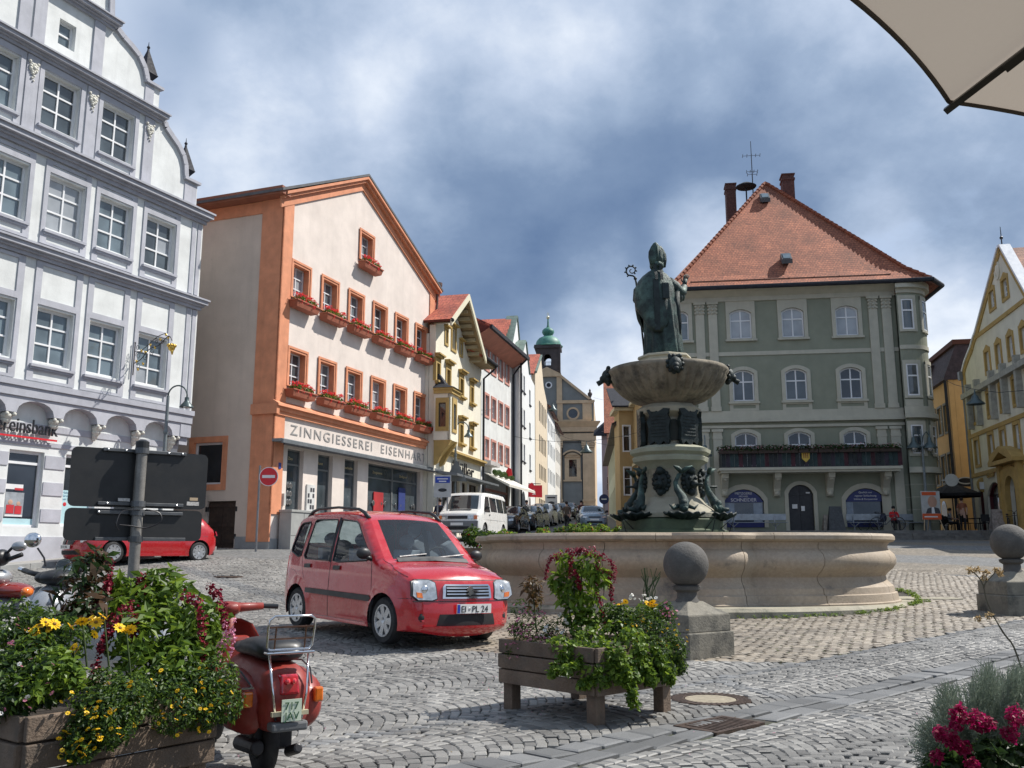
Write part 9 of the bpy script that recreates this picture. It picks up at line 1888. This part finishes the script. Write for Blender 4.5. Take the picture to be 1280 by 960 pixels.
def cafe():
 dk=mat('black parasol cloth',(.012,.012,.013),.8,.2,3);y=51.5;x=(1196-640)/FPX*.984*y;t=empty('parasol',(x,y,2.27),0,'black cafe parasol before the orange ochre house','parasol')
 part('canopy',dk,t,lambda b:b.lathe([(1.55,1.95),(1.55,2.12),(.8,2.45),(.05,2.75)],8,caps=False));part('pole',M['metal_dark'],t,lambda b:b.tube([(0,0,0),(0,0,2.9)],.035,8));part('base',M['metal_dark'],t,lambda b:b.lathe([(.35,0),(.33,.08),(.05,.12)],14))
 for i,(u,y) in enumerate(((1183,50.3),(1199,51),(1213,50.6),(1228,49.8),(1240,49.2))):
  x=(u-640)/FPX*.984*y;t=empty('cafe_table',(x,y,2.27),i,['dark cafe table left under the black parasol','dark cafe table behind the walking person','dark cafe table right of the black parasol pole','dark cafe table before the dark red arch','dark cafe table nearest the folding board'][i],'table','cafe tables');part('table_top',dk,t,lambda b:b.lathe([(.4,.70),(.4,.73)],16));part('table_leg',dk,t,lambda b:(b.tube([(0,0,0),(0,0,.7)],.03,6),b.lathe([(.25,0),(.03,.05)],10)))
  for k in range(2):
   a=1.2+i*.7+k*math.pi*.9;t2=empty('cafe_chair',(x+.65*math.cos(a),y+.65*math.sin(a),2.27),a,['dark cafe chair','dark cafe chair'][k]+[' left under the black parasol',' behind the walking person',' right of the parasol pole',' before the dark red arch',' nearest the folding board'][i]+[', nearer the fountain',', nearer the house'][k],'chair','cafe chairs')
   part('seat',dk,t2,lambda b:b.box(-.2,.2,-.2,.2,.43,.46));part('backrest',dk,t2,lambda b:b.box(.18,.21,-.2,.2,.5,.88));
   for sx in (-1,1):
    for sy in (-1,1):part('leg',dk,t2,lambda b:b.tube([(sx*.17,sy*.17,.44),(sx*.21,sy*.2,0)],.014,5))
cafe()
def big_parasol():
 T=Vector((1.285,2.48,2.56));az=R(146);d=Vector((math.sin(az),math.cos(az),0));C_=T+d*2.4;C_.z=3.37;n=16;Rr=2.4
 t=empty('parasol',(C_.x,C_.y,0),0,'large cream parasol seen from below at the upper right corner','parasol');o=Vector((C_.x,C_.y,0))
 m,nt,N,L,P=_new('cream parasol cloth');P.inputs['Base Color'].default_value=(.56,.51,.45,1);P.inputs['Roughness'].default_value=.9;tl=N.new('ShaderNodeBsdfTranslucent');tl.inputs[0].default_value=(.50,.43,.36,1);mx=N.new('ShaderNodeMixShader');mx.inputs[0].default_value=.36;L.new(P.outputs[0],mx.inputs[1]);L.new(tl.outputs[0],mx.inputs[2]);L.new(mx.outputs[0],N['Material Output'].inputs[0])
 ns=N.new('ShaderNodeTexNoise');ns.inputs['Scale'].default_value=3;ns.inputs['Detail'].default_value=6;tc=N.new('ShaderNodeTexCoord');L.new(tc.outputs['Object'],ns.inputs['Vector']);bp=N.new('ShaderNodeBump');bp.inputs['Strength'].default_value=.5;bp.inputs['Distance'].default_value=.05;L.new(ns.outputs[0],bp.inputs['Height']);L.new(bp.outputs[0],P.inputs['Normal'])
 a0=math.atan2(-d.y,-d.x);A=[a0+2*math.pi*k/n for k in range(n)];ap=Vector((0,0,3.37));cor=[Vector((Rr*math.cos(a),Rr*math.sin(a),2.55)) for a in A]
 hem=mat('dark parasol hem',(.09,.07,.06),.8)
 for k in range(n):
  p,q=cor[k],cor[(k+1) % n]
  def pan(b):
   S_,U=14,12;rows=[]
   for i in range(S_+1):
    s_=i/S_;row=[]
    for j in range(U+1):
     u=j/U;e=p.lerp(q,u);sag=4*u*(1-u);e=e.lerp(Vector((0,0,2.55)),.010*sag*s_);e.z+=.01*sag
     w=ap.lerp(e,s_);w.z -= .05*sag*s_*(1-s_);row.append(tuple(w))
    rows.append(row)
   b.rings(rows,closed=False)
  part('canopy_panel',m,t,pan,smooth=True)
  def hm(b):
   pts=[]
   for j in range(13):u=j/12;e=p.lerp(q,u);sag=4*u*(1-u);e=e.lerp(Vector((0,0,2.55)),.010*sag);e.z+=.01*sag;pts.append(tuple(e))
   b.tube(pts,.007,6)
  part('hem',hem,t,hm)
  rb_=mat('parasol rib',(.07,.062,.056),.5,.1,4)
  e=cor[k]*1.0;k % 2==0 and part('rib',rb_,t,lambda b:(b.tube([tuple(ap.lerp(e,.05)-Vector((0,0,.03))),tuple(ap.lerp(e,.93)-Vector((0,0,.03)))],.017,4),b.tube([tuple(ap.lerp(e,.86)-Vector((0,0,.025))),tuple(ap.lerp(e,1.005)-Vector((0,0,.022)))],.013,4)))
 part('pole',M['metal_grey'],t,lambda b:b.tube([(0,0,0),(0,0,3.3)],.03,12));part('base',M['terr'],t,lambda b:b.box(-.35,.35,-.35,.35,0,.1))
big_parasol()
# ================================================================== PEOPLE
SKIN=mat('skin',(.50,.30,.22),.6,.06,8)
def person(name_lab,pos,rz,h,top,legs,hair,pose='walk',long_=False,bag=None):
 t=empty('person',pos,rz,name_lab,'person',None);k=h/1.72
 J={'pel':(0,0,.93),'che':(0,.01,1.28),'nek':(0,.0,1.45),'hd':(0,.02,1.56),'top':(0,.02,1.68),'shl':(.17,0,1.40),'shr':(-.17,0,1.40),'ell':(.22,.02,1.14),'elr':(-.22,-.03,1.14),'hal':(.22,-.10,.92),'har':(-.21,.10,.93),'hil':(.09,0,.88),'hir':(-.09,0,.88),'knl':(.10,-.12,.50),'knr':(-.10,.06,.49),'ftl':(.10,-.20,.08),'ftr':(-.10,.26,.10),'tol':(.10,-.34,.03),'tor':(-.10,.14,.03)}
 if pose=='sit':J.update(pel=(0,0,.50),che=(0,-.02,.84),nek=(0,-.04,1.0),hd=(0,-.06,1.12),top=(0,-.06,1.24),shl=(.17,-.02,.96),shr=(-.17,-.02,.96),ell=(.22,-.12,.72),elr=(-.22,-.12,.72),hal=(.1,-.34,.68),har=(-.1,-.34,.68),hil=(.09,-.02,.48),hir=(-.09,-.02,.48),knl=(.12,-.44,.48),knr=(-.12,-.44,.50),ftl=(.12,-.46,.08),ftr=(-.14,-.40,.08),tol=(.12,-.60,.03),tor=(-.14,-.54,.03))
 if pose=='stand':J.update(knl=(.10,-.02,.49),knr=(-.10,.0,.49),ftl=(.11,0,.08),ftr=(-.11,0,.08),tol=(.12,-.15,.03),tor=(-.12,-.15,.03),hal=(.12,-.26,1.1),har=(-.12,-.26,1.12),ell=(.24,-.02,1.14),elr=(-.24,-.02,1.14))
 Rd={'pel':.13,'che':.145,'nek':.055,'hd':.085,'top':.06,'shl':.062,'shr':.062,'ell':.045,'elr':.045,'hal':.03,'har':.03,'hil':.095,'hir':.095,'knl':.062,'knr':.062,'ftl':.042,'ftr':.042,'tol':.03,'tor':.03}
 E=[('pel','che'),('che','nek'),('nek','hd'),('hd','top'),('che','shl'),('che','shr'),('shl','ell'),('shr','elr'),('ell','hal'),('elr','har'),('pel','hil'),('pel','hir'),('hil','knl'),('hir','knr'),('knl','ftl'),('knr','ftr'),('ftl','tol'),('ftr','tor')]
 names=list(J);me=bpy.data.meshes.new('body');me.from_pydata([Vector(J[n_])*k for n_ in names],[(names.index(a),names.index(b)) for a,b in E],[]);me.materials.append(SKIN);me.materials.append(top);me.materials.append(legs)
 o=link('body',me,t);sk=o.modifiers.new('skin','SKIN');lay=me.skin_vertices[0] if me.skin_vertices else None
 if lay is None:bpy.context.view_layer.update();lay=me.skin_vertices[0] if me.skin_vertices else None
 for i,n_ in enumerate(names):
  lay.data[i].radius=(Rd[n_]*k*(1.0 if n_ not in ('pel','che') else 1.15),Rd[n_]*k*(.85 if n_ in ('pel','che') else 1));lay.data[i].use_root=n_=='pel'
 s2=o.modifiers.new('sub','SUBSURF');s2.levels=1;s2.render_levels=1
 dg=bpy.context.evaluated_depsgraph_get();m2=bpy.data.meshes.new_from_object(o.evaluated_get(dg));o.modifiers.clear();o.data=m2;m2.name='body'
 m2.materials.clear();[m2.materials.append(q) for q in (SKIN,top,legs)]
 hip=J['pel'][2]*k+.02;nk=J['nek'][2]*k-.01;hz=min(J['hal'][2],J['har'][2])*k
 for p in m2.polygons:
  c=p.center;arm=abs(c.x)>.17*k and c.z>J['pel'][2]*k-.2
  hd_=min((c-Vector(J['hal'])*k).length,(c-Vector(J['har'])*k).length)<(.12 if long_ else .3)*k
  p.material_index=0 if c.z>nk or (arm and hd_) or (pose != 'sit' and hd_ and abs(c.y)>.06) else (1 if c.z>hip else 2)
  if pose=='sit' and c.y<-.15*k and c.z<.62*k:p.material_index=2
  if c.z<.07*k:p.material_index=2
  p.use_smooth=True
 hx=Vector(J['top'])*k;part('hair',hair,t,lambda b:(b.ball((hx.x,hx.y+.015,hx.z-.04*k),.098*k,12,8,.95,1.05,1.0)),smooth=True)
 part('nose',SKIN,t,lambda b:b.ball((hx.x,hx.y-.10*k,hx.z-.12*k),.018*k,6,5,1,1,1.4))
 for s_ in ('hal','har'):
  w=Vector(J[s_])*k;e=Vector(J['ell' if s_=='hal' else 'elr'])*k;dd=(w-e).normalized()
  def hd(b):
   b.tube([tuple(w),tuple(w+dd*.07*k)],[.028*k,.034*k],7)
   sd=dd.cross(Vector((0,1,0)));sd=sd.normalized() if sd.length>.1 else Vector((1,0,0))
   for i in range(4):q=w+dd*.07*k+sd*(i-1.5)*.016*k;b.tube([tuple(q),tuple(q+dd*(.065-.01*abs(i-1.2))*k+Vector((0,-.012,0)))],[.0085*k,.007*k],5)
   b.tube([tuple(w+dd*.02*k-sd*.03*k),tuple(w+dd*.06*k-sd*.055*k)],[.01*k,.008*k],5)
  part('hand',SKIN,t,hd,smooth=True)
 if long_==2:part('skirt',legs,t,lambda b:b.lathe([(.13*k,.98*k),(.17*k,.85*k),(.2*k,.55*k)],12),smooth=True)
 return t
C=lambda n,c:mat(n,c,.85,.12,6)
br=C('dark brown hair',(.03,.018,.012));bl=C('black hair',(.012,.011,.012))
def put(u,v_foot,y,z=None):x=(u-640)/FPX*.984*y;return (x,y,float(gz(x,y)) if z is None else z)
person('woman with dark hair and brown top walking between the parked cars',put(709,0,50.5),R(160),1.68,C('olive brown top',(.10,.07,.05)),C('black trousers',(.015,.015,.018)),br,'walk',True)
person('person with short dark hair walking beyond the woman in the street',put(727.5,0,60),R(20),1.72,C('dark red shirt',(.12,.04,.04)),C('black trousers',(.015,.015,.018)),bl,'walk')
person('person in light blue shirt standing beyond the black hatchback',put(658.5,0,58),R(10),1.75,C('light blue shirt',(.30,.38,.55)),C('grey trousers',(.08,.08,.09)),bl,'stand',True)
person('person in navy jacket standing by the shop window left of the van',put(548,0,38.6),R(-40),1.74,C('navy jacket',(.03,.04,.09)),C('blue jeans',(.05,.08,.16)),br,'stand',True)
person('person in red jacket sitting on the silver bench with a bicycle',(put(1120,0,47.75)[0],47.75,2.27-.02),R(-6),1.74,C('bright red jacket',(.52,.015,.02)),C('black trousers',(.015,.015,.018)),bl,'sit',True)
person('person with bare arms standing at the butcher shop window',put(1066,0,49.3,2.3),R(170),1.72,C('dark tank top',(.04,.035,.04)),C('navy trousers',(.02,.02,.05)),br,'stand')
person('person in orange shirt walking past the black cafe parasol',put(1207,0,48.6,2.27),R(150),1.76,C('orange brown shirt',(.28,.10,.055)),C('dark trousers',(.02,.02,.024)),br,'walk')
person('person in pale grey shirt sitting under the black parasol',put(1190,0,50.2,2.27),R(60),1.72,C('pale grey shirt',(.30,.30,.31)),C('dark trousers',(.02,.02,.024)),bl,'sit')
tag(part('backpack',C('dark rucksack',(.02,.025,.05)),None,lambda b:b.ball((0,0,.22),.22,12,8,.8,.6,1.1),loc=(put(1107,0,47.75)[0],47.75,2.72),smooth=True),'dark rucksack on the silver bench beside the person in red','backpack')
